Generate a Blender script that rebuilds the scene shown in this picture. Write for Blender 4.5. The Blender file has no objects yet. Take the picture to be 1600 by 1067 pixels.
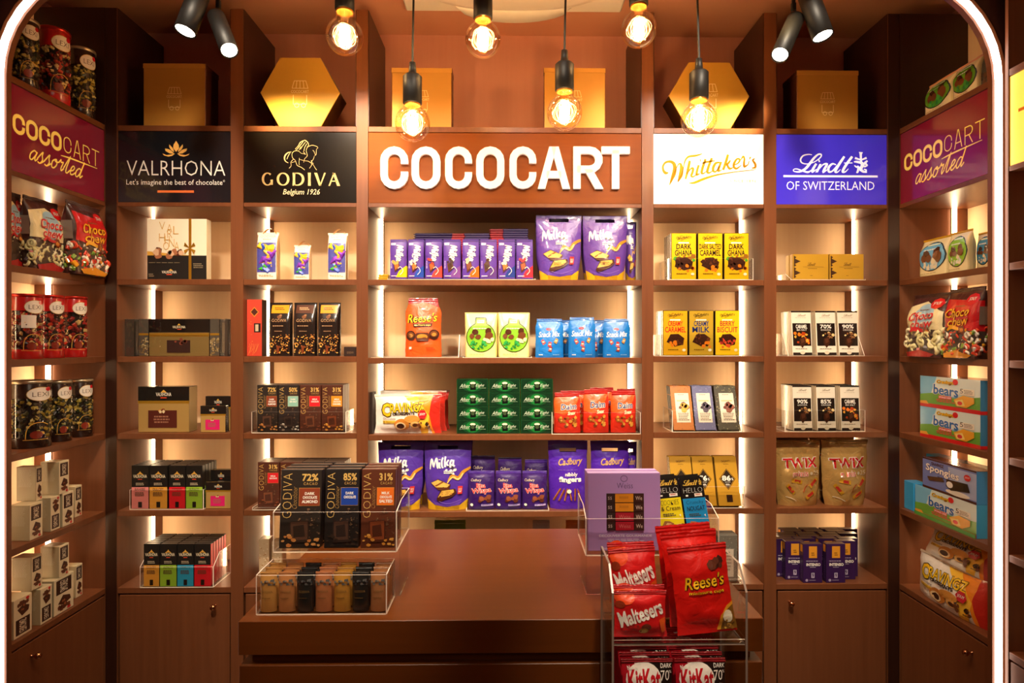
import bpy, bmesh, math, random
from math import sin, cos, pi, radians
from mathutils import Vector, noise, Matrix

# ---------------------------------------------------------------- camera frame
U = 0.0023            # one modelling unit (u) in metres; the wall unit's front plane lies 1000 u from the lens
CZ = 1.62             # camera height
PSI = radians(0.86)   # the camera is turned a touch to the right
VX, VY, F = 797.0, 533.0, 1000.0
CX = VX + F * math.tan(PSI)
sc = bpy.context.scene
COL = sc.collection

def rx(x):
    u = x - CX
    return 1000 * (cos(PSI) * u + F * sin(PSI)) / (-sin(PSI) * u + F * cos(PSI))
def rz(x, y):
    u = x - CX
    return 1000 * (VY - y) / (-sin(PSI) * u + F * cos(PSI))
def XX(x, d=1000): return rx(x) * d / 1000
def ZZ(x, y, d=1000): return rz(x, y) * d / 1000
def W(x, d, z): return Vector((x * U, (d - 1000) * U, CZ + z * U))

cam = bpy.data.cameras.new('camera'); cam_o = bpy.data.objects.new('camera', cam); COL.objects.link(cam_o)
cam.sensor_width = 36; cam.lens = 22.5; cam.clip_start = 0.02
cam_o.location = W(0, 0, 0); cam_o.rotation_euler = (pi / 2, 0, -PSI)
cam.shift_x = -(CX - 800) / 1600; cam.shift_y = -0.5 / 1600
sc.camera = cam_o
sc.view_settings.view_transform = 'Standard'; sc.view_settings.look = 'None'
sc.view_settings.gamma = 1; sc.view_settings.use_curve_mapping = False
sc.view_settings.exposure = 0.0
world = bpy.data.worlds.new('world'); sc.world = world; world.use_nodes = True
world.node_tree.nodes['Background'].inputs[0].default_value = (1, .62, .42, 1)
world.node_tree.nodes['Background'].inputs[1].default_value = 0.03

LED = 27.0; ARCH = 9.0; BULB = 3.6
def lamp(name, kind, loc, target, energy, color=(1, .83, .62), size=.05, angle=60, blend=.8):
    l = bpy.data.lights.new(name, kind); o = bpy.data.objects.new(name, l); COL.objects.link(o)
    o.location = loc; l.energy = energy; l.color = color
    if kind == 'SPOT':
        l.shadow_soft_size = size; l.spot_size = radians(angle); l.spot_blend = blend
    elif kind == 'AREA':
        l.shape = 'DISK'; l.size = size
    else:
        l.shadow_soft_size = size
    o.rotation_euler = (Vector(target) - Vector(loc)).to_track_quat('-Z', 'Y').to_euler()
    return o
# unseen spotlights overhead, some added only to brighten goods and counter
lamp('unseen_spot_light', 'SPOT', W(-330, 600, 525), W(-330, 1000, 110), 68, size=.05, angle=82)
lamp('unseen_spot_light', 'SPOT', W(330, 600, 525), W(330, 1000, 110), 68, size=.05, angle=82)
lamp('unseen_spot_light', 'SPOT', W(0, 600, 525), W(0, 1000, -20), 34, size=.05, angle=85)
lamp('unseen_spot_light', 'SPOT', W(120, 250, 500), W(130, 540, -235), 110, size=.05, angle=20)
lamp('unseen_spot_light', 'SPOT', W(-150, 250, 500), W(-165, 620, -195), 90, size=.05, angle=20)  # added to brighten the left counter display, no fixture
lamp('unseen_spot_light', 'SPOT', W(-100, 560, 520), W(-215, 1000, 318), 300, size=.04, angle=17, blend=1, color=(1, .68, .26))
lamp('unseen_spot_light', 'SPOT', W(-260, 600, 520), W(-352, 1010, 350), 420, size=.04, angle=15, blend=1, color=(1, .72, .30))
lamp('unseen_spot_light', 'SPOT', W(300, 600, 520), W(372, 1010, 342), 460, size=.04, angle=15, blend=1, color=(1, .72, .30))
lamp('unseen_spot_light', 'SPOT', W(-260, 300, 510), W(-240, 1000, -110), 160, size=.05, angle=60)  # added frontal fill for the left shelves, no fixture
lamp('unseen_spot_light', 'SPOT', W(260, 300, 510), W(240, 1000, -110), 160, size=.05, angle=60)  # added frontal fill for the right shelves, no fixture
lamp('unseen_spot_light', 'SPOT', W(0, 600, 525), W(0, 760, -256), 60, size=.05, angle=75)  # added to lift the counter top and its packs, no fixture
lamp('fill_area_light', 'AREA', W(0, -300, 520), W(0, 600, -100), 8, color=(1, .8, .6), size=1.4)  # added soft fill from behind the camera, not a real panel

# ---------------------------------------------------------------- materials
def lin(c):
    if isinstance(c, str):
        c = c.lstrip('#'); c = [int(c[i:i + 2], 16) / 255 for i in (0, 2, 4)]
    return tuple((v / 12.92 if v <= .04045 else ((v + .055) / 1.055) ** 2.4) for v in c[:3])
MATS = {}
def newmat(name):
    m = bpy.data.materials.new(name); m.use_nodes = True; MATS[name] = m
    nt = m.node_tree; return m, nt, nt.nodes['Principled BSDF']
def node(nt, t, **k):
    n = nt.nodes.new(t)
    for a, b in k.items(): setattr(n, a, b)
    return n
def attr_mat(name, rough, metal=0.0, coat=0.0, bump=None, emis=0.0, spec=.5, aniso=0):
    m, nt, b = newmat(name)
    a = node(nt, 'ShaderNodeVertexColor', layer_name='Col')
    nt.links.new(a.outputs[0], b.inputs['Base Color'])
    b.inputs['Roughness'].default_value = rough; b.inputs['Metallic'].default_value = metal
    b.inputs['Coat Weight'].default_value = coat; b.inputs['Coat Roughness'].default_value = .08
    b.inputs['Specular IOR Level'].default_value = spec
    if emis:
        nt.links.new(a.outputs[0], b.inputs['Emission Color']); b.inputs['Emission Strength'].default_value = emis
    if bump:
        tc = node(nt, 'ShaderNodeTexCoord'); n = node(nt, 'ShaderNodeTexNoise')
        n.inputs['Scale'].default_value = bump[0]; n.inputs['Detail'].default_value = 3; n.inputs['Distortion'].default_value = bump[2] if len(bump) > 2 else 0
        bp = node(nt, 'ShaderNodeBump'); bp.inputs['Strength'].default_value = bump[1]; bp.inputs['Distance'].default_value = .004
        nt.links.new(tc.outputs['Object'], n.inputs['Vector']); nt.links.new(n.outputs['Fac'], bp.inputs['Height'])
        nt.links.new(bp.outputs[0], b.inputs['Normal'])
    return m
attr_mat('card', .42); attr_mat('gloss', .25, coat=.5)
attr_mat('foil', .34, coat=.45, bump=(30, .8, .8))
attr_mat('crinkle', .27, metal=.45, coat=.3, bump=(24, 1.0, 1.2))
attr_mat('goldfoil', .3, metal=.75, bump=(60, .12))
attr_mat('goldcard', .38, metal=.3, bump=(300, .05))
attr_mat('lit_dim', .18, coat=.6, emis=.16); attr_mat('lit_mid', .18, coat=.6, emis=.38); attr_mat('lit', .3, emis=1.05)
attr_mat('signgloss', .16, coat=.7); attr_mat('letter', .4, emis=.35)
def wood(name, c1, c2, rough=.33, scale=(60, 60, 2.2), spec=.4):
    m, nt, b = newmat(name)
    tc = node(nt, 'ShaderNodeTexCoord'); mp = node(nt, 'ShaderNodeMapping'); mp.inputs['Scale'].default_value = scale
    n = node(nt, 'ShaderNodeTexNoise'); n.inputs['Scale'].default_value = 1; n.inputs['Detail'].default_value = 4
    r = node(nt, 'ShaderNodeValToRGB'); r.color_ramp.elements[0].position = .3; r.color_ramp.elements[1].position = .75
    r.color_ramp.elements[0].color = (*lin(c1), 1); r.color_ramp.elements[1].color = (*lin(c2), 1)
    nt.links.new(tc.outputs['Object'], mp.inputs[0]); nt.links.new(mp.outputs[0], n.inputs['Vector'])
    nt.links.new(n.outputs['Fac'], r.inputs[0]); nt.links.new(r.outputs[0], b.inputs['Base Color'])
    b.inputs['Roughness'].default_value = rough; b.inputs['Specular IOR Level'].default_value = spec
    return m
wood('copper_wood', '#6a3c22', '#744428', .36, spec=.28)
wood('dark_wood', '#2c140c', '#341a10', .35)
wood('back_board', '#eccaa0', '#f0d2aa', .55)
wood('counter_wood', '#663410', '#6c3812', .34, (3, 60, 60), spec=.22)
wood('sign_wood', '#703606', '#763c08', .45, (3, 60, 60), spec=.12)
wood('wall_paint', '#c8866e', '#cc8c74', .6)
wood('ceiling_paint', '#d09070', '#d39474', .6, (2, 2, 2))
wood('floor_tile', '#6d5a4c', '#7a6656', .3, (3, 3, 3))
def plain(name, col, rough=.4, metal=0, emis=0, ecol=None, spec=.5, coat=0):
    m, nt, b = newmat(name)
    b.inputs['Base Color'].default_value = (*lin(col), 1); b.inputs['Roughness'].default_value = rough
    b.inputs['Metallic'].default_value = metal; b.inputs['Specular IOR Level'].default_value = spec
    b.inputs['Coat Weight'].default_value = coat
    n = node(nt, 'ShaderNodeTexNoise'); n.inputs['Scale'].default_value = 40
    mr = node(nt, 'ShaderNodeMapRange'); mr.inputs['To Min'].default_value = rough * .9; mr.inputs['To Max'].default_value = min(1, rough * 1.1)
    nt.links.new(n.outputs['Fac'], mr.inputs[0]); nt.links.new(mr.outputs[0], b.inputs['Roughness'])
    if emis:
        b.inputs['Emission Color'].default_value = (*(ecol or lin(col)), 1); b.inputs['Emission Strength'].default_value = emis
    return m
plain('led', '#ffffff', emis=LED, ecol=(1, .70, .39)); plain('arch_led', '#ffffff', emis=ARCH, ecol=(1, .80, .66))
plain('black_metal', '#100e0c', .5, spec=.3); plain('black_rubber', '#16120f', .6); plain('screw_metal', '#b0b0b0', .25, 1)
plain('brass', '#e89a3a', .35, .7); plain('copper_metal', '#c98a5e', .22, 1)
plain('lens', '#ffffff', emis=14, ecol=(1, .86, .66)); plain('filament', '#ffcc66', emis=150, ecol=(1, .62, .24))
plain('filament_reflection', '#ffcc66', emis=7, ecol=(1, .72, .34))
plain('white_plastic', '#e8dccb', .4); plain('profile', '#b98f70', .35, .3); plain('black_gap', '#120905', .6)
def acrylic(name, tint, gl=.9, add=0.0, ior=1.45):
    m, nt, b = newmat(name); out = nt.nodes['Material Output']
    t = node(nt, 'ShaderNodeBsdfTransparent'); t.inputs[0].default_value = (*tint, 1)
    g = node(nt, 'ShaderNodeBsdfGlossy'); g.inputs['Roughness'].default_value = .03; g.inputs[0].default_value = (gl, gl, gl, 1)
    fr = node(nt, 'ShaderNodeFresnel'); fr.inputs[0].default_value = ior
    mx = node(nt, 'ShaderNodeMixShader')
    if True:
        ad = node(nt, 'ShaderNodeMath', operation='MULTIPLY_ADD'); ad.inputs[1].default_value = .35; ad.inputs[2].default_value = add
        nt.links.new(fr.outputs[0], ad.inputs[0]); nt.links.new(ad.outputs[0], mx.inputs[0])
    nt.links.new(t.outputs[0], mx.inputs[1]); nt.links.new(g.outputs[0], mx.inputs[2]); nt.links.new(mx.outputs[0], out.inputs[0])
    nt.nodes.remove(b); return m
acrylic('acrylic', (.97, .965, .95)); acrylic('bulb_glass', (1, .93, .80), .95, .12, 1.15); acrylic('clear_wrap', (.95, .95, .95), 1, .05)
plain('acrylic_edge', '#f2e2d2', .3, coat=.5)

# ---------------------------------------------------------------- mesh building
class MB:
    def __init__(s, mat='card'): s.v = []; s.f = []; s.c = []; s.m = []; s.mats = []; s.mat = mat; s.sm = []
    def mi(s, m):
        m = m or s.mat
        if m not in s.mats: s.mats.append(m)
        return s.mats.index(m)
    def add(s, vs, fs, col='#ffffff', mat=None, smooth=False):
        o = len(s.v); s.v += [tuple(p) for p in vs]; mi = s.mi(mat)
        many = isinstance(col, list); cc = None if many else lin(col)
        for i, f in enumerate(fs):
            s.f.append(tuple(o + k for k in f)); s.c.append(lin(col[i]) if many else cc); s.m.append(mi); s.sm.append(smooth)
    def box(s, x0, x1, y0, y1, z0, z1, col='#ffffff', mat=None, side=None, top=None, bev=0, back=None):
        """front is -y; bev chamfers the edges"""
        side = side or col; top = top or side; back = back or side
        if bev <= 0:
            vs = [(x, y, z) for z in (z0, z1) for y in (y0, y1) for x in (x0, x1)]
            fs = [(0, 1, 5, 4), (3, 2, 6, 7), (2, 0, 4, 6), (1, 3, 7, 5), (4, 5, 7, 6), (2, 3, 1, 0)]
            s.add(vs, fs, [col, back, side, side, top, side], mat); return
        b = min(bev, (x1 - x0) * .3, (y1 - y0) * .3, (z1 - z0) * .3)
        vs = []; idx = {}
        for sx in (0, 1):
            for sy in (0, 1):
                for sz in (0, 1):
                    X, Y, Z = (x0, x1)[sx], (y0, y1)[sy], (z0, z1)[sz]
                    dx, dy, dz = (b, -b)[sx], (b, -b)[sy], (b, -b)[sz]
                    idx[sx, sy, sz, 0] = len(vs); vs.append((X, Y + dy, Z + dz))
                    idx[sx, sy, sz, 1] = len(vs); vs.append((X + dx, Y, Z + dz))
                    idx[sx, sy, sz, 2] = len(vs); vs.append((X + dx, Y + dy, Z))
        g = lambda *k: idx[k]
        fs = []; cs = []
        def q(f, c): fs.append(f); cs.append(c)
        for a in (0, 1):
            q([g(a, 0, 0, 0), g(a, 1, 0, 0), g(a, 1, 1, 0), g(a, 0, 1, 0)][::1 if a else -1], side)
            q([g(0, a, 0, 1), g(1, a, 0, 1), g(1, a, 1, 1), g(0, a, 1, 1)][::-1 if a else 1], back if a else col)
            q([g(0, 0, a, 2), g(1, 0, a, 2), g(1, 1, a, 2), g(0, 1, a, 2)][::1 if a else -1], top if a else side)
        for a in (0, 1):
            for c in (0, 1):
                k = 1 if (a + c) % 2 else -1
                q([g(a, c, 0, 0), g(a, c, 1, 0), g(a, c, 1, 1), g(a, c, 0, 1)][::-k], side)
                q([g(a, 0, c, 0), g(a, 1, c, 0), g(a, 1, c, 2), g(a, 0, c, 2)][::k], top if c else side)
                q([g(0, a, c, 1), g(1, a, c, 1), g(1, a, c, 2), g(0, a, c, 2)][::-k], col)
                for d in (0, 1):
                    q([g(a, c, d, 0), g(a, c, d, 1), g(a, c, d, 2)][::(1 if (a + c + d) % 2 else -1)], side)
        s.add(vs, fs, cs, mat)
    def lathe(s, prof, cx=0, cy=0, n=24, col='#ffffff', mat=None, cap=True, cols=None, a0=0, a1=2 * pi, smooth=True):
        """prof: list of (r, z)"""
        full = abs(a1 - a0 - 2 * pi) < 1e-6; m = n if full else n + 1
        vs = []; fs = []; cs = []
        for r, z in prof:
            for i in range(m):
                a = a0 + (a1 - a0) * i / n; vs.append((cx + r * cos(a), cy + r * sin(a), z))
        for j in range(len(prof) - 1):
            for i in range(n):
                k = (i + 1) % m
                fs.append((j * m + i, j * m + k, (j + 1) * m + k, (j + 1) * m + i)); cs.append(cols[j] if cols else col)
        s.add(vs, fs, cs, mat, smooth)
        if cap and full:
            o = len(s.v)
            for (r, z), fl in ((prof[0], 1), (prof[-1], 0)):
                if r > 1e-4:
                    vv = [(cx + r * cos(2 * pi * i / n), cy + r * sin(2 * pi * i / n), z) for i in range(n)]
                    s.add(vv, [tuple(range(n))[::-1] if fl else tuple(range(n))], (cols[0 if fl else -1] if cols else col), mat)
    def tube(s, pts, r, n=8, col='#ffffff', mat=None, cap=True, closed=False):
        pts = [Vector(p) for p in pts]; rings = []; N = len(pts); up = Vector((0.137, .31, .94)).normalized()
        R = r if isinstance(r, (list, tuple)) else [r] * N
        vs = []; fs = []
        pu = None
        for i, p in enumerate(pts):
            t = (pts[(i + 1) % N] - pts[i - 1]) if closed else (pts[min(i + 1, N - 1)] - pts[max(i - 1, 0)])
            t.normalize()
            if pu is None:
                pu = t.cross(up); 
                if pu.length < 1e-3: pu = t.cross(Vector((1, 0, 0)))
            pu = (pu - t * pu.dot(t)).normalized(); w = t.cross(pu)
            for k in range(n):
                a = 2 * pi * k / n; vs.append(p + (pu * cos(a) + w * sin(a)) * R[i])
        M = N if closed else N - 1
        for i in range(M):
            for k in range(n):
                a = i * n + k; b = i * n + (k + 1) % n; i2 = (i + 1) % N
                fs.append((a, b, i2 * n + (k + 1) % n, i2 * n + k))
        s.add(vs, fs, col, mat, True)
        if cap and not closed:
            s.add(vs[:n], [tuple(range(n))[::-1]], col, mat); s.add(vs[-n:], [tuple(range(n))], col, mat)
    def xf(s, fn):
        s.v = [tuple(fn(*p)) for p in s.v]; return s
    def mesh(s, name='mesh', fix=True):
        me = bpy.data.meshes.new(name)
        me.from_pydata([(a * U, b * U, c * U) for a, b, c in s.v], [], s.f)
        for m in s.mats: me.materials.append(MATS[m])
        me.polygons.foreach_set('material_index', s.m); me.polygons.foreach_set('use_smooth', s.sm)
        ca = me.color_attributes.new('Col', 'FLOAT_COLOR', 'CORNER'); buf = []
        for f, c in zip(s.f, s.c): buf += [c[0], c[1], c[2], 1.0] * len(f)
        ca.data.foreach_set('color', buf); me.update(); return me

def obj(name, me, parent=None, loc=None, rot=None):
    o = bpy.data.objects.new(name, me)
    if isinstance(me, bpy.types.Mesh) and me.name.startswith('mesh'): me.name = name
    COL.objects.link(o)
    if parent: o.parent = parent
    if loc is not None: o.location = loc
    if rot is not None: o.rotation_euler = rot
    return o
def tag(o, label, cat, group=None, kind=None):
    if label: o['label'] = label
    if cat: o['category'] = cat
    if group: o['group'] = group
    if kind: o['kind'] = kind
    return o
def structure(name, mb, loc=(0, 0, CZ)):
    o = obj(name, mb.mesh(), loc=loc); o['kind'] = 'structure'; return o
ORI = (0, 0, CZ)          # meshes modelled in u around the lens axis; y = depth-1000
def D(d): return d - 1000

# ---------------------------------------------------------------- text and strokes
_tc = {}
def text_mesh(s, bold=0.0, shear=0.0, sp=1.0):
    key = (s, bold, shear, sp)
    if key in _tc: return _tc[key]
    cu = bpy.data.curves.new('t', 'FONT'); cu.body = s; cu.offset = bold; cu.shear = shear; cu.space_character = sp
    cu.resolution_u = 2; cu.fill_mode = 'FRONT'
    o = bpy.data.objects.new('t', cu)
    me = o.to_mesh()
    vs = [(v.co.x, v.co.y) for v in me.vertices]; fs = [tuple(p.vertices) for p in me.polygons]
    # keep the front faces only
    o.to_mesh_clear(); bpy.data.objects.remove(o); bpy.data.curves.remove(cu)
    if not vs: return [], [], (0, 0, 1, 1)
    x0 = min(v[0] for v in vs); x1 = max(v[0] for v in vs); y0 = min(v[1] for v in vs); y1 = max(v[1] for v in vs)
    _tc[key] = (vs, fs, (x0, y0, x1, y1)); return _tc[key]
def smooth_pts(p, k=4, closed=False):
    """Catmull-Rom through (x, y, w) points"""
    if len(p) < 3: return p
    out = []; n = len(p)
    for i in range(n if closed else n - 1):
        if closed: a, b, c, d = p[i - 1], p[i], p[(i + 1) % n], p[(i + 2) % n]
        else: a, b, c, d = p[max(i - 1, 0)], p[i], p[i + 1], p[min(i + 2, n - 1)]
        for j in range(k):
            t = j / k
            out.append(tuple(.5 * (2 * b[q] + (c[q] - a[q]) * t + (2 * a[q] - 5 * b[q] + 4 * c[q] - d[q]) * t * t + (3 * b[q] - a[q] - 3 * c[q] + d[q]) * t ** 3) for q in range(3)))
    if not closed: out.append(tuple(p[-1]))
    return out
def ribbon(p, closed=False):
    """p: (x, y, w) -> verts, quads"""
    n = len(p); L = []; R = []
    if n == 2 and not closed:
        (xa, ya, wa), (xb, yb, wb) = p; dx, dy = xb - xa, yb - ya; l = math.hypot(dx, dy) or 1
        if abs(dy) > abs(dx) * 1.1 and abs(dx) > .04 * l:   # steep slanted stem: cut its ends level
            k = l / abs(dy) / 2; g = 1 if dy < 0 else -1
            return [(xa + g * wa * k, ya), (xb + g * wb * k, yb), (xa - g * wa * k, ya), (xb - g * wb * k, yb)], [(0, 2, 3, 1)]
    for i in range(n):
        a = p[i - 1] if (i or closed) else p[i]; b = p[(i + 1) % n] if (i < n - 1 or closed) else p[i]
        dx1, dy1 = p[i][0] - a[0], p[i][1] - a[1]; dx2, dy2 = b[0] - p[i][0], b[1] - p[i][1]
        l1 = math.hypot(dx1, dy1) or 1e-9; l2 = math.hypot(dx2, dy2) or 1e-9
        if a is p[i]: tx, ty = dx2 / l2, dy2 / l2; m = 1
        elif b is p[i]: tx, ty = dx1 / l1, dy1 / l1; m = 1
        else:
            tx, ty = dx1 / l1 + dx2 / l2, dy1 / l1 + dy2 / l2; l = math.hypot(tx, ty)
            if l < .3: tx, ty = dx1 / l1, dy1 / l1; m = 1
            else: m = min(2 / l, 1.8); tx /= l; ty /= l
        w = p[i][2] / 2 * m
        L.append((p[i][0] - ty * w, p[i][1] + tx * w)); R.append((p[i][0] + ty * w, p[i][1] - tx * w))
    vs = L + R; fs = [(i, n + i, n + (i + 1) % n, (i + 1) % n) for i in range(n if closed else n - 1)]
    return vs, fs

def arc(cx, cy, r, a0, a1, n=6, ry=None):
    ry = ry or r
    return [(cx + r * cos(radians(a0 + (a1 - a0) * i / n)), cy + ry * sin(radians(a0 + (a1 - a0) * i / n))) for i in range(n + 1)]
# rounded condensed sans capitals, centre lines in a box 1 wide x h=1.55 high (y up), used for the shop's lettering
def cc_glyph(ch, h=1.55):
    r = .5
    if ch == 'C': return [([(1, h - .5 - .16)] + arc(.5, h - .5, r, 0, 180, 8) + arc(.5, .5, r, 180, 360, 8) + [(1, .66)], False)]
    if ch == 'O': return [(arc(.5, h - .5, r, 0, 180, 8) + arc(.5, .5, r, 180, 360, 8), True)]
    if ch == 'A': return [([(0, -.17), (.46, h + .17)], False), ([(.54, h + .17), (1, -.17)], False), ([(.2, .40), (.8, .40)], False)]
    if ch == 'R': return [([(0, -.17), (0, h), (.55, h)] + arc(.55, h - .42, .42, 90, -90, 7)[1:] + [(0, h - .84)], False), ([(.5, h - .84), (.98, -.17)], False)]
    if ch == 'T': return [([(-.1, h), (1.1, h)], False), ([(.5, h), (.5, -.17)], False)]
    if ch == 'I': return [([(.5, -.17), (.5, h + .17)], False)]
    if ch == 'E': return [([(.95, h), (0, h), (0, 0), (.95, 0)], False), ([(0, h / 2), (.8, h / 2)], False)]
WHIT = ((130, 300, 1455, 790), [
 [(215,595,20),(175,600,42),(145,560,35),(140,500,30),(175,445,30),(240,430,40),(290,460,50),(305,530,55),(290,620,60),(260,700,40),(230,780,10)],
 [(240,760,8),(300,600,10),(350,480,14),(385,465,30),(400,540,55),(385,640,60),(345,735,12)],
 [(350,720,8),(410,600,10),(430,500,14),(445,430,22),(470,380,26),(510,352,30),(600,340,30),(690,312,12)],
 [(515,415,35),(490,540,40),(455,690,25)],
 [(475,610,12),(530,535,22),(560,530,32),(552,590,35),(535,640,30),(560,655,22),(610,620,10)],
 [(640,480,30),(615,570,35),(612,625,33),(655,605,12)], [(655,410,40),(670,408,40)],
 [(735,390,35),(700,500,38),(680,590,38),(705,605,22),(750,570,10)],
 [(825,375,35),(785,480,38),(760,575,38),(785,597,25),(840,560,10)],
 [(690,452,22),(760,432,28),(870,415,14)],
 [(935,440,22),(880,450,35),(845,510,40),(843,565,35),(880,575,22),(935,490,14)],
 [(955,430,30),(922,520,38),(915,568,30),(965,550,12)],
 [(1050,320,35),(1015,450,40),(980,552,35)],
 [(1085,405,22),(1050,455,30),(1025,470,20)], [(1035,470,30),(1070,530,35),(1120,515,12)],
 [(1130,480,12),(1190,450,20),(1215,400,28),(1180,385,25),(1140,440,35),(1130,500,35),(1170,530,28),(1235,480,10)],
 [(1230,400,10),(1262,350,28),(1280,385,26),(1275,440,32),(1280,500,32),(1330,470,12)],
 [(1330,480,10),(1345,420,14)], [(1365,355,26),(1352,392,14)],
 [(1425,380,16),(1398,405,26),(1430,460,34),(1432,510,30),(1385,522,16)],
 [(505,748,12),(580,742,34),(720,682,36),(900,625,24),(1150,580,14),(1380,552,10),(1445,535,6)]])
LINDT = ((260, 300, 1110, 585), [
 [(525,330,10),(470,325,15),(400,345,20),(365,400,22),(385,445,18),(460,460,13),(560,430,13),(640,370,16),(655,328,18),(612,325,22),(550,380,30),(490,460,36),(430,530,34),(350,570,24),(275,565,15),(268,540,12),(310,530,14),(400,560,22),(470,575,26),(520,545,10)],
 [(585,455,30),(540,530,34),(532,570,28),(590,535,8)], [(617,418,34),(633,412,34)],
 [(645,460,28),(590,578,32)], [(600,560,8),(680,470,18),(735,462,28),(700,530,34),(685,572,28),(745,535,8)],
 [(862,470,14),(810,457,24),(758,510,32),(762,568,28),(812,558,20),(880,480,18)],
 [(978,352,30),(900,470,36),(852,560,32),(880,574,18),(925,535,8)],
 [(1088,352,32),(1010,460,36),(955,560,34),(990,570,18),(1035,525,8)], [(975,445,13),(1092,443,13)]])
DRAGON = ((1110, 290, 1305, 585), [
 [(1210,295,50),(1208,330,28),(1212,425,26)], [(1128,378,26),(1200,402,16)], [(1290,375,26),(1222,402,16)],
 [(1112,432,12),(1150,430,26),(1195,440,30)], [(1195,430,30),(1235,470,44),(1212,525,34),(1235,565,28),(1295,575,18)],
 [(1302,415,20),(1268,450,30),(1300,480,14),(1255,500,24)], [(1118,482,10),(1150,505,20),(1172,500,20),(1165,570,24),(1145,578,14)],
 [(1250,535,12),(1285,545,16),(1275,570,16)], [(1190,500,18),(1200,560,18)]])
HORSE = ((550, 20, 1040, 455), [
 [(665,195,10),(610,210,22),(570,260,28),(575,320,22),(620,350,6)], [(650,200,8),(620,250,14),(600,300,10)],
 [(700,185,8),(672,220,9),(680,280,9),(720,320,9),(745,385,10),(800,410,11),(850,448,12)],
 [(690,300,8),(655,340,9),(660,390,9),(630,425,12)], [(665,345,6),(720,330,6)],
 [(700,185,7),(760,182,7),(800,215,7),(850,225,7)], [(775,280,8),(770,350,8),(775,380,8)],
 [(775,300,8),(850,318,8),(910,330,9),(950,370,9),(915,425,11)],
 [(870,175,9),(890,130,10),(950,102,11),(1010,115,10),(1035,135,9),(1015,160,8),(1010,230,9),(990,245,8)],
 [(1000,240,8),(975,180,8),(960,175,6)], [(985,250,9),(970,300,9),(950,330,8),(985,400,9),(1015,448,11)],
 [(940,310,7),(955,370,7),(975,350,6)],
 [(870,180,9),(885,250,9),(850,290,9),(835,345,6)], [(830,190,9),(860,230,10),(830,215,8)],
 [(850,30,16),(890,60,16),(905,100,12),(880,130,10)], [(850,32,14),(790,60,14),(760,110,12),(715,160,8)],
 [(830,50,10),(790,100,12),(750,150,10),(720,180,6)], [(860,60,12),(820,110,12),(790,160,10)], [(880,80,12),(850,130,12),(840,180,10)],
 [(800,120,10),(770,170,8)]])
MILKA = ((0, 0, 300, 120), [
 [(5,112,8),(18,60,14),(30,20,14),(40,14,16),(46,60,20),(52,90,12),(70,45,12),(88,14,16),(96,16,18),(94,60,22),(92,100,18),(100,112,10)],
 [(122,52,18),(116,84,18),(118,106,16),(130,108,8)], [(127,26,18),(131,22,18)],
 [(170,8,16),(152,40,16),(146,80,18),(150,108,14),(162,106,8)],
 [(200,2,16),(186,50,18),(180,108,18)], [(230,40,14),(205,66,16),(190,74,10)], [(200,68,14),(214,96,18),(232,112,12)],
 [(282,58,12),(262,50,16),(244,78,18),(248,106,16),(264,104,12),(280,74,8)], [(288,50,16),(278,84,18),(282,110,14),(298,106,6)]])
CUR = {
 'a': ([(.8,.85),(.45,1),(.1,.6),(.15,.1),(.45,.03),(.75,.55),(.86,.95),(.76,.3),(.9,.02),(1.15,.35)], 1.05),
 's': ([(0,.3),(.5,1.15),(.55,.75),(.72,.35),(.5,-.05),(.15,.05),(.5,-.05),(1.0,.35)], .95),
 'o': ([(.55,1),(.15,.7),(.2,.1),(.55,.03),(.82,.5),(.6,.98),(.5,.78),(.8,.72),(1.08,.85)], 1.02),
 'r': ([(0,.75),(.2,1.15),(.32,.88),(.62,.95),(.5,.3),(.62,.02),(.9,.35)], .85),
 't': ([(0,.4),(.55,1.9),(.4,.6),(.45,.05),(.7,.03),(.95,.35)], .88),
 'e': ([(0,.35),(.5,.5),(.68,.85),(.42,1),(.2,.6),(.3,.06),(.62,.05),(1,.4)], .95),
 'd': ([(.8,.85),(.45,1),(.1,.6),(.15,.1),(.45,.03),(.75,.6),(1.0,1.9),(.8,.4),(.9,.02),(1.2,.35)], 1.1)}
def cursive(word, w=.16, sh=.35):
    st = []; x = 0
    for ch in word:
        p, adv = CUR[ch]; st.append([(x + a + b * sh, -b, w) for a, b in p]); x += adv
    xs = [q[0] for s in st for q in s]
    return ((min(xs), -1.9, max(xs), .05), st)

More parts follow.
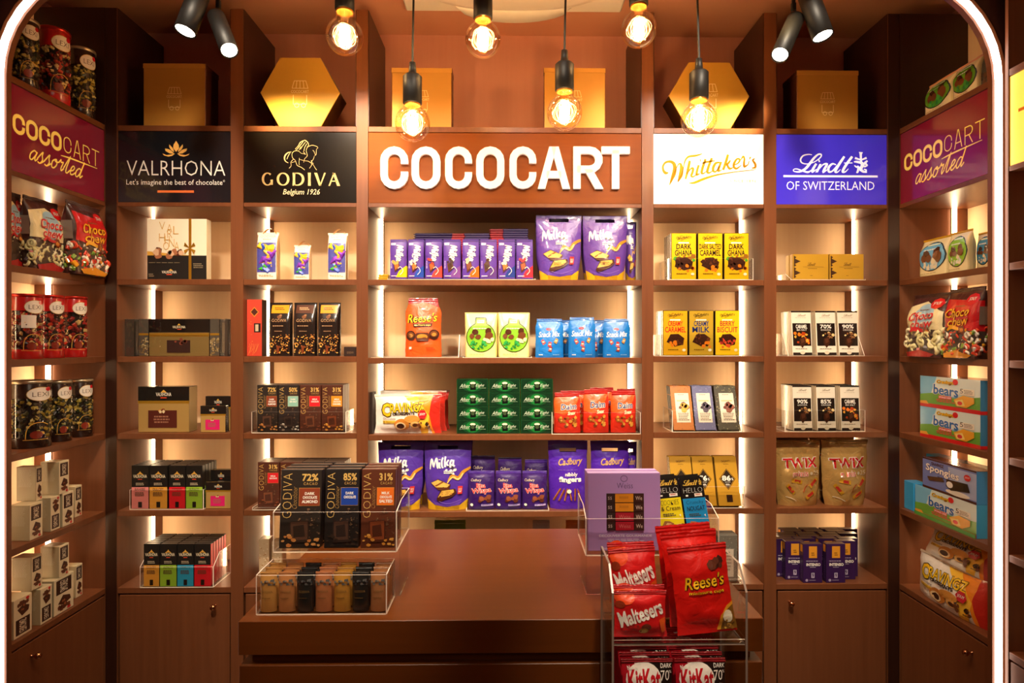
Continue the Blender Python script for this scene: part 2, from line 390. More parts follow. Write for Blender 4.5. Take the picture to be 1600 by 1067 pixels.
class Print:
    """Flat artwork on a face w x h (u).  Coordinates are fractions: x from the left, y from the TOP."""
    def __init__(s, w, h, mat='card', eps=.07, win=None, layer0=1):
        s.w, s.h, s.mat, s.eps = w, h, mat, eps; s.L = layer0; s.items = []; s.win = win
    def tr(s, x, y):
        if s.win:
            a, b, c, d = s.win; x = (x - a) / (c - a); y = (y - b) / (d - b)
        return ((x - .5) * s.w, (1 - y) * s.h)
    def sx(s, v): return v / (s.win[2] - s.win[0]) * s.w if s.win else v * s.w
    def raw(s, vs, fs, col, mat=None):
        # vs already in u; make faces look towards -y after mapping
        out = []
        for f in fs:
            a = 0
            for i in range(len(f)):
                p, q = vs[f[i]], vs[f[(i + 1) % len(f)]]; a += p[0] * q[1] - p[1] * q[0]
            out.append(tuple(f) if a > 0 else tuple(f)[::-1])
        s.items.append((vs, out, col, mat or s.mat, s.L * s.eps)); s.L += 1
    def poly(s, pts, col, mat=None): s.raw([s.tr(*p) for p in pts], [tuple(range(len(pts)))], col, mat)
    def rect(s, x0, y0, x1, y1, col, mat=None): s.poly([(x0, y0), (x1, y0), (x1, y1), (x0, y1)], col, mat)
    def ell(s, cx, cy, rx_, ry_, col, n=14, mat=None, a0=0, a1=360):
        s.poly([(cx + rx_ * cos(radians(a0 + (a1 - a0) * i / n)), cy + ry_ * sin(radians(a0 + (a1 - a0) * i / n))) for i in range(n if a1 - a0 == 360 else n + 1)], col, mat)
    def stroke(s, pts, w, col, smooth=True, closed=False, mat=None):
        p = [(*s.tr(q[0], q[1]), s.sx(q[2] if len(q) > 2 else w)) for q in pts]
        if smooth: p = smooth_pts(p, 4, closed)
        v, f = ribbon(p, closed); s.raw(v, f, col, mat)
    def multi(s, strokes, col, mat=None, smooth=True, k=4):
        """strokes in u -> one layer"""
        V_, F_ = [], []
        for p, cl in strokes:
            if smooth: p = smooth_pts(p, k, cl)
            v, f = ribbon(p, cl); o = len(V_); V_ += v; F_ += [tuple(o + i for i in q) for q in f]
        s.raw(V_, F_, col, mat)
    def script(s, data, x0, y0, x1, y1, col, mat=None, wk=1.0, rot=0, k=4, turn=0):
        (a, b, c, d), st = data
        p0 = s.tr(x0, y0); p1 = s.tr(x1, y1); sx = (p1[0] - p0[0]) / (c - a); sy = (p1[1] - p0[1]) / (d - b)
        ra = radians(rot); mx, my = (p0[0] + p1[0]) / 2, (p0[1] + p1[1]) / 2
        def T(x, y):
            X, Y = p0[0] + (x - a) * sx - mx, p0[1] + (y - b) * sy - my
            if turn == -90:
                fx, fy = (x - a) / (c - a) - .5, .5 - (y - b) / (d - b)
                return mx + fy * (p1[0] - p0[0]), my - fx * abs(p1[1] - p0[1])
            return mx + X * cos(ra) - Y * sin(ra), my + X * sin(ra) + Y * cos(ra)
        wf = (abs(sx) + abs(sy)) / 2 * wk
        s.multi([([(*T(q[0], q[1]), q[2] * wf) for q in t], False) for t in st], col, mat, k=k)
    def coco(s, word, x0, y0, x1, y1, col, wt=.2, mat=None):
        """evenly spread rounded capitals; wt = stroke / letter width"""
        p0 = s.tr(x0, y1); p1 = s.tr(x1, y0); n = len(word); H = 1.55
        cell = (p1[0] - p0[0]) / (n + (n - 1) * .42 + wt); gw = cell; gh = (p1[1] - p0[1]) / (H + .34)
        st = []
        for i, ch in enumerate(word):
            ox = p0[0] + gw * wt / 2 + i * gw * 1.42; oy = p0[1] + gh * .17
            for pts, cl in cc_glyph(ch):
                q = [(ox + a * gw, oy + b * gh, wt * gw) for a, b in pts]
                st.append((q, cl is True))
        s.multi(st, col, mat, smooth=False)
    def text(s, t, x0, y0, x1, y1, col, bold=0.0, shear=0.0, rot=0, mat=None, sp=1.0, arcf=0):
        vs, fs, (a, b, c, d) = text_mesh(t, bold, shear, sp)
        if not vs: return
        p0 = s.tr(x0, y1); p1 = s.tr(x1, y0); w, h = p1[0] - p0[0], p1[1] - p0[1]
        mx, my = (p0[0] + p1[0]) / 2, (p0[1] + p1[1]) / 2
        if abs(rot) == 90: w, h = h, w
        ra = radians(rot); out = []
        for x, y in vs:
            X = ((x - a) / (c - a) - .5) * w; Y = ((y - b) / max(d - b, 1e-6) - .5) * h
            if arcf: Y += arcf * h * (1 - (2 * X / w) ** 2)
            out.append((mx + X * cos(ra) - Y * sin(ra), my + X * sin(ra) + Y * cos(ra)))
        s.raw(out, fs, col, mat)
    def bars(s, x0, y0, x1, y1, n, col, fill=.55, seed=1, mat=None):
        """rows of small print standing for unreadable small text"""
        rnd = random.Random(seed); V_, F_ = [], []
        for i in range(n):
            ya = y0 + (y1 - y0) * i / n; yb = ya + (y1 - y0) / n * fill; x = x0 + rnd.random() * .05 * (x1 - x0); e = x1 - rnd.random() * .2 * (x1 - x0)
            while x < e:
                q = min(e, x + (x1 - x0) * rnd.uniform(.08, .2)); o = len(V_)
                V_ += [s.tr(x, yb), s.tr(q, yb), s.tr(q, ya), s.tr(x, ya)]; F_.append((o, o + 1, o + 2, o + 3)); x = q + (x1 - x0) * .03
        s.raw(V_, F_, col, mat)
    def blobs(s, x0, y0, x1, y1, n, size, cols, seed=1, mat=None, k=6, squash=1):
        rnd = random.Random(seed)
        for j, col in enumerate(cols):
            V_, F_ = [], []
            for i in range(n // len(cols)):
                cx, cy = s.tr(rnd.uniform(x0, x1), rnd.uniform(y0, y1)); r = s.w * size * rnd.uniform(.6, 1.3); a = rnd.random() * 6; o = len(V_)
                for q in range(k):
                    rr = r * rnd.uniform(.75, 1.15); V_.append((cx + rr * cos(a + 2 * pi * q / k), cy + rr * squash * sin(a + 2 * pi * q / k)))
                F_.append(tuple(range(o, o + k)))
            s.raw(V_, F_, col, mat)
    def into(s, mb, fn, xs=None, ys=None):
        """map artwork through fn(x, z, off) into the mesh builder; cut along grids when the face is curved"""
        for vs, fs, col, mat, z in s.items:
            if xs:
                bm = bmesh.new(); bv = [bm.verts.new((x, y, 0)) for x, y in vs]
                for f in fs:
                    try: bm.faces.new([bv[i] for i in f])
                    except ValueError: pass
                ax0 = min(v[0] for v in vs); ax1 = max(v[0] for v in vs); ay0 = min(v[1] for v in vs); ay1 = max(v[1] for v in vs)
                for g in xs:
                    if ax0 < g < ax1: bmesh.ops.bisect_plane(bm, geom=bm.verts[:] + bm.edges[:] + bm.faces[:], plane_co=(g, 0, 0), plane_no=(1, 0, 0))
                for g in ys:
                    if ay0 < g < ay1: bmesh.ops.bisect_plane(bm, geom=bm.verts[:] + bm.edges[:] + bm.faces[:], plane_co=(0, g, 0), plane_no=(0, 1, 0))
                bm.verts.index_update()
                vs = [(v.co.x, v.co.y) for v in bm.verts]; fs = [tuple(v.index for v in f.verts) for f in bm.faces]; bm.free()
            mb.add([fn(x, y, z) for x, y in vs], fs, col, mat, smooth=bool(xs))

flat = lambda x, z, o: (x, -o, z)

# ---------------------------------------------------------------- pack bodies (origin: bottom centre of the front face, depth goes +y)
class Spec:
    def __init__(s, name, mesh, parts=(), t=0, w=0, h=0): s.name, s.mesh, s.parts, s.t, s.w, s.h = name, mesh, list(parts), t, w, h
def make(spec, loc, label, cat, group=None, rz_=0.0, lean=0.0, name=None, rx2=0, ry2=0):
    """one thing: its mesh (or an Empty) and copies of its parts; loc in world metres"""
    o = obj(name or spec.name, spec.mesh, loc=loc, rot=(-lean + rx2, ry2, rz_))
    tag(o, label, cat, group)
    for pn, pm, plab, subs in spec.parts:
        c = obj(pn, pm, o)
        if plab: c['label'] = plab
        for sn, sm, sl, _ in subs:
            g = obj(sn, sm, c)
            if sl: g['label'] = sl
    return o
def part(name, mb, label=None, subs=()): return (name, mb.mesh() if isinstance(mb, MB) else mb, label, list(subs))

def carton(name, w, h, t, art=None, front='#333333', side=None, top=None, mat='card', bev=.6, parts=(), artmat=None, side_art=None):
    mb = MB(mat); mb.box(-w / 2, w / 2, 0, t, 0, h, front, side=side, top=top, bev=bev)
    if art: P = Print(w, h, artmat or mat); art(P); P.into(mb, flat)
    if side_art:
        for sgn in (-1, 1):
            P = Print(t, h, artmat or mat); side_art(P)
            P.into(mb, (lambda x, z, o: (w / 2 + o, t / 2 + x, z)) if sgn > 0 else (lambda x, z, o: (-w / 2 - o, t / 2 - x, z)))
    ps = [p(w, h, t) if callable(p) else p for p in parts]
    return Spec(name, mb.mesh(name), ps, t, w, h)

def bag(name, w, h, T, art=None, front='#cc2222', back=None, mat='foil', kind='stand', crumple=1.0, seed=1, parts=(), seal=.07, sealcol=None, botcol=None, hole=False, nx=14, nz=18, gussetcol=None, extra=None, jag=False, topcol=None, tap=.05, botn=0.0):
    """flexible bag: superelliptic section that thins to a seal at the top; returns Spec and keeps surface map"""
    p, q = {'pillow': (2.2, .9), 'stand': (2.6, .8), 'block': (9, .45)}[kind]
    def prof(b):
        if kind == 'pillow':
            lo = min(1, max(0, (b - seal) / .22)); hi = min(1, max(0, (1 - seal - b) / .25)); tk = (lo * (2 - lo)) ** .8 * (hi * (2 - hi)) ** .8
            wd = 1 - .05 * tk
        elif kind == 'stand':
            hi = min(1, max(0, (1 - seal - b) / .75)); tk = (hi * (2 - hi)) ** .8; tk *= 1 if b > .08 else .82 + 2.2 * b
            wd = 1 - .035 * sin(pi * min(1, b * 1.05)) + (.0 if b > .1 else -.25 * (.1 - b))
            q_ = min(1, max(0, (b - .74) / .2)); wd -= tap * q_ * q_ * (3 - 2 * q_); q_ = min(1, max(0, (.45 - b) / .45)); wd -= botn * q_ * q_ * (3 - 2 * q_)
        else:
            hi = min(1, max(0, (1 - seal - b) / .3)); tk = hi ** .8; wd = 1 + .0 * b
            if b < .05: wd -= .02
        return wd, max(tk, 0)
    so = Vector((seed * 7.31, seed * 3.17, seed * 1.7))
    def cr(u, z, side=0):
        v = noise.noise(Vector((u * 2.3 + side * 9, z / w * 4.5, 0)) + so) * 1.0 + noise.noise(Vector((u * 5.5, z / w * 10.5 + side * 5, 3)) + so) * .45
        return v * crumple * w * .035
    def front_pt(x, z, o=0, sgn=-1):
        b = max(0, min(1, z / h)); wd, tk = prof(b); u = max(-1, min(1, x / (w / 2)))
        e = (1 - abs(u) ** p) ** q
        body = T / 2 * tk * e + max(tk, .12) * e * cr(u, z, 0 if sgn < 0 else 1) + .25
        edge = 1 + .022 * crumple * noise.noise(Vector((0, z / w * 9, sgn * 0)) + so) * (1 if abs(u) > .5 else 0)
        lean_ = (T * .0) * b
        wob = crumple * w * .02 * noise.noise(Vector((u * 1.4, 7, 0)) + so) if b > 1 - seal else 0
        return (u * w / 2 * wd * edge, T / 2 + sgn * (body + o) + lean_ + wob, z + (crumple * w * .012 * noise.noise(Vector((u * 3, 5, 0)) + so) if b > .97 else 0))
    mb = MB(mat)
    us = [sin(pi / 2 * (-1 + 2 * i / nx)) if kind != 'pillow' else -1 + 2 * i / nx for i in range(nx + 1)]
    zs = [h * j / nz for j in range(nz + 1)]
    if hole:   # carry-handle slot near the top
        pass
    sealcol = sealcol or front
    for sgn in (-1, 1):
        vs = [front_pt(u * w / 2, z, 0, sgn) for z in zs for u in us]; fs = []; cs = []
        for j in range(nz):
            for i in range(nx):
                if hole and .30 < (us[i] + us[i + 1]) / 4 + .5 < .70 and 1 - seal - .055 < (j + .5) / nz < 1 - seal + .0: continue
                a = j * (nx + 1) + i; f = (a, a + 1, a + nx + 2, a + nx + 1)
                fs.append(f if sgn < 0 else f[::-1])
                b = (j + .5) / nz; uc = abs(us[i] + us[i + 1]) / 2
                c = front if sgn < 0 else (back or front)
                if gussetcol and kind == 'block' and uc > .93: c = gussetcol
                if b > 1 - seal: c = sealcol
                if botcol and b < .07: c = botcol
                cs.append(c)
        mb.add(vs, fs, cs, None, True)
    # close the sides and bottom
    for i_u in (0, nx):
        vs = []; fs = []
        for z in zs: vs += [front_pt(us[i_u] * w / 2, z, 0, -1), front_pt(us[i_u] * w / 2, z, 0, 1)]
        for j in range(nz): a = 2 * j; fs.append((a, a + 1, a + 3, a + 2))
        mb.add(vs, fs, sealcol if kind != 'block' else (gussetcol or front), None)
    vs = []
    for u in us: vs += [front_pt(u * w / 2, 0, 0, -1), front_pt(u * w / 2, 0, 0, 1)]
    mb.add(vs, [(2 * i, 2 * i + 2, 2 * i + 3, 2 * i + 1) for i in range(nx)], botcol or front)
    vs = []
    for u in us: vs += [front_pt(u * w / 2, h, 0, -1), front_pt(u * w / 2, h, 0, 1)]
    mb.add(vs, [(2 * i, 2 * i + 1, 2 * i + 3, 2 * i + 2) for i in range(nx)], sealcol)
    if art:
        P = Print(w, h, mat, eps=.16, layer0=2); art(P)
        P.into(mb, lambda x, z, o: front_pt(x, z, o), [u * w / 2 for u in us[1:-1]], zs[1:-1])
    ps = list(parts)
    # the crimped top seal is a part of its own
    sb = MB(mat); n = 24
    z0 = h * (1 - seal); z1 = h + .3
    for sgn in (-1, 1):
        vs = []; fs = []
        for k in range(5):
            zz = z0 + (z1 - z0) * k / 4
            for i in range(n + 1):
                pt = front_pt((i / n - .5) * w, min(zz, h), .55 + (.35 if k % 2 else 0), sgn); zt = pt[2] + (.35 * (i % 2) if (k == 4 and jag) else 0)
                vs.append((pt[0], pt[1], zt))
        for k in range(4):
            for i in range(n):
                if hole and .3 < (i + .5) / n < .7 and k == 0: pass
                a = k * (n + 1) + i; f = (a, a + 1, a + n + 2, a + n + 1); fs.append(f if sgn < 0 else f[::-1])
        sb.add(vs, fs, topcol or sealcol)
    if not hole: ps.append(part('top_seal', sb))
    if extra: ps += extra(front_pt)
    s = Spec(name, mb.mesh(name), ps, T, w, h); s.map = front_pt; return s

# ================================================================ THE SETTING
ZF = -CZ / U; ZCEIL = 541
XL = (XX(165), XX(183)); XR = (XX(1387), XX(1405))
PLL, PLR = XL[0], XR[1]              # planes of the side cabinets' fronts
SD = 111                              # side cabinet depth
mb = MB('floor_tile')
for i in range(14):
    for j in range(16):
        x0 = -1000 + i * 150; y0 = -2100 + j * 150
        if x0 < PLL - SD - 160 or x0 > PLR + SD + 20: continue
mb.box(PLL - SD - 10, PLR + SD + 10, -2200, 140, ZF - 20, ZF); floor = structure('floor', mb, ORI)
mb = MB('floor_tile')
mb.box(-74.6, 74.6, -74.6, 74.6, 0, 1.2, bev=.4); tile_me = mb.mesh('floor_tile')
for i in range(9):
    for j in range(8):
        t = obj('floor_tile', tile_me, floor, loc=((-600 + i * 150) * U, (-1320 + j * 150) * U, ZF * U))
        if i in (8,) and False: pass
mb = MB('ceiling_paint'); mb.box(PLL - SD - 10, PLR + SD + 10, -2200, 140, ZCEIL, ZCEIL + 20); structure('ceiling', mb, ORI)
mb = MB('wall_paint'); mb.box(PLL - SD - 10, PLR + SD + 10, 134, 150, ZF, ZCEIL); structure('wall_back', mb, ORI)
mb = MB('wall_paint'); mb.box(PLL - SD - 20, PLL - SD - 4, -2200, 134, ZF, ZCEIL); structure('wall_left', mb, ORI)
mb = MB('wall_paint'); mb.box(PLR + SD + 4, PLR + SD + 20, -2200, 134, ZF, ZCEIL); structure('wall_right', mb, ORI)

ROWS = [96.2, -23.7, -143, -262.5, -382]; ROWC = [96, -26, -146, -266, -384]
TH = 9; ZS0, ZS1 = 215.3, 325.4; ZTOP = 334.5; ZPOST = 516

class Thing:
    def __init__(s, name, base, label, cat, group=None, rz_=0):
        s.root = bpy.data.objects.new(name, None); s.root.empty_display_size = .05; COL.objects.link(s.root); s.base = Vector(base)
        s.root.location = s.base; s.rz = rz_; s.root.rotation_euler = (0, 0, rz_)
        tag(s.root, label, cat, group)
    def part(s, name, mb, label=None, parent=None):
        """mesh given in u round the lens axis (ORI)"""
        o = obj(name, mb.mesh() if isinstance(mb, MB) else mb, parent or s.root)
        if parent is None: o.location = Vector(ORI) - s.base
        if label: o['label'] = label
        return o
def knob(x, y, z, axis):
    """turned copper knob standing out along axis from (x, y, z) in u"""
    k = MB('copper_metal'); k.lathe([(2.2, 0), (2.2, 1), (1.5, 1.6), (1.5, 4.5), (3.6, 6.5), (4.4, 8.5), (4.2, 10.5), (3.2, 12), (0.01, 12.6)], n=16)
    q = Vector(axis).to_track_quat('Z', 'Y'); o = Vector((x, y, z))
    return k.xf(lambda a, b, c: o + q @ Vector((a, b, c)))

def led_segment(t, x, y, z0, z1, dx, dy):
    """aluminium profile with glowing diffuser; dx: direction away from the panel it is fixed to (x), or dy for end panels"""
    m = MB('led')
    if dx:
        a, b = sorted((x + .8 * dx, x + 4.2 * dx)); m.box(a, b, y - 2.4, y + .8, z0, z1)
        p = MB('profile'); a, b = sorted((x, x + 2.2 * dx)); p.box(a, b, y + .9, y + 5, z0, z1)
    else:
        m.box(x - 3, x + 3, y - 3.8, y - 1.3, z0, z1); p = MB('profile'); p.box(x - 3.8, x + 3.8, y - 1.2, y, z0, z1)
    pr = t.part('light_profile', p); 
    o = t.part('light_strip', m, 'glowing warm white light strip')
cols = [  # left post, right post (None: shared), label
 (XL, (XX(360.5), XX(380)), 'leftmost bay of the back wall, black sign with lotus emblem, small boxes below', ROWS, 'L'),
 ((XX(360.5), XX(380)), (XX(557), XX(575)), 'second back wall bay from the left, under the gold horse and rider sign', ROWS, 'L'),
 ((XX(557), XX(575)), (XX(1003), XX(1021)), 'wide centre bay of the back wall under big white letters', ROWC, 'B'),
 ((XX(1003), XX(1021)), (XX(1194), XX(1213)), 'fourth back wall bay, under the glowing white and gold sign', ROWS, 'R'),
 ((XX(1194), XX(1213)), XR, 'rightmost bay of the back wall, under the blue lit sign', ROWS, 'R')]
BAY = []
for ci, (pa, pb, lab, rows, side) in enumerate(cols):
    xa, xb = pa[1], pb[0]
    t = Thing('shelving_bay', W((xa + xb) / 2, 1000, ZF), lab, 'shelving', 'bays of the back wall unit'); BAY.append((xa, xb, rows))
    m = MB('copper_wood')
    if ci <= 2: m.box(pa[0], pa[1], 0, 132, ZF, ZPOST, mat='copper_wood'); t.part('side_panel', m)
    if ci >= 2: m = MB('copper_wood'); m.box(pb[0], pb[1], 0, 132, ZF, ZPOST); t.part('side_panel', m)
    g = .15
    for px_, s_ in ((xa, 1), (xb, -1)):
        u0, u1 = sorted((px_ + .1 * s_, px_ + 1.3 * s_)); m = MB('dark_wood'); m.box(u0, u1, .8, 131, ZTOP + .2, ZPOST - .5); t.part('upper_liner', m)
    m = MB('back_board'); m.box(xa + g, xb - g, 129.5, 132, ZF + 60, ZS0 - 3); t.part('back_panel', m)
    for z in rows:
        m = MB('copper_wood'); m.box(xa + g, xb - g, .6, 129, z - TH, z, bev=.5); t.part('shelf', m)
    m = MB('copper_wood'); m.box(xa + g, xb - g, .6, 129, ZTOP - 8.6, ZTOP, bev=.5); t.part('top_shelf', m)
    m = MB('copper_wood'); m.box(xa + g, xb - g, .6, 129, ZS0 - 6.5, ZS0, bev=.5); t.part('shelf', m)
    m = MB('copper_wood'); m.box(xa + g, xb - g, 8, 10, rows[-1] - TH - 240, rows[-1] - TH - .3); t.part('base_panel', m)
    m = MB('copper_wood'); dz0, dz1 = rows[-1] - TH - 225, rows[-1] - TH - 2.5
    if ci != 2:
        m.box(xa + 3, xb - 2, 1, 7.5, dz0, dz1, bev=.6); d = t.part('cabinet_door', m)
        kx = xb - 24 if ci < 2 else xa + 21
        t.part('knob', knob(kx, 1, rows[-1] - TH - 19, (0, -1, 0)), parent=d)
    else:
        xm = (xa + xb) / 2
        for a, b, kx in ((xa + 2, xm - 1, xm - 22), (xm + 1, xb - 2, xm + 22)):
            m = MB('copper_wood'); m.box(a, b, 1, 7.5, dz0, dz1, bev=.6); d = t.part('cabinet_door', m)
            t.part('knob', knob(kx, 1, rows[-1] - TH - 19, (0, -1, 0)), parent=d)
    m = MB('dark_wood'); m.box(xa + g, xb - g, 14, 18, ZF, dz0 - 3); t.part('plinth', m)
    tops = [ZS0 - 6.5] + [r - TH for r in rows[:-1]]
    for zt, zb in zip(tops, rows):
        led_segment(t, xa, 97, zb + .1, zt - .1, 1, 0)
        led_segment(t, xb, 97, zb + .1, zt - .1, -1, 0)

for pr, nm in ((XL, 'left'), (XR, 'right')):  # dark strips laid over the corner posts, painting the shade there
    m = MB('dark_wood'); m.box(pr[0] + .4, pr[1] - .4, -1.0, -.05, ZF + 2, ZPOST - 1); o = structure('shade_strip_1' if nm == 'left' else 'shade_strip_2', m, ORI); o['label'] = f'dark strip of painted shade in the {nm} corner of the shelving'
# side cabinets: a bay behind the light arch and another in front of it
for sgn, PL, nm in ((-1, PLL, 'left'), (1, PLR, 'right')):
    for k, (d0, d1) in enumerate(((806, 999.6), (640, 784))):
        lab = f'{nm} wall cabinet between the light arch and the back wall' if k == 0 else f'{nm} wall cabinet on the near side of the light arch'
        t = Thing('side_cabinet', W(PL + sgn * SD / 2, (d0 + d1) / 2, ZF), lab, 'shelving')
        fx = lambda o0, o1: sorted((PL + sgn * o0, PL + sgn * o1))
        y0, y1 = D(d0), D(d1)
        far = 1 if k == 0 else 0
        m = MB('back_board'); m.box(*fx(SD - 2, SD), y0, y1, ZF + 60, ZPOST); t.part('back_panel', m)
        m = MB('copper_wood' if k == 0 else 'copper_wood')
        if k == 0: m.box(*fx(0.3, SD - 2.2), -.2, 6, ZF, ZPOST)
        else: m.box(*fx(0, SD - 2.2), y1 - 5, y1, ZF, ZPOST)
        t.part('end_panel', m)
        if k == 0: m = MB('dark_wood'); m.box(*fx(.6, SD - 2.4), -1.6, -.3, ZTOP + .2, ZPOST - .5); t.part('upper_liner', m)
        if k == 0:
            m = MB('copper_wood'); m.box(*fx(0, SD - 2.2), D(800.6), D(805.5), ZF, ZPOST); t.part('side_panel', m)
            ya, yb = y0 + .2, -.4
        else: ya, yb = y0 + 6, y1 - 5.2
        if k == 1:
            m = MB('copper_wood'); m.box(*fx(0, SD - 2.2), y0, y0 + 5.8, ZF, ZPOST); t.part('side_panel', m)
        for z in ROWS:
            m = MB('copper_wood'); m.box(*fx(.6, SD - 2.2), ya, yb, z - TH, z, bev=.5); t.part('shelf', m)
        m = MB('copper_wood'); m.box(*fx(.6, SD - 2.2), ya, yb, ZTOP - 8.6, ZTOP, bev=.5); t.part('top_shelf', m)
        m = MB('copper_wood'); m.box(*fx(.6, SD - 2.2), ya, yb, ZS0 - 6.5, ZS0, bev=.5); t.part('shelf', m)
        m = MB('copper_wood'); m.box(*fx(1, 7), ya + 2, yb - 2, ROWS[-1] - TH - 225, ROWS[-1] - TH - 2.5, bev=.6); dr = t.part('cabinet_door', m)
        if k == 0:
            kd = PL / rx(50) * 1000 if sgn < 0 else PL / rx(1518) * 1000
            t.part('knob', knob(PL + sgn * 1, D(kd), -412 if sgn < 0 else -414, (-sgn, 0, 0)), parent=dr)
        m = MB('dark_wood'); m.box(*fx(10, 14), ya, yb, ZF, ROWS[-1] - TH - 228); t.part('plinth', m)
        tops = [ZS0 - 6.5] + [r - TH for r in ROWS[:-1]]
        for zt, zb in zip(tops, ROWS):
            led_segment(t, PL + sgn * 86, yb, zb + .1, zt - .1, 0, 1)
            if k == 0:   # twin strip on the near panel
                p = MB('led'); p.box(PL + sgn * 86 - 3, PL + sgn * 86 + 3, ya + 1.3, ya + 3.8, zb + .1, zt - .1); t.part('light_strip', p, 'glowing warm white light strip')

# arch: trim frame, light tube, fascia outside the curve
AX0, AX1, AZ, AR, AD = PLL + 4, PLR - 4, 458, 132, 800
def arch_path(off=0, n=10):
    x0, x1, zt, r = AX0 - off, AX1 + off, AZ + off, AR + off
    p = [(x0, ZF + 2), (x0, 0), (x0, zt - r)]
    p += [(x0 + r - r * cos(pi / 2 * i / n), zt - r + r * sin(pi / 2 * i / n)) for i in range(1, n + 1)]
    p += [(x1 - r + r * sin(pi / 2 * i / n), zt - r + r * cos(pi / 2 * i / n)) for i in range(0, n + 1)]
    p += [(x1, 0), (x1, ZF + 2)]; return p
def sweep(m, o0, o1, y0, y1, mat):
    a = arch_path(o0); b = arch_path(o1); n = len(a)
    vs = [(x, y, z) for y in (y0, y1) for P_ in (a, b) for x, z in P_]
    fs = []
    for i in range(n - 1):
        A, B, C, E = i, n + i, 2 * n + i, 3 * n + i
        fs += [(A, A + 1, B + 1, B), (C, E, E + 1, C + 1), (A, C, C + 1, A + 1), (B, B + 1, E + 1, E)]
    fs += [(0, n, 3 * n, 2 * n), (n - 1, 3 * n - 1, 4 * n - 1, 2 * n - 1)[::1]]
    m.add(vs, fs, '#ffffff', mat)
t = Thing('light_arch', W(0, AD, ZF), 'tall rounded arch outlined by a glowing white light tube', 'arch')
m = MB('copper_wood'); sweep(m, -6, 12, D(792), D(800), 'copper_wood'); t.part('trim_frame', m)
m = MB('arch_led'); sweep(m, -3.1, 3.1, D(787), D(791.8), 'arch_led'); t.part('light_tube', m, 'glowing white light tube')
m = MB('dark_wood')
for s_, x0 in ((-1, AX0), (1, AX1)):
    c = x0 - s_ * (AR + 12) + s_ * 12; cz = AZ - AR; n = 10; R = AR + 12
    pts = [(c + s_ * R * cos(pi / 2 * i / n), cz + R * sin(pi / 2 * i / n)) for i in range(n + 1)]
    xo = x0 + s_ * 12.5; zo = 519
    vs = [(x, D(793), z) for x, z in pts] + [(xo, D(793), z) for x, z in pts]
    top = [(x, D(793), zo) for x, z in pts]
    o = len(vs)
    m.add(vs + [(a, D(800), b) for a, _, b in vs], [(i, i + 1, n + 2 + i, n + 1 + i) for i in range(n)], '#ffffff')
xs0, xs1 = AX0 + AR, AX1 - AR
m.box(AX0 - 12.5, AX1 + 12.5, D(793), D(800), AZ + 12.2, 519)
t.part('fascia', m)

# ceiling cassette
t = Thing('air_conditioner', W(6, 968, ZCEIL), 'cream square ceiling air conditioner with an open curved flap', 'air conditioner')
m = MB('white_plastic'); m.box(-168, 180, D(900), D(1037), 533, 540.8, bev=3); t.part('frame', m)
m = MB('white_plastic'); m.lathe([(0.01, 526), (50, 526.5), (58, 528.5), (62, 532.6)], cx=6, cy=D(968), n=48); m.xf(lambda x, y, z: (6 + (x - 6) * 2.35, y, z)); t.part('round_grille', m)
for q in (0, 2):
    m = MB('white_plastic'); vs = []; n = 14
    for i in range(n + 1):
        u = -1 + 2 * i / n; x = u * 92; b = 1 - u * u
        vs += [(x, 150 - 2, 531), (x, 150 + 22 * b ** .5 * .9 + .5, 531 - 15 * b ** .6), (x, 150 - 2, 532.6), (x, 150 + 23 * b ** .5 * .9 + .5, 532.6 - 15 * b ** .6)]
    a = pi / 2 * q
    fs = []
    for i in range(n):
        k = 4 * i; fs += [(k, k + 1, k + 5, k + 4), (k + 2, k + 6, k + 7, k + 3), (k + 1, k + 3, k + 7, k + 5), (k, k + 4, k + 6, k + 2)]
    m.add([(6 + x * cos(a) - (y - 100) * sin(a), D(968) + x * sin(a) + (y - 100 if q == 0 else y - 112) * cos(a), z) for x, y, z in vs], fs, smooth=True)
    t.part('air_flap', m)

# counter
CT = -256.8
t = Thing('sales_counter', W(-8, 720, ZF), 'glossy brown sales counter with thick overhanging slabs before the shelves', 'counter')
cx0, cx1 = XX(372, 590), XX(1193, 590); y0, y1 = D(590), D(876)
m = MB('counter_wood'); m.box(cx0, cx1, y0, y1, CT - 31, CT, bev=.5); t.part('counter_top', m)
m = MB('counter_wood'); m.box(cx0 + 9, cx1 - 9, y0 + 10, y1 - 6, CT - 41, CT - 31.1); t.part('recess_panel', m)
m = MB('counter_wood'); m.box(cx0 + .5, cx1 - .5, y0 + 1, y1 - 2, ZF + 30, CT - 41.1, bev=.5); t.part('counter_body', m)
m = MB('dark_wood'); m.box(cx0 + 8, cx1 - 8, y0 + 10, y1 - 8, ZF, ZF + 30); t.part('plinth', m)

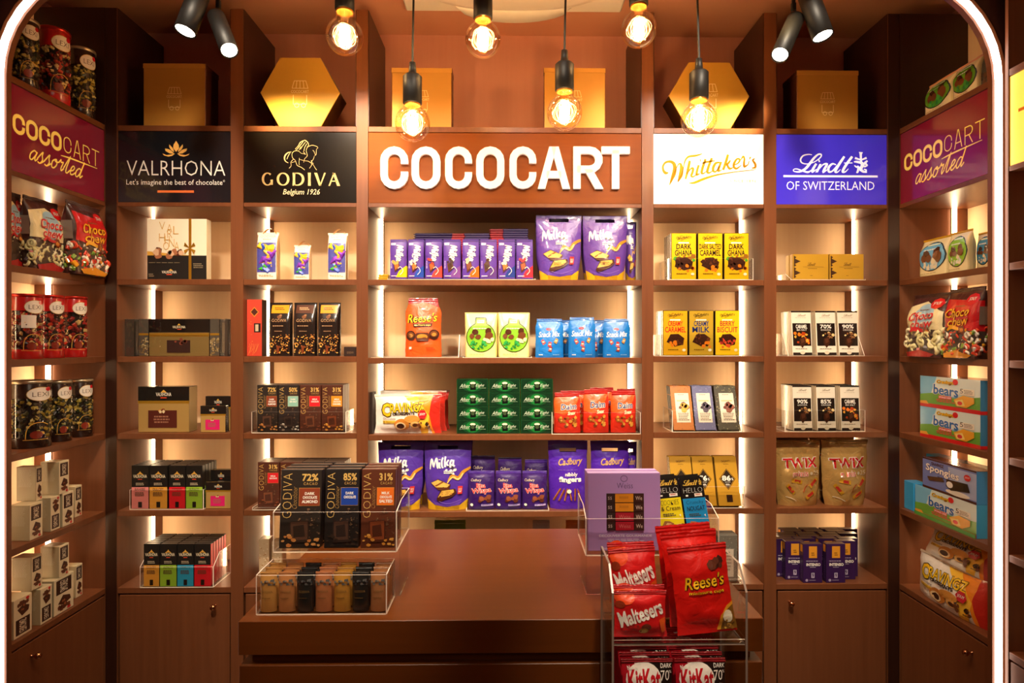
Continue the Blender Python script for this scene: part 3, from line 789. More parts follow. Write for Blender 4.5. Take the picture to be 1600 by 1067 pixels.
# ================================================================ SIGNS
def px_print(x0, y0, x1, y1, w, h, mat): return Print(w, h, mat, eps=.07, win=(x0, y0, x1, y1))
def sign(name, xa, xb, y, art, base, mat, label, win, t_=3.0):
    w, h = xb - xa, ZS1 - ZS0 - .2
    m = MB(mat); m.box(-w / 2, w / 2, 0, t_, 0, h, base, bev=.4)
    P = Print(w, h, mat, win=win, layer0=2); art(P); P.into(m, flat)
    f = MB('copper_wood'); f.box(-w / 2, w / 2, t_ + .1, t_ + 8, 0, h)
    sp = Spec('brand_sign', m.mesh(name), [part('light_box_back', f)]); return sp, w, h
def valrhona(P):
    w = '#efe9e0'; g = '#f0b862'
    P.text('VALRHONA', 196.5, 250.5, 352, 274, w, bold=-.012)
    P.text("Let's imagine the best of chocolate", 196, 280, 347.5, 291, w); P.text('®', 348.3, 280.5, 351.5, 284, w)
    P.rect(245, 297.2, 302.5, 300.8, '#e8743a')
    c = (274.5, 241.5)
    P.poly([(274.5, 219.5), (278.6, 226), (279.2, 231), (274.5, 237), (269.8, 231), (270.4, 226)], g)
    for s in (-1, 1):
        X = lambda a: 274.5 + s * a
        P.poly([(X(3), 237.5), (X(8), 234), (X(11), 229), (X(10.6), 225.3), (X(7), 229), (X(4), 233)], g)
        P.poly([(X(3), 240), (X(10), 239.5), (X(16.5), 235.5), (X(17.5), 231.5), (X(11), 233), (X(6), 236.5)], g)
        P.poly([(X(1.5), 239.4), (X(8), 241), (X(15), 242), (X(21.5), 239.5), (X(19), 242.5), (X(12), 244.5), (X(6), 243.2)], g)
def optima(P, word, x0, y0, x1, y1, col, thick=.30, mat=None):
    """flared roman capitals with thick and thin strokes, drawn as ribbons"""
    adv = {'G': 1.0, 'O': 1.1, 'D': 1.0, 'I': .3, 'V': .95, 'A': .95}; gap = .28
    tot = sum(adv[c] for c in word) + gap * (len(word) - 1); p0 = P.tr(x0, y1); p1 = P.tr(x1, y0)
    k = (p1[0] - p0[0]) / tot; H = p1[1] - p0[1]; T = thick * k * .62; t_ = T * .42; x = p0[0]; st = []
    def el(a0, a1, w, cx, n=16):
        o = []
        for i in range(n + 1):
            a = radians(a0 + (a1 - a0) * i / n); o.append((cx + (w / 2 - T / 2) * cos(a), p0[1] + H / 2 + (H / 2 - t_ / 2) * sin(a), t_ + (T - t_) * abs(cos(a)) ** 1.3))
        return o
    for c in word:
        w = adv[c] * k
        if c == 'O': st.append((el(0, 360, w, x + w / 2, 20)[:-1], True))
        if c == 'G':
            e = el(48, 318, w, x + w / 2, 16); st.append((e, False)); st.append(([(x + w * .86, p0[1] + H * .06, T * .9), (x + w * .86, p0[1] + H * .45, T)], False))
        if c == 'D':
            st.append(([(x + T / 2, p0[1], T * 1.15), (x + T / 2, p0[1] + H * .5, T * .9), (x + T / 2, p0[1] + H, T * 1.15)], False))
            st.append(([(x + T / 2, p0[1] + H - t_ / 2, t_), (x + w * .4, p0[1] + H - t_ / 2, t_)] + [(x + w * .38 + (w * .62 - T / 2) * cos(a), p0[1] + H / 2 + (H / 2 - t_ / 2) * sin(a), t_ + (T - t_) * cos(a)) for a in [pi / 2 - pi * i / 10 for i in range(1, 10)]] + [(x + w * .4, p0[1] + t_ / 2, t_), (x + T / 2, p0[1] + t_ / 2, t_)], False))
        if c == 'I': st.append(([(x + w / 2, p0[1], T * 1.2), (x + w / 2, p0[1] + H * .5, T * .95), (x + w / 2, p0[1] + H, T * 1.2)], False))
        if c == 'V':
            st.append(([(x + T / 2, p0[1] + H, T * 1.15), (x + w * .52, p0[1], T * .9)], False)); st.append(([(x + w * .52, p0[1], t_), (x + w - t_ / 2, p0[1] + H, t_ * 1.5)], False))
        if c == 'A':
            st.append(([(x + t_ / 2, p0[1], t_ * 1.5), (x + w * .48, p0[1] + H, t_)], False)); st.append(([(x + w * .46, p0[1] + H, T * .9), (x + w - T / 2, p0[1], T * 1.15)], False))
            st.append(([(x + w * .22, p0[1] + H * .36, t_), (x + w * .76, p0[1] + H * .36, t_)], False))
        x += w + gap * k
    P.multi(st, col, mat, smooth=False)
def godiva_sign(P):
    c = '#f3cf8c'; q = lambda x, y: (380 + x / 8.89, 215 + y / 8.89)
    a, b = q(550, 20), q(1040, 455); P.script(HORSE, *a, *b, c, wk=.72, k=3)
    a, b = q(248, 486), q(1342, 668); optima(P, 'GODIVA', a[0], a[1], b[0], b[1], c, thick=.34)
    a, b = q(545, 715), q(1062, 815); P.text('Belgium 1926', a[0], a[1], b[0], b[1], '#f3dcae', shear=.25, bold=.005)
def whit_sign(P):
    P.mat = 'lit_dim'; g = '#c8921c'; q = lambda x, y: (1020 + x / 8.89, 205 + y / 8.89)
    a, b = q(130, 310), q(1455, 775); P.script(WHIT, *a, *b, g)
    a, b = q(1075, 685), q(1445, 722); P.text('SINCE 1896', *a, *b, '#d8b860', sp=1.3)
def lindt_sign(P):
    w = '#f4f0ff'; q = lambda x, y: (1210 + x / 8.89, 205 + y / 8.89)
    a, b = q(260, 305), q(1110, 588); P.script(LINDT, *a, *b, w)
    a, b = q(1110, 290), q(1305, 585); P.script(DRAGON, *a, *b, w, wk=1.15)
    a, b = q(125, 622), q(1445, 650); P.rect(*a, *b, w)
    a, b = q(168, 708), q(1398, 828); P.text('OF SWITZERLAND', *a, *b, w, bold=-.005)
def coco_side(P):
    g = '#e9bf52'
    P.coco('COCO', .05, .325, .51, .56, g, wt=.30); P.coco('CART', .53, .315, .93, .55, g, wt=.10)
    P.script(cursive('assorted', .15), .2, .565, .76, .80, g, wk=.95)
    P.stroke([(.5, .60, .004), (.62, .585, .012), (.91, .575, .004)], .01, g)
for ci, art, base, mat, lab, x0, x1, yy in (
    (0, valrhona, '#15171c', 'signgloss', 'glossy black sign with gold lotus emblem and white capitals', 183, 360.5, (205, 316)),
    (1, godiva_sign, '#17130f', 'signgloss', 'glossy black sign with gold horse and rider emblem', 380, 557, (206, 317)),
    (3, whit_sign, '#fff2d8', 'lit', 'brightly lit white sign with gold script lettering', 1021, 1194, (210, 321)),
    (4, lindt_sign, '#3b2fc4', 'lit_mid', 'lit blue sign with white script and small emblem', 1213, 1387, (211, 321))):
    xa, xb, _ = BAY[ci]
    sp, w, h = sign('brand_sign', xa + .6, xb - .6, 0, art, base, mat, lab, (x0, yy[0], x1, yy[1]))
    make(sp, W((xa + xb) / 2, 1001.5, ZS0 + .1), lab, 'sign', 'brand signs over the bays')
for sgn, PL, lab in ((-1, PLL, 'dark red sign with gold letters on the left wall cabinet'), (1, PLR, 'dark red sign with gold letters on the right wall cabinet')):
    w, h = 999 - 807, ZS1 - ZS0 - .2
    m = MB('lit_dim'); m.box(-w / 2, w / 2, 0, 3, 0, h, '#7a1428', bev=.4)
    P = Print(w, h, 'lit_mid', layer0=2); coco_side(P); P.into(m, flat)
    f = MB('copper_wood'); f.box(-w / 2, w / 2, 3.1, 9, 0, h)
    make(Spec('brand_sign', m.mesh('brand_sign'), [part('light_box_back', f)]), W(PL + sgn * 1.5, 903, ZS0 + .1), lab, 'sign', 'red signs on the side cabinets', rz_=-sgn * pi / 2)
w = 132
for sgn, PL in ((1, PLR), (-1, PLL)):
    m = MB('lit'); m.box(-w / 2, w / 2, 0, 3, 0, h, '#f2c24a' if sgn > 0 else '#7a1428', bev=.4)
    if sgn > 0: P = Print(w, h, 'lit_mid', layer0=2); P.stroke([(.10, .42), (.3, .42)], .03, '#c46a1a', smooth=False); P.stroke([(.2, .42), (.2, .72)], .03, '#e8a82a', smooth=False); P.into(m, flat)
    make(Spec('brand_sign', m.mesh('brand_sign')), W(PL + sgn * 1.5, 712.4, ZS0 + .1), 'glowing yellow sign at the right edge beyond the arch' if sgn > 0 else 'dark sign on the left cabinet on the near side of the arch', 'sign', rz_=-sgn * pi / 2)

# centre sign: board with separate raised letters
xa, xb, _ = BAY[2]
m = MB('sign_wood'); m.box(xa + .3, xb - .3, 1.5, 8, ZS0 + .1, ZS1 - .1, bev=.4)
t = Thing('shop_sign', W((xa + xb) / 2, 1001, ZS0), 'long copper-brown board with eight raised white letters, centre of the back wall', 'sign')
t.part('sign_board', m)
def solid(strokes, y0, y1, m, col='#ffffff'):
    for p, cl in strokes:
        v, f = ribbon(p, cl); n = len(v); h = n // 2
        a = [(x, y0, z) for x, z in v]; b = [(x, y1, z) for x, z in v]
        F_ = [q[::-1] for q in f]
        m.add(a + b, f + [tuple(n + i for i in q[::-1]) for q in f], col)
        N = h if cl else h - 1; sf = []
        for i in range(N):
            j = (i + 1) % h; sf += [(i, n + i, n + j, j), (h + i, h + j, n + h + j, n + h + i)]
        if not cl: sf += [(0, h, n + h, n), (h - 1, n + h - 1, n + 2 * h - 1, 2 * h - 1)]
        m.add(a + b, sf, col)
for ch, xl, xr in (('C', 594.3, 637.6), ('O', 643, 688), ('C', 695.5, 737.5), ('O', 744, 788), ('C', 796, 838), ('A', 840.5, 890.5), ('R', 896, 942), ('T', 940, 984)):
    X0, X1 = XX(xl, 996), XX(xr, 996); Z1, Z0 = ZZ((xl + xr) / 2, 229, 996), ZZ((xl + xr) / 2, 294.8, 996)
    S = 11.2
    if ch in 'CO': gw = (X1 - X0 - S); hh = (Z1 - Z0 - S) / gw
    elif ch == 'R': gw = (X1 - X0 - S) / .98; hh = (Z1 - Z0) / gw - .17 - S / 2 / gw
    elif ch == 'A': gw = (X1 - X0 - S) / 1.0; hh = (Z1 - Z0) / gw - .34
    else: gw = (X1 - X0) / 1.2; hh = (Z1 - Z0) / gw - .17 - S / 2 / gw
    st = []
    for pts, cl in cc_glyph(ch, hh):
        off = {'C': S / 2, 'O': S / 2, 'R': S / 2, 'A': S / 2, 'T': gw * .1}[ch]; zo = S / 2 if ch in 'CO' else gw * .17
        st.append(([(X0 + off + a * gw, Z0 + zo + b * gw, S) for a, b in pts], cl is True))
    m = MB('letter'); solid(st, -4.6, 1.4, m, '#f7e6d6'); t.part('sign_letter', m, 'raised white letter ' + ch)

# ================================================================ GOODS
def fit(x0, x1, yt, z, d, yb=None):
    """real width/height in u and world position of something standing on height z at depth d"""
    X0, X1 = XX(x0, d), XX(x1, d); top = ZZ((x0 + x1) / 2, yt, d)
    if z is None: z = ZZ((x0 + x1) / 2, yb, d)
    return X1 - X0, top - z, W((X0 + X1) / 2, d, z + .12)
def put(spec, x, d, z, label, cat, group=None, lean=0.0, rz_=0.0, name=None, ry2=0):
    """x in screen px at depth d, z in u; a lean lifts the rear edge clear of the shelf"""
    return make(spec, W(XX(x, d), d, z + .12 + spec.t * sin(lean)), label, cat, group, rz_=rz_, lean=lean, name=name, ry2=ry2)
def tray(name, x0, x1, d0, d1, z, hf, hs, label, group=None, yaw=0, back=0, sides=(1, 1), thick=1.0, unit=None):
    """clear acrylic tray: floor, low front lip, side walls, optional back"""
    X0, X1 = (XX(x0, d0), XX(x1, d0)) if unit is None else (x0, x1)
    w, dp = X1 - X0, d1 - d0
    def slab(m, a, b, c, d_, e, f):  # clear sheet with pale edges
        vs = [(x, y, z_) for z_ in (e, f) for y in (c, d_) for x in (a, b)]
        fs = [(0, 1, 5, 4), (3, 2, 6, 7), (2, 0, 4, 6), (1, 3, 7, 5), (4, 5, 7, 6), (2, 3, 1, 0)]
        dims = (b - a, d_ - c, f - e); thin = dims.index(min(dims))
        keep = {0: (2, 3), 1: (0, 1), 2: (4, 5)}[thin]
        m.add(vs, [fs[i] for i in keep], '#ffffff', 'acrylic'); m.add(vs, [fs[i] for i in range(6) if i not in keep], '#ffffff', 'acrylic_edge')
    m = MB('acrylic'); slab(m, -w / 2, w / 2, 0, dp, 0, thick)
    ps = []
    q = MB('acrylic'); slab(q, -w / 2, w / 2, -thick, -.02, 0, hf); ps.append(part('front_panel', q))
    for s_ in (0, 1):
        if not sides[s_]: continue
        a = -w / 2 - thick if s_ == 0 else w / 2 + .02; b = a + thick - .02
        q = MB('acrylic'); prof = [(0, 0), (dp, 0), (dp, hs), (dp * .35, hs), (0, hf)]
        n = len(prof); vs = [(a, y, zz) for y, zz in prof] + [(b, y, zz) for y, zz in prof]
        q.add(vs, [tuple(range(n))[::-1], tuple(range(n, 2 * n))], '#ffffff', 'acrylic')
        q.add(vs, [(i, (i + 1) % n, n + (i + 1) % n, n + i) for i in range(n)], '#ffffff', 'acrylic_edge'); ps.append(part('side_panel', q))
    if back: q = MB('acrylic'); slab(q, -w / 2, w / 2, dp + .02, dp + thick, 0, back); ps.append(part('back_panel', q))
    sp = Spec(name, m.mesh(name), ps)
    return make(sp, W((X0 + X1) / 2, d0, z + .06), label, 'tray', group, rz_=yaw)
B1, B2, B3, B4, B5 = BAY

# ---------------------------------------------------------------- shop's own gold boxes on the top shelf
def cart_logo(P, cx, cy, s, col='#f3cf8a'):
    k = s; L = []
    def ln(*p): P.stroke([(cx + a * k, cy + b * k * P.w / P.h) for a, b in p], .008, col, smooth=False)
    ln((-.5, -.15), (-.36, -.62), (.36, -.62), (.5, -.15), (-.5, -.15))
    for a in (-.24, 0, .24): ln((a * .8, -.62), (a * 1.05, -.15))
    ln((-.42, .28), (-.42, .85), (.42, .85), (.42, .28))
    for a in (-.2, .22):
        ln(*[(a + .14 * cos(q * pi / 4), .92 + .14 * sin(q * pi / 4)) for q in range(9)])
    P.text('COCOCART', cx - .56 * k, cy - .03 * k * P.w / P.h, cx + .56 * k, cy + .16 * k * P.w / P.h, col, bold=.01)
for x0, x1, yt, dep, lab in ((224, 321, 100, 45, 'square gold gift box on the top shelf above the lotus sign'),
                             (612, 706, 107, 28, 'tall gold box with brightly lit left edge, above the centre sign'),
                             (850, 946, 107, 12, 'slim dull gold box right of the hanging bulbs, above the centre sign'),
                             (1245, 1341, 111, 52, 'square gold gift box on the top shelf above the blue sign')):
    d = 1012; w, h, loc = fit(x0, x1, yt, ZTOP, d)
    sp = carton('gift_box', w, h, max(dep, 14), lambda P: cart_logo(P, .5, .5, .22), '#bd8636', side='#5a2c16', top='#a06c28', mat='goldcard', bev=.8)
    lid = MB('goldcard'); lid.box(-w / 2 - .5, w / 2 + .5, -.5, max(dep, 14) + .5, h - 7, h + .6, '#c48c3a', side='#5e2f18', bev=.4)
    sp.parts.append(part('lid', lid))
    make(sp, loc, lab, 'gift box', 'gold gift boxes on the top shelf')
for x0, x1, yt, sgn, lab in ((406.5, 531, 90, 1, 'hexagonal gold gift box standing above the horse sign'), (1045, 1171, 97.3, -1, 'hexagonal gold gift box standing above the glowing white sign')):
    d = 1010; w, h, loc = fit(x0, x1, yt, ZTOP, d); T = 45; c = '#cf9a36'
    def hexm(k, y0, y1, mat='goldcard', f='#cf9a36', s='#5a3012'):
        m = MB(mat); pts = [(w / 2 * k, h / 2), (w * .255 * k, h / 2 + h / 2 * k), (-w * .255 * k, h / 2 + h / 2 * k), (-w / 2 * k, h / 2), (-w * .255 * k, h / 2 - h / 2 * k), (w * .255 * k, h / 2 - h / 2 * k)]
        b = .8; q = [(x * (1 - 2 * b / w), h / 2 + (z - h / 2) * (1 - 2 * b / h)) for x, z in pts]
        vs = [(x, y0, z) for x, z in q] + [(x, y0 + b, z) for x, z in pts] + [(x, y1, z) for x, z in pts]
        m.add(vs, [tuple(range(6))[::-1]] + [(i, (i + 1) % 6, 6 + (i + 1) % 6, 6 + i) for i in range(6)], f)
        m.add(vs, [(6 + i, 6 + (i + 1) % 6, 12 + (i + 1) % 6, 12 + i) for i in range(6)] + [tuple(range(12, 18))], s); return m
    m = hexm(.985, 10, T); lid = hexm(1, 0, 18)
    P = Print(w, h, 'goldcard'); cart_logo(P, .5, .47, .2, '#f7dc9a'); P.into(lid, flat)
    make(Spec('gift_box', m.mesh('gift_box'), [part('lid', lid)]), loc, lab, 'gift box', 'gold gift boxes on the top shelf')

# ---------------------------------------------------------------- art for the packs
K, WH, GD = '#191512', '#f4eee2', '#d9a441'
def art_valr(col, black='#1b1714'):
    def a(P):
        P.rect(.0, .0, 1, .5, black); P.rect(0, .5, 1, 1, col)
        P.poly([(.5, .13), (.62, .2), (.38, .2)], GD); P.poly([(.3, .21), (.42, .17), (.4, .22)], GD); P.poly([(.7, .21), (.58, .17), (.6, .22)], GD)
        P.text('VALRHONA', .1, .21, .9, .285, '#f3e3c0', bold=.01); P.rect(.38, .31, .62, .325, '#e8502c')
        P.bars(.25, .4, .75, .47, 2, '#b9a98c', seed=3); P.text({'#e98a86': 'BAHIBE', '#e6a23c': 'DULCEY', '#e0202c': 'MANJARI', '#9cc437': 'ALPACO', '#2fa4cf': 'OPALYS'}.get(col, 'TANARIVA'), .2, .52, .8, .58, '#4a2c1c')
        P.bars(.2, .62, .8, .72, 3, '#6b4a34', seed=5); P.rect(.4, .84, .62, .97, '#231a14')
    return a
def art_goldbox(win, bow=True):
    def a(P):
        P.rect(0, 0, 1, .31, '#1c1815'); P.rect(0, .31, 1, .37, '#e9b23a', mat='goldfoil')
        P.poly([(.5, .07), (.56, .13), (.44, .13)], GD); P.text('VALRHONA', .35, .13, .65, .21, '#eadfca', bold=.01); P.rect(.44, .235, .56, .255, '#e8502c')
        P.rect(.2, .52, .76, .9, win); P.bars(.3, .64, .66, .82, 3, '#9c6a52', seed=2)
        P.blobs(.36, .52, .64, .58, 8, .035, ['#c98a4a', '#7a3c1e', '#e8cfa0'], seed=4)
    return a
def art_godiva_bar(pct, box, col, name, photo):
    def a(P):
        P.text('GODIVA', .06, .05, .28, .62, '#d6ae62', rot=90, bold=-.02, sp=1.1)
        P.text('Chocolatier', .29, .22, .41, .5, '#c59a55', rot=90, shear=.3, bold=-.02)
        P.text(pct, .52, .055, .92, .15, '#d8b060', bold=.03); P.text('CACAO', .56, .165, .9, .2, '#c29a55', bold=.01, sp=1.3)
        P.rect(.455, .235, .965, .465, '#b98a4a'); P.rect(.465, .24, .96, .46, col)
        P.text(name[0], .6, .29, .84, .325, WH, bold=.03)
        if len(name) > 1: P.text(name[1], .55, .34, .9, .375, WH, bold=.04)
        if len(name) > 2: P.text(name[2], .53, .39, .92, .43, WH, bold=.04)
        P.blobs(.45, .48, .98, .9, 50, .02, ['#4a382c', '#7a5c44'], seed=9)
        P.poly([(.24, .66), (.72, .64), (.74, .92), (.26, .93)], photo[1]); P.poly([(.28, .67), (.69, .66), (.7, .89), (.29, .9)], photo[0])
        P.poly([(.34, .72), (.6, .7), (.64, .85), (.36, .86)], photo[1])
        P.blobs(.02, .83, .36, .97, 9, .055, photo[2], seed=3, squash=.7); P.blobs(.62, .87, .98, .97, 8, .05, photo[2], seed=5, squash=.7)
    return a
def art_milka(c1, c2, sub, seed):
    def a(P):
        P.poly([(.3, 1), (.55, .8), (1, .66), (1, 1)], c1); P.poly([(0, .96), (1, .96), (1, 1), (0, 1)], '#5b3c8f')
        P.rect(0, 0, 1, .055, '#4c2f86'); P.rect(.06, .09, .34, .145, '#e9dff4'); P.rect(.08, .1, .3, .13, '#b9a6da')
        P.script(MILKA, .36, .14, .82, .56, WH, turn=-90, wk=1.0)
        P.blobs(.3, .34, .4, .46, 4, .04, [WH], seed=seed); P.rect(0, .42, 1, .428, '#4c2f86')
        P.poly([(.22, .62), (.52, .56), (.62, .72), (.3, .84)], '#5c2f1a'); P.poly([(.27, .64), (.5, .6), (.55, .70), (.33, .78)], c2)
        P.blobs(.2, .5, .5, .64, 5, .09, [sub], seed=seed); P.stroke([(.5, .74), (.65, .7), (.8, .8), (.62, .9)], .03, WH)
        P.bars(.08, .92, .5, .955, 1, WH, seed=seed); P.bars(.06, .55, .16, .75, 5, '#cbbbe6', seed=2)
    return a
def art_milka_pouch(lu=True):
    def a(P):
        P.script(MILKA, .1, .22, .66, .39, WH, rot=8, wk=1.1)
        P.blobs(.42, .34, .66, .47, 12, .035, [WH, '#2a1a3a', WH], seed=3); P.bars(.42, .42, .66, .47, 2, WH, seed=3)
        P.stroke([(.5, .6, .02), (.6, .5, .07), (.74, .53, .08), (.84, .44, .07), (1.0, .38, .05)], .06, '#c98a28'); P.stroke([(.5, .6, .01), (.62, .51, .03), (.74, .545, .03), (.84, .455, .03)], .02, '#f0cf86')
        P.poly([(.13, .6), (.3, .54), (.58, .62), (.54, .7), (.3, .7)], '#5a2d16'); P.poly([(.14, .6), (.3, .55), (.56, .62), (.5, .66), (.24, .66)], '#e6b95c'); P.stroke([(.24, .645), (.42, .575)], .03, '#8a4c20', smooth=False)
        P.poly([(.24, .84), (.36, .7), (.68, .68), (.72, .74), (.62, .8), (.3, .88)], '#4a2412'); P.poly([(.28, .81), (.38, .71), (.64, .69), (.66, .73), (.56, .78)], '#e2b04f')
        P.bars(.36, .72, .62, .78, 3, '#a8702c', seed=1)
        P.rect(.74, .645, .84, .76, '#d8352a'); P.text('LU', .76, .67, .82, .735, WH, bold=.03)
        P.stroke([(.2, .9), (.5, .93), (.8, .88)], .012, '#7f62b5'); P.stroke([(.3, .87), (.55, .9), (.85, .84)], .01, '#7f62b5')
    return a
def art_whit(l1, l2, tc, bg='#e3b50f', photo=('#3b1c10', '#5c2f18', '#e07b1a'), leaf=None, seed=1):
    def a(P):
        P.rect(.02, .01, .98, .99, bg)
        P.script(WHIT, .2, .055, .8, .17, '#3a2410', k=2, wk=1.2); P.rect(.28, .2, .7, .225, WH)
        P.text(l1, .2 if len(l1) < 9 else .06, .235, .8 if len(l1) < 9 else .94, .35, tc, bold=.02); P.text(l2, .14 if len(l2) < 6 else .08, .365, .84 if len(l2) < 6 else .92, .49, tc, bold=.02)
        if leaf: P.blobs(.15, .5, .9, .6, 10, .09, [leaf, '#8c5a1a'], seed=seed)
        P.poly([(.14, .7), (.3, .53), (.62, .52), (.86, .62), (.8, .76), (.5, .8)], photo[0]); P.blobs(.2, .56, .8, .76, 12, .09, [photo[1], photo[0]], seed=seed, k=4)
        P.blobs(.15, .7, .85, .82, 5, .07, [photo[2]], seed=seed + 2)
        P.bars(.2, .86, .66, .9, 1, '#7a5a10', seed=3); P.ell(.84, .88, .07, .03, '#efe6c8')
    return a
def art_lindtx(pct, sub, fire=False):
    def a(P):
        P.rect(0, 0, 1, .035, '#2a211c'); P.script(LINDT, .3, .07, .75, .125, '#9c8a70', k=2, wk=1.3); P.bars(.2, .15, .85, .165, 1, '#b7a68c')
        P.rect(.05, .28, .95, .79, '#1d1511'); P.text(pct, .22, .31, .78, .40, WH, bold=.02); P.text(sub, .25, .415, .75, .45, WH)
        if fire: P.blobs(.15, .5, .85, .74, 16, .1, ['#e0731a', '#a83a10', '#f0a83a'], seed=2)
        else: P.blobs(.2, .5, .85, .6, 10, .07, ['#e6c98c', '#8a5a34'], seed=3)
        P.poly([(.38, .62), (.62, .58), (.7, .72), (.5, .84), (.34, .73)], '#3c1f12'); P.poly([(.42, .64), (.6, .61), (.62, .7), (.46, .74)], '#5a3220')
        P.bars(.15, .85, .85, .87, 1, '#6b5a48'); P.rect(.03, .94, .97, 1, '#2a211c'); P.ell(.5, .945, .12, .04, '#d9cbb2')
    return a
def art_gold86(n):
    def a(P):
        P.script(WHIT, .3, .07, .72, .13, '#7a5618', k=2, wk=1.3); P.bars(.38, .15, .64, .175, 2, '#7a5618'); P.ell(.5, .2, .012, .006, '#7a5618')
        P.poly([(.5, .25), (.86, .46), (.5, .68), (.14, .46)], '#2d2216'); P.poly([(.5, .265), (.83, .46), (.5, .665), (.17, .46)], '#c8962c'); P.poly([(.5, .275), (.81, .46), (.5, .655), (.19, .46)], '#2d2216')
        P.text(n, .26, .39, .66, .50, WH, bold=.035); P.text('%', .68, .44, .76, .49, WH, bold=.02); P.text('CACAO', .38, .515, .62, .535, WH); P.bars(.4, .56, .6, .6, 2, WH)
        P.rect(.38, .78, .64, .92, '#2c1a12')
    return a
def art_weave(c1, c2, win):
    def a(P):
        P.blobs(0, 0, 1, 1, 160, .035, [c1, c2], seed=5, k=4); P.rect(.2, .17, .86, .83, '#efe2cd'); P.bars(.35, .2, .7, .22, 1, '#8a7a66'); P.rect(.28, .33, .78, .36, '#d9c08c')
        P.blobs(.34, .42, .72, .56, 9, .12, win, seed=3); P.bars(.28, .62, .8, .8, 5, '#8f8270', seed=4)
    return a
def art_after(P):
    P.rect(.02, .03, .98, .97, '#0c2c16'); P.ell(.5, .5, .34, .46, '#10401f', n=18); P.ell(.5, .5, .22, .4, '#17702f', n=18); P.poly([(.42, .22), (.6, .2), (.61, .8), (.43, .82)], '#0b120b')
    P.ell(.51, .3, .09, .09, '#e6e0c0'); P.ell(.51, .5, .06, .15, '#3a4a30')
    P.text('After', .1, .36, .42, .62, '#dfe6d0', shear=.35, bold=-.01); P.text('Eight', .6, .36, .88, .62, '#dfe6d0', shear=.35, bold=-.01); P.stroke([(.08, .68), (.4, .64)], .006, '#b8c8a8', smooth=False); P.stroke([(.62, .66), (.92, .66)], .006, '#b8c8a8', smooth=False)
def art_reese(P, dark=False):
    P.poly([(0, 0), (1, 0), (1, .16), (.6, .07), (0, .1)], '#b3121a'); P.text("Pieces", .5, .05, .9, .09, '#f0a0a0')
    P.text("Reese's", .07, .27, .91, .42, '#3a1408', bold=.055, shear=.25, rot=3); P.text("Reese's", .06, .265, .9, .415, '#f2c21a', bold=.015, shear=.25, rot=3)
    P.poly([(.22, .44), (.78, .43), (.75, .485), (.25, .5)], '#4a200c'); P.text('miniature cups', .27, .445, .73, .485, '#f0b83a', bold=.03)
    for cx, cy in ((.17, .64), (.82, .62)):
        P.ell(cx, cy, .14, .085, '#3f1d10'); P.ell(cx, cy - .01, .1, .05, '#7a4423'); P.ell(cx, cy, .06, .03, '#c98a3a')
    P.poly([(.28, .62), (.38, .59), (.64, .59), (.72, .62), (.66, .73), (.34, .73)], '#5a2a12'); P.ell(.5, .66, .15, .045, '#d8892f')
    P.rect(.13, .83, .2, .87, WH); P.bars(.6, .84, .85, .88, 2, '#a83210')
def art_green_pouch(P):
    P.ell(.5, .56, .455, .34, '#26331a', n=22); P.poly([(.33, .11), (.66, .11), (.7, .3), (.3, .3)], '#26331a'); P.ell(.5, .56, .43, .32, '#7fb52c', n=22); P.poly([(.36, .13), (.63, .13), (.68, .3), (.32, .3)], '#7fb52c')
    P.rect(.38, .17, .6, .245, '#e9e3b8'); P.text('Fine', .41, .18, .57, .22, '#4a6a20'); P.bars(.25, .35, .75, .4, 1, '#d9ecac')
    P.blobs(.2, .42, .8, .6, 7, .11, ['#4a2614', '#6b3b20'], seed=4, k=8); P.blobs(.15, .66, .75, .82, 16, .06, ['#1f7a34', '#2f9a48'], seed=5, k=3); P.blobs(.6, .6, .85, .75, 5, .06, ['#e9d9a8'], seed=7)
    P.bars(.15, .93, .7, .96, 1, '#b8a870')
def art_snack(P):
    P.ell(.47, .27, .1, .035, '#c8324a'); P.text('Snack Mix', .1, .33, .88, .47, WH, bold=.008, shear=.3, rot=2)
    for cx, cy, r, c in ((.27, .6, -35, '#b5484a'), (.5, .66, 10, '#d83a3a'), (.73, .57, 30, '#b9853c'), (.52, .78, 15, '#8a2f2a')):
        P.poly([(cx + (a * cos(radians(r)) - b * sin(radians(r))), cy + (a * sin(radians(r)) + b * cos(radians(r))) * .8) for a, b in ((-.05, -.08), (.05, -.08), (.06, .08), (-.06, .08))], c)
        P.ell(cx, cy, .045, .02, '#e9c9b0')
    P.bars(.12, .92, .28, .96, 1, WH); P.bars(.6, .92, .88, .95, 1, '#9fd0f0')
def art_daim(P):
    P.poly([(0, .12), (1, .1), (.75, .4), (.4, .55), (0, .5)], '#e2571c'); P.text('Daim', .24, .27, .86, .43, '#f3ead8', bold=.06, shear=.15, rot=3); P.text('Daim', .25, .275, .85, .42, '#1d2a6a', bold=.02, shear=.15, rot=3)
    P.text('Snax', .5, .46, .82, .55, '#f6d9b0', bold=.04, shear=.3, rot=6); P.blobs(.2, .6, .85, .84, 26, .06, ['#7a3a16', '#b5702a', '#e0a040'], seed=6, k=5)
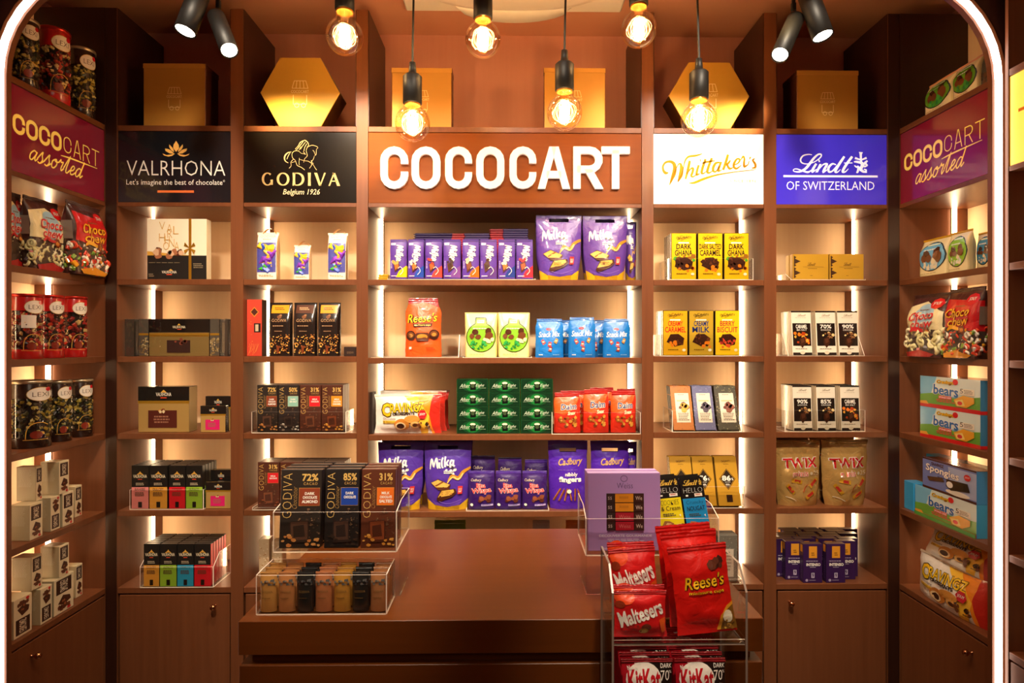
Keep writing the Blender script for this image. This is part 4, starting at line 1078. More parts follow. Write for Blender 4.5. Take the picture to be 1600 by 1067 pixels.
def art_wispa(P):
    P.rect(0, .0, 1, .16, '#3a1a6a'); P.text('Cadbury', .1, .2, .5, .29, '#e6d6b0', shear=.3); P.text('Bitsa', .3, .31, .66, .44, '#f0d0c0', bold=.05, rot=2); P.text('Bitsa', .3, .31, .66, .44, '#d8232a', bold=.015, rot=2)
    P.text('Wispa', .11, .43, .89, .61, '#f6e3d8', bold=.055, rot=5); P.text('Wispa', .12, .435, .88, .605, '#dc2228', bold=.02, rot=5)
    P.blobs(.2, .64, .85, .78, 9, .09, ['#5a2a1c', '#8a4a30'], seed=2, k=8); P.ell(.14, .88, .06, .035, '#dfe8d0'); P.rect(.5, .86, .94, .905, '#b9a8d8'); P.bars(.53, .87, .9, .895, 1, '#4a2a8a')
def art_fingers(P):
    P.text('Cadbury', .25, .25, .88, .38, '#c9a04c', bold=.02, shear=.4, rot=4); P.bars(.24, .42, .85, .43, 1, '#8a6ac8'); P.text('nibbly', .42, .46, .75, .53, WH, bold=.03); P.text('fingers', .26, .52, .84, .62, WH, bold=.045)
    for i, (x, a) in enumerate(((.2, -.1), (.32, -.08), (.44, -.04), (.56, .03), (.68, .0), (.8, .05))): P.stroke([(x - a, .69 + .02 * (i % 2)), (x + a, .87)], .045, '#7a3e1c', smooth=False); P.stroke([(x - a - .01, .69), (x + a - .01, .86)], .012, '#b9743a', smooth=False)
    P.ell(.52, .73, .06, .03, '#f0e6d0')
def art_crav(P):
    P.poly([(.5, 0), (1, 0), (1, 1), (.86, 1), (.8, .5)], '#ef8a1c'); P.poly([(.42, 0), (.62, 0), (.84, .55), (.8, 1), (.7, 1), (.66, .4)], '#f8c23a'); P.poly([(.88, 0), (1, 0), (1, 1), (.9, 1), (.84, .5)], '#c2271a')
    P.text('C', .09, .2, .25, .58, '#2a1608', bold=.07); P.text('C', .105, .22, .24, .56, '#f3c41a', bold=.04); P.text('RAVINGZ', .23, .19, .77, .46, '#2a1608', bold=.06, rot=3); P.text('RAVINGZ', .235, .2, .765, .45, '#f3c41a', bold=.02, rot=3)
    P.text('CROISSANTS', .27, .44, .62, .52, '#2a1608', bold=.05, rot=2); P.text('Chocolate', .12, .58, .32, .64, '#4a2a18'); P.rect(.12, .66, .32, .73, '#e6b83a'); P.text('& Hazelnut', .13, .67, .31, .72, '#4a2a18')
    P.ell(.42, .76, .12, .15, '#c47a2c', n=16); P.ell(.4, .8, .085, .1, '#f0cf9a'); P.ell(.4, .8, .06, .07, '#3a1a10'); P.ell(.58, .62, .12, .1, '#c98a3a'); P.ell(.62, .76, .07, .08, '#d9a860'); P.ell(.63, .77, .045, .045, '#4a2412')
    P.blobs(.68, .68, .84, .84, 5, .025, ['#6b3a1c'], seed=1); P.ell(.74, .5, .07, .13, '#c8202a', n=6); P.text('JOUY', .695, .46, .785, .54, WH, bold=.02); P.text('6', .78, .68, .83, .8, K, bold=.02); P.bars(.77, .84, .86, .88, 1, K)
def art_twix(P):
    P.text('TWIX', .13, .26, .91, .43, '#f4ead8', bold=.06, rot=2); P.text('TWIX', .15, .27, .9, .42, '#cf2028', bold=.025, rot=2); P.text('minis', .33, .46, .69, .55, '#f6ead6', bold=.045, rot=2); P.text('minis', .34, .465, .68, .545, '#cf2028', bold=.005, rot=2)
    P.text('25', .8, .46, .94, .53, '#f0dcb8'); P.ell(.75, .5, .03, .025, '#f0dcb8')
    for cx, cy, r in ((.42, .62, 10), (.28, .74, 50), (.8, .64, -45), (.72, .82, -35)):
        q = lambda a, b: (cx + a * cos(radians(r)) - b * sin(radians(r)), cy + (a * sin(radians(r)) + b * cos(radians(r))) * .75)
        P.poly([q(-.12, -.04), q(.12, -.04), q(.12, .04), q(-.12, .04)], '#d9a02c'); P.poly([q(-.08, -.03), q(.08, -.03), q(.08, .03), q(-.08, .03)], '#c8382a')
    P.stroke([(.55, .78), (.6, .7), (.66, .66)], .02, '#c8502a'); P.stroke([(.14, .85), (.3, .88), (.4, .92)], .012, '#f6e9cc')
def art_intenso(P):
    P.rect(.3, .06, .72, .36, '#e0982a'); P.bars(.42, .22, .6, .32, 2, '#7a4a14'); P.bars(.15, .43, .88, .455, 1, '#cfc3d8'); P.text('INTENSO', .16, .49, .9, .565, WH, bold=.04); P.bars(.35, .59, .7, .61, 1, '#cfc3d8')
    P.rect(.42, .74, .58, .87, '#c8bcd4'); P.text('9', .45, .75, .55, .86, '#2d1440', bold=.03); P.ell(.18, .93, .07, .035, '#a99ab8'); P.bars(.3, .92, .7, .945, 1, '#a99ab8')
def art_choco(bg, tc, sw, extra_red=False):
    def a(P):
        if extra_red: P.poly([(.05, .14), (1, .2), (1, .62), (.05, .54)], '#c8161c')
        else: P.poly([(.02, .2), (.5, .12), (.98, .3), (.98, .58), (.5, .56), (.02, .56)], bg); P.ell(.55, .36, .27, .2, '#9fc4d8', n=18)
        P.ell(.8, .17, .17, .085, '#d8161c', n=8); P.text('JOUY', .7, .14, .9, .2, WH, bold=.03); P.bars(.4, .25, .72, .275, 1, '#8a5a3a')
        for c, b in (('#f8ecd4' if not extra_red else '#6a1810', .055), (tc, .02)):
            P.text('Choco', .18, .28, .84, .415, c, bold=b, shear=.3, rot=3); P.text('chew', .24, .41, .84, .535, c, bold=b, shear=.3, rot=3)
        P.stroke([(.22, .6, .03), (.35, .55, .08), (.55, .58, .06), (.66, .53, .03)], .05, tc); P.poly([(.56, .55), (.7, .53), (.78, .62), (.7, .66), (.58, .63)], '#7a3a18'); P.ell(.67, .6, .06, .03, '#d88a2a')
    return a
def art_malt(P, flag=False):
    P.ell(.2, .12, .2, .16, '#e2481c', n=14); P.ell(.1, .28, .1, .08, '#8a3018'); 
    P.text('Maltesers', .06, .3, .94, .64, WH, bold=.03, rot=17); P.ell(.6, .76, .1, .085, '#6b2c18'); P.ell(.55, .84, .09, .07, '#c79a3a', n=14); P.ell(.55, .85, .06, .045, '#e3c066'); P.blobs(.35, .7, .5, .85, 3, .03, ['#8a1f18'], seed=2)
    P.poly([(.86, .6), (.98, .55), (.97, .85), (.9, .9)], '#d9571c')
def art_reese2(P):
    P.blobs(.66, .16, .9, .25, 8, .07, ['#3a1a12', '#5a2c1c'], seed=3, k=7)
    P.text("Reese's", .17, .33, .91, .48, '#2a1008', bold=.055, shear=.25, rot=3); P.text("Reese's", .17, .33, .9, .475, '#f0b81a', bold=.015, shear=.25, rot=3); P.text('miniature cups', .24, .505, .86, .555, '#3a1408', bold=.045); P.text('miniature cups', .24, .505, .86, .55, '#f0b81a', bold=.015)
    P.poly([(1, .66), (.88, .7), (.74, .8), (.66, .97), (1, .97)], '#e09a26'); P.poly([(1, .7), (.88, .74), (.78, .83), (.72, .97), (1, .97)], '#7a5218'); P.ell(.87, .82, .09, .075, '#efe6c8', n=10); P.blobs(.75, .86, .98, .96, 10, .03, ['#c99a40', '#8a5a20'], seed=8)
def art_kitkat(P):
    P.win = (0, .34, 1, 1.44)
    P.poly([(.54, .36), (1, .36), (1, 1.43), (.66, 1.43), (.66, .5), (.5, .4)], '#1a100e'); P.bars(.25, .39, .5, .42, 1, '#f0b0b0'); 
    P.ell(.42, .62, .36, .24, WH, n=20); P.text('KitKat', .1, .47, .76, .76, '#c4121f', bold=.03, rot=3)
    P.text('Nestle', .1, .42, .3, .48, WH, bold=.03, rot=6); P.text('DARK', .76, .4, .98, .46, WH, bold=.01); P.text('70', .76, .49, .94, .63, WH); P.text('%', .93, .49, .98, .53, WH); P.bars(.78, .67, .95, .7, 1, WH)
    P.blobs(.45, .86, .8, .96, 6, .06, ['#c79a4a'], seed=3)
def art_weiss(P):
    P.stroke([(.5 + .045 * cos(a * pi / 6), .075 + .038 * sin(a * pi / 6)) for a in range(12)], .008, '#6a5080', closed=True)
    P.text('Weiss', .4, .13, .62, .2, '#5a4470', bold=-.01); P.rect(.255, .265, .77, .74, '#2a1a16')
    for i, (c, t_) in enumerate((('#d98a1c', ''), ('#d98a1c', ''), ('#a3182a', 'Weiss'), ('#a3182a', 'Weiss'))):
        y = .27 + i * .118
        P.rect(.265, y, .365, y + .108, '#33231e'); P.text('ss', .275, y + .035, .33, y + .075, '#b9a8a0'); P.rect(.375, y, .625, y + .108, c); P.rect(.635, y, .765, y + .108, '#3a2018'); P.text('We', .655, y + .03, .745, y + .08, '#d8c8b8')
        if t_: P.text(t_, .42, y + .03, .58, y + .08, '#d06a6a')
        else: P.bars(.43, y + .03, .58, y + .08, 1, '#c27a20')
    P.text('DECOUVERTE GOURMANDE', .15, .785, .87, .815, '#ecdff0', bold=.02); P.bars(.26, .84, .78, .88, 2, '#d9c6e4'); 
    for x in (.4, .62): P.stroke([(x + .035 * cos(a * pi / 5), .935 + .03 * sin(a * pi / 5)) for a in range(10)], .006, '#ecdff0', closed=True)
    P.bars(.45, .92, .57, .95, 2, '#ecdff0')
def art_hello(bg, l1, l2, food):
    def a(P):
        P.rect(0, 0, 1, .3, '#17120f'); P.script(LINDT, .12, .03, .78, .115, '#e6b84a', k=2, wk=1.2); P.script(DRAGON, .8, .03, .94, .12, '#e6b84a', k=1)
        P.text('HELLO', .1, .15, .92, .22, WH, bold=-.03); P.rect(.55, .235, .88, .28, '#efe3d2'); P.bars(.6, .245, .84, .27, 1, '#b8302a'); P.ell(.22, .26, .06, .013, WH)
        P.text(l1, .14, .33, .88, .4, '#1a1a1a', bold=-.02 if len(l1) > 6 else 0, shear=.1); P.text(l2, .14, .415, .9, .48, '#1a1a1a'); P.bars(.18, .52, .7, .57, 2, '#4a4a3a'); P.poly([(.82, .55), (.88, .54), (.88, .58)], WH)
        P.blobs(.05, .7, .98, .97, 14, .2, food, seed=3, k=8)
    return a
def art_bears(P):
    P.rect(0, 0, 1, .55, '#7cc0e6'); P.poly([(.3, 0), (1, 0), (1, .6), (.2, .55)], '#d8e8e4'); P.poly([(0, .6), (.3, .5), (.6, .62), (1, .5), (1, .9), (0, .9)], '#6aa83a'); P.rect(0, .88, 1, 1, '#cf1f22')
    P.poly([(.0, .82), (.12, .8), (.16, .9), (0, .9)], '#e8a03a')
    P.text('Cravingz', .3, .08, .6, .24, '#7a4a10', bold=.08, shear=.15); P.text('Cravingz', .3, .08, .6, .24, '#f0c020', bold=.03, shear=.15); P.ell(.62, .12, .045, .09, '#d8202a', n=12)
    P.text('bears', .24, .24, .68, .58, WH, bold=.06, rot=-2); P.text('bears', .25, .25, .67, .57, '#1f66b0', bold=.025, rot=-2)
    P.poly([(.34, .58), (.56, .58), (.56, .68), (.34, .68)], '#d8302a'); P.text('SPONGE CAKE', .35, .6, .55, .66, WH, bold=.02); P.bars(.3, .7, .62, .8, 2, '#e04a3a')
    P.rect(.7, .3, .92, .48, '#efe6d4'); P.text('5', .7, .3, .75, .44, '#2a2a2a'); P.bars(.76, .33, .9, .46, 3, '#8a8070')
    P.poly([(.6, .66), (.75, .5), (.92, .54), (.92, .7), (.8, .86), (.64, .84)], '#e9a62a'); P.poly([(.62, .68), (.74, .62), (.78, .8), (.66, .84)], '#f3d878'); P.ell(.7, .74, .04, .06, '#d83a3a')
def art_spong(P):
    P.rect(0, 0, 1, .93, '#6f7fc0'); P.poly([(.5, .1), (1, .1), (1, .9), (.55, .9)], '#a9b6dc'); P.rect(0, .93, 1, 1, '#4a2018'); P.rect(0, 0, 1, .05, '#4a2018')
    P.text('CRAVINGZ', .17, .1, .42, .2, '#4a2018', bold=.04); P.text('Spongies', .07, .2, .7, .5, '#2a3a7a', bold=.06, rot=-2); P.text('Spongies', .07, .2, .7, .49, WH, bold=.025, rot=-2); P.bars(.3, .5, .6, .55, 1, '#2a3a7a')
    P.ell(.85, .28, .06, .1, '#c8202a', n=12); P.text('JOUY', .81, .25, .89, .31, WH); P.poly([(.1, .6), (.4, .5), (.44, .62), (.14, .72)], '#4a2a1c'); P.ell(.68, .86, .22, .08, '#e9e2d4')
    P.poly([(.48, .5), (.86, .46), (.9, .7), (.56, .82), (.47, .72)], '#1f1a18'); P.ell(.54, .65, .06, .1, '#f4efe6')
def art_smore(flip=False):
    def a(P):
        P.rect(.12, .06, .88, .46, '#3a1c12'); P.text("SMORE?", .3, .1, .7, .42, '#e9d9bc', rot=90, bold=.01)
        P.poly([(.2, .72), (.45, .52), (.8, .6), (.85, .72), (.5, .8)], '#4a2414'); P.poly([(.3, .84), (.6, .74), (.75, .84), (.5, .92)], '#5c3020'); P.blobs(.15, .6, .8, .9, 8, .08, ['#9c5a34', '#6b3820'], seed=2, k=5)
        P.ell(.74, .93, .1, .035, '#d0202a'); 
        if flip: P.items = [([(x, P.h - y) for x, y in vs], [f[::-1] for f in fs], c, m, z) for vs, fs, c, m, z in P.items]
    return a
def art_smore_side(P): P.bars(.12, .08, .8, .6, 14, '#b8ad96', seed=7, fill=.3)
def art_valr_main(P):
    P.rect(0, 0, 1, .62, '#f3e8cd'); P.poly([(0, .62), (0, .53), (.4, .57), (1, .62)], '#d9a441'); P.rect(0, .6, 1, 1, '#1c1815')
    for ch, x, y, s in (('V', .2, .05, .1), ('A', .33, .09, .09), ('R', .34, .18, .08), ('L', .44, .12, .09), ('H', .2, .24, .1), ('O', .27, .38, .1), ('H', .3, .28, .08), ('N', .37, .33, .09), ('A', .46, .38, .08)): P.text(ch, x, y, x + s, y + .13, '#cf9a34', bold=-.02)
    P.blobs(0, .52, .64, .62, 12, .05, ['#5a2a18', '#a86a48', '#d9b08c'], seed=3, k=8); P.poly([(.4, .82), (.44, .85), (.36, .85)], GD); P.text('VALRHONA', .25, .85, .5, .895, '#eadfca', bold=.01); P.rect(.33, .905, .42, .92, '#e8502c')
    P.bars(.03, .715, .66, .73, 1, '#8a7a60'); P.bars(.78, .73, .95, .82, 3, '#8a7a60'); P.bars(.03, .9, .12, .96, 2, '#8a7a60')
def art_bag_godiva(tag):
    def a(P):
        P.rect(.12, .045, .88, .2, tag); P.bars(.25, .09, .7, .15, 2, '#7a4a10' if tag != '#5a3422' else '#c8a070')
        P.ell(.5, .27, .1, .035, '#7a4a2c'); P.ell(.55, .24, .06, .02, '#9c6a44'); P.text('GODIVA', .18, .31, .82, .365, '#d8a878', bold=-.01); P.bars(.22, .43, .78, .46, 1, '#b08a64'); P.bars(.3, .53, .7, .55, 1, '#b08a64')
        P.blobs(.06, .6, .94, .95, 90, .035, ['#e3b45c', '#8a5228', '#c98a3e'], seed=4, k=5); P.poly([(.4, .82), (.54, .8), (.5, .95), (.42, .95)], '#7a3a1e')
    return a
def art_redbox(P):
    P.poly([(.5, .13), (.78, .22), (.5, .31), (.22, .22)], '#e0902a'); P.poly([(.5, .15), (.73, .22), (.5, .29), (.27, .22)], '#4a2014'); P.rect(.48, .42, .9, .58, '#1f1512'); P.rect(.56, .44, .76, .56, '#c8b090')
    P.blobs(.1, .35, .4, .9, 14, .03, ['#e8863a'], seed=2); 
    for i in range(6): P.stroke([(.1 + .1 * i, .98 - .03 * (i % 3)), (.25 + .1 * i, .86 - .05 * (i % 2)), (.2 + .12 * i, .78)], .015, '#ee9a4c')
def art_lindtgold(P):
    for y in (.28, .72): P.poly([(.03, y - .22), (.1, y - .16), (.06, y - .1), (.22, y), (.06, y + .1), (.1, y + .16), (.03, y + .22)], '#4a2f1e')
    P.script(LINDT, .4, .32, .64, .45, '#6b4a1a', k=2, wk=1.2); P.rect(.28, .49, .86, .5, '#7a5820'); P.bars(.42, .55, .72, .58, 1, '#7a5820'); P.bars(.48, .82, .56, .85, 1, '#7a5820')
def art_minibar(dark):
    def a(P): P.blobs(.08, .18, .9, .32, 14, .07, ['#5c5a58', '#8a8070'] if not dark else ['#5a5a5a', '#3c3c40'], seed=5); P.text('GODIVA', .18, .44, .82, .5, '#8a6a3c'); P.bars(.2, .62, .8, .65, 1, '#7a5a30')
    return a

ORD = ['zeroth', 'first', 'second', 'third', 'fourth', 'fifth', 'sixth', 'seventh', 'eighth']
def behind(label, i):
    ws = [w for w in label.split() if w.lower() not in ('the', 'a', 'an', 'upright')]
    return ' '.join(([ORD[i], 'one', 'behind', 'the'] + ws)[:16]).rstrip(',')
def std(spec_fn, x0, x1, yt, z, d, label, cat, group=None, lean=0.0, n=0, pitch=None, blabel=None, bgroup=None, **kw):
    """build a pack to fill the given screen span, stand it on z and set n more behind it"""
    w, h, loc = fit(x0, x1, yt, z, d); h = h / cos(lean) if lean else h
    sp = spec_fn(w, h); xm = (x0 + x1) / 2
    o = make(sp, loc + Vector((0, 0, sp.t * sin(lean) * U)), label, cat, group, lean=lean, **kw)
    X = XX(xm, d)
    for i in range(1, n + 1):
        q = d + i * (pitch or sp.t + .6)
        make(sp, W(X, q, z + .12 + sp.t * sin(lean)), behind(label, i), cat, bgroup, lean=lean)
    return sp, o
def cartonf(name, t, art, front, side=None, top=None, mat='card', **k):
    return lambda w, h: carton(name, w - .5, h, t, art, front, side, top, mat, **k)
def bagf(name, T, art, front, **k):
    return lambda w, h: bag(name, w, h, T, art, front, **k)
def ribbon_band(w, h, t):
    m = MB('goldfoil'); m.box(w * .70 - w / 2, w * .745 - w / 2, -.5, t + .4, .0, h + .4, '#d9a02c'); 
    for a, b in ((-1, 1), (1, 1), (-1, -1), (1, -1)):
        cx, cz = w * .22, h * .52
        m.add([(cx, -.8, cz), (cx + a * 7, -2.4, cz + b * 7 + 2 * b), (cx + a * 9, -1.2, cz + b * 3.5), (cx + a * 2, -.8, cz + b * .5)], [(0, 1, 2, 3)], '#e0a834')
    return part('ribbon', m)
BLK = '#1b1714'

# ---------------------------------------------------------------- bay 1
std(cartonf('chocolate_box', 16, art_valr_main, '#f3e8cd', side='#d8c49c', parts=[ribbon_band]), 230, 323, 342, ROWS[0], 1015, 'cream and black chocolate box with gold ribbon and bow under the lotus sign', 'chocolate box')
d = 1012; z = ROWS[1]
def wrapped(w, h, t, art, front='#8a7040', side='#3c352c'):
    def fin(w_, h_, t_):
        m = MB('clear_wrap')
        for s in (-1, 1):
            q = [(s * w_ / 2, 0, 0), (s * w_ / 2, 0, h_), (s * (w_ / 2 + 2), t_ / 2, h_ * .9), (s * (w_ / 2 + 2), t_ / 2, h_ * .1)]
            m.add(q, [(0, 1, 2, 3)]); m.add([(s * w_ / 2, t_, 0), (s * w_ / 2, t_, h_), q[2], q[3]], [(0, 1, 2, 3)])
        m.box(-w_ / 2 - .4, w_ / 2 + .4, -.5, t_ + .4, .1, h_ + .4)
        return part('clear_film', m)
    return carton('chocolate_box', w, h, t, art, front, side, '#1c1815', 'gloss', parts=[fin])
for x0, x1, lab, art in ((193, 212, 'grey film-wrapped box end at the left post, second shelf of first bay', None), (215, 345, 'long gold and black film-wrapped box, second shelf of first bay', 'm'), (349, 358.5, 'narrow film-wrapped grey box end by the right post, second shelf of first bay', None)):
    w, h, loc = fit(x0, x1, 498.5, z, d)
    def am(P):
        P.rect(0, 0, 1, .36, BLK); P.rect(0, .38, 1, .47, '#d9a53a', mat='goldfoil'); P.rect(.0, .0, .125, .98, '#5a5348'); P.rect(.885, 0, 1, .98, '#5a5348'); P.blobs(.01, .5, .12, .97, 40, .012, ['#c9b080', '#8a7248'], seed=3); P.blobs(.89, .5, .99, .97, 40, .012, ['#c9b080', '#8a7248'], seed=4); P.rect(0, .38, 1, .44, '#d9a53a', mat='goldfoil')
        P.rect(.12, 0, .13, 1, '#1a1614'); P.rect(.875, 0, .885, 1, '#1a1614'); P.poly([(.5, .12), (.52, .17), (.48, .17)], GD); P.text('VALRHONA', .42, .18, .58, .25, '#d9c9a8', bold=.01); P.rect(.48, .27, .53, .285, '#e8502c'); P.rect(.35, .57, .64, .9, '#33201c'); P.blobs(.42, .55, .58, .66, 6, .02, ['#7a3c2c'], seed=3)
    make(wrapped(w - 4.4, h, 26, am if art else None, '#8a7040' if art else '#4b4238', '#3c352c'), loc, lab, 'chocolate box', 'wrapped boxes in the first bay')
z = ROWS[2]
def lidpart(colr, frac, mat='card'):
    def f(w, h, t): m = MB(mat); m.box(-w / 2 - .45, w / 2 + .45, -.45, t + .45, h * (1 - frac), h + .5, colr, bev=.3); return part('lid', m)
    return f
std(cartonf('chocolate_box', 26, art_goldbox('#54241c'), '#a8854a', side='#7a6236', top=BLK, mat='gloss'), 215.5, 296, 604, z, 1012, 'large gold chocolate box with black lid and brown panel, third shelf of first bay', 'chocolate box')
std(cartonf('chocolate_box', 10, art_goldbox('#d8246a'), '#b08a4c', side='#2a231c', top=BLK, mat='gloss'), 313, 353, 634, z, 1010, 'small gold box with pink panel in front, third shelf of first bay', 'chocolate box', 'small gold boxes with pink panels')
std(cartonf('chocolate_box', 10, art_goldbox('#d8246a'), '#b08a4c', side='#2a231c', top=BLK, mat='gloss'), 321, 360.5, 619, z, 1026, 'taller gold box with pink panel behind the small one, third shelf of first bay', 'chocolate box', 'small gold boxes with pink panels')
z = ROWS[3]
std(cartonf('chocolate_box', 12, art_goldbox('#d8246a'), '#b08a4c', side='#2a231c', top=BLK, mat='gloss'), 321, 361, 753, z, 1010, 'small gold box with pink panel beside the clear tray, fourth shelf of first bay', 'chocolate box', 'small gold boxes with pink panels')
std(cartonf('chocolate_box', 10, art_goldbox('#d8246a'), '#b08a4c', side='#2a231c', top=BLK, mat='gloss'), 329, 362, 734, z, 1030, 'taller gold box with pink panel behind another, fourth shelf of first bay', 'chocolate box', 'small gold boxes with pink panels')
tray('acrylic_tray', 203.5, 317.5, 1006, 1062, z, 31, 31, 'clear acrylic tray on the fourth shelf of the first bay', sides=(1, 1))
for x0, x1, c, nm in ((205.5, 232.5, '#e98a86', 'pink'), (233.5, 261.5, '#e6a23c', 'amber'), (264, 289.5, '#e0202c', 'red'), (290.5, 316.5, '#9cc437', 'lime')):
    std(cartonf('chocolate_bar', 9, art_valr(c), BLK, side=BLK, top='#3a332c'), x0, x1, 727.5, z + 1, 1008, f'black and {nm} chocolate pack in the tray on the fourth shelf of the first bay', 'chocolate', 'front packs of the upper tray, first bay', n=4, pitch=10, blabel='black pack standing behind the front packs in the upper acrylic tray of the first bay', bgroup='black packs behind in the upper tray, first bay')
z = ROWS[4]
tray('acrylic_tray', 219.5, 333, 1000.5, 1062, z, 32, 48, 'clear acrylic tray on the lowest shelf of the first bay', sides=(1, 1))
for x0, x1, c, nm in ((224.5, 249, '#e6a23c', 'amber'), (250, 276, '#9cc437', 'lime'), (277, 302.5, '#2fa4cf', 'blue'), (303.5, 329.5, '#e0202c', 'red')):
    std(cartonf('chocolate_bar', 8.4, art_valr(c), BLK, side=c if nm == 'red' else BLK, top='#3a332c'), x0, x1, 850, z + 1, 1003, f'black and {nm} chocolate pack in the tray on the lowest shelf of the first bay', 'chocolate', 'front packs of the lower tray, first bay', n=5, pitch=9.2, blabel='black pack standing behind the front packs in the lowest acrylic tray of the first bay', bgroup='black packs behind in the lower tray, first bay')

# ---------------------------------------------------------------- bay 2
def chunks(m, n, rng, cols, size, seed, box=True):
    rnd = random.Random(seed)
    for i in range(n):
        p, nrm = rng(rnd); s = size * rnd.uniform(.75, 1.25); q = Matrix.Rotation(rnd.uniform(-1, 1), 3, 'Y') @ Matrix.Rotation(rnd.uniform(-.5, .5), 3, 'X') @ Matrix.Rotation(rnd.uniform(-.5, .5), 3, 'Z')
        b = MB(m.mat); b.box(-s * .62, s * .62, -s * .3, s * .3, -s * .5, s * .5, '#ffffff', bev=s * .12)
        m.add([Vector(p) + q @ Vector(v) for v in b.v], b.f, cols[int(rnd.random() * len(cols))], None)
def rings(m, n, rng, cols, size, seed):
    rnd = random.Random(seed)
    for i in range(n):
        p, nrm = rng(rnd); s = size * rnd.uniform(.85, 1.15); q = Matrix.Rotation(rnd.uniform(-.5, .5), 3, 'X') @ Matrix.Rotation(rnd.uniform(-.5, .5), 3, 'Z')
        if nrm: q = Matrix.Rotation(pi / 2, 3, 'Z') @ q
        c = cols[int(rnd.random() * len(cols))]
        b = MB(m.mat); b.tube([(cos(a * pi / 5) * s * .55, 0, sin(a * pi / 5) * s * .55) for a in range(10)], s * .3, n=5, closed=True)
        m.add([Vector(p) + q @ Vector(v) for v in b.v], b.f, c, None, True)
        m.add([Vector(p) + q @ Vector((cos(a * pi / 3) * s * .34, .2, sin(a * pi / 3) * s * .34)) for a in range(6)], [tuple(range(6))], '#2a1710')
def clear_gift(w, h):
    sq = ['#e8b91c', '#7a2fb0', '#2f4fc0', '#3fae2c', '#e8c02c', '#8a3cc0', '#e0a018']
    def art(P):
        P.rect(.07, .22, .93, .84, '#4a4a9c'); P.text('GODIVA', .15, .055, .88, .11, '#c8a866', bold=-.015); P.bars(.3, .14, .75, .165, 1, '#a8946c'); P.bars(.15, .89, .85, .94, 2, '#c0ac84')
    def extra(fp):
        m = MB('foil')
        def rng(r):
            x = r.uniform(-.27, .27) * w; z = r.uniform(.22, .71) * h; p = fp(x, z, -1.4); return p, False
        chunks(m, 30, rng, sq, w * .24, 4)
        hd = MB('foil'); n = 12; pts = [(-w * .22 + w * .62 * i / n, bagT / 2, h - 2 + 8 * sin(pi * i / n) ** .8) for i in range(n + 1)]
        for i in range(n): a, b = pts[i], pts[i + 1]; hd.add([(a[0], a[1] - 4, a[2]), (b[0], b[1] - 4, b[2]), (b[0], b[1] + 4, b[2]), (a[0], a[1] + 4, a[2])], [(0, 1, 2, 3)], '#e8a02a')
        g = MB('foil'); rnd = random.Random(3)
        return [part('wrapped_chocolates', m), part('ribbon_handle', hd)]
    bagT = w * .55
    return bag('gift_bag', w, h, bagT, art, '#f6ecd8', kind='block', crumple=.5, gussetcol='#b08a5c', sealcol='#f6ecd8', extra=extra, seal=.04, seed=3)
for x0, x1, yt, lab in ((399, 433, 362, 'tall clear gift bag of coloured chocolates at the left, top shelf of second bay'), (457.5, 484, 382, 'smallest clear gift bag of coloured chocolates, middle of the top shelf of second bay'), (510.5, 541.5, 363, 'tall clear gift bag of coloured chocolates at the right, top shelf of second bay')):
    std(clear_gift, x0, x1, yt, ROWS[0], 1015, lab, 'gift bag', 'clear gift bags in the second bay')
z = ROWS[1]
std(cartonf('chocolate_box', 20, art_redbox, '#c8402c', side='#2c1712', top='#a03020'), 385, 410, 468, z, 1012, 'narrow red patterned box beside the light strip, second bay', 'chocolate box')
for x0, x1, tg, lab in ((418.5, 454, '#e09a1c', 'dark coffee bag with orange label, left of the three in the second bay'), (457, 493, '#5a3422', 'dark coffee bag with brown framed label, middle of the three in the second bay'), (495.5, 530, '#e8981c', 'dark coffee bag with orange label, right of the three in the second bay')):
    std(lambda w, h, tg=tg: bag('coffee_bag', w, h, 19, art_bag_godiva(tg), '#241a16', kind='block', crumple=.45, seal=.03, seed=x0, gussetcol='#1c1412', mat='gloss'), x0, x1, 472.5, z, 1012, lab, 'coffee bag', 'dark coffee bags in the second bay')
std(cartonf('chocolate_box', 12, lambda P: P.text('GODIVA', .25, .5, .8, .72, '#8a6a4a'), '#2e1c16'), 537, 556.5, 542, z, 1010, 'tiny dark brown box by the right post, second shelf of second bay', 'chocolate box')
bars = {'72': ('72%', '#8a3c22', ['DARK', 'CHOCOLATE', 'ALMOND'], '#2a221d', ('#5a3c2e', '#33241c', ['#d89a58', '#c88040'])),
        '50': ('50%', '#8fc0b0', ['DARK', 'SEA SALT'], '#2b2220', ('#3a2a24', '#221815', ['#e8e2d8', '#8a7a6c'])),
        '31r': ('31%', '#d8202a', ['MILK', 'CHOCOLATE'], '#522a1c', ('#74432c', '#4c2a1e', ['#8b4a2c', '#4a2818'])),
        '31o': ('31%', '#e8901c', ['MILK', 'CHOCOLATE', 'CARAMEL'], '#52291a', ('#7b3c20', '#4c2414', ['#e9aa4c', '#d08a34'])),
        '85': ('85%', '#1c3f9c', ['DARK', 'CHOCOLATE'], '#201917', ('#54392e', '#30221e', ['#3a2820', '#32241c'])),
        '31s': ('31%', '#e8701c', ['MILK', 'CHOCOLATE', 'SALTED', 'CARAMEL'][:3], '#5c2c18', ('#86401f', '#502412', ['#e9aa4c', '#d08a34']))}
def gbar(k, t=9):
    a = bars[k]; return lambda w, h: carton('chocolate_bar', w - .4, h, t, art_godiva_bar(a[0], None, a[1], a[2], a[4]), a[3], side=a[3], top='#5a4436', mat='card')
z = ROWS[2]
tray('acrylic_tray', 394, 540, 1000.6, 1050, z, 33, 33, 'clear acrylic tray on the third shelf of the second bay')
for x0, x1, k, nm in ((401.5, 434, '72', 'with rust-red square'), (434.5, 467.5, '50', 'with pale mint square'), (468, 501.5, '31r', 'with red square'), (502, 536, '31o', 'with orange square')):
    pass
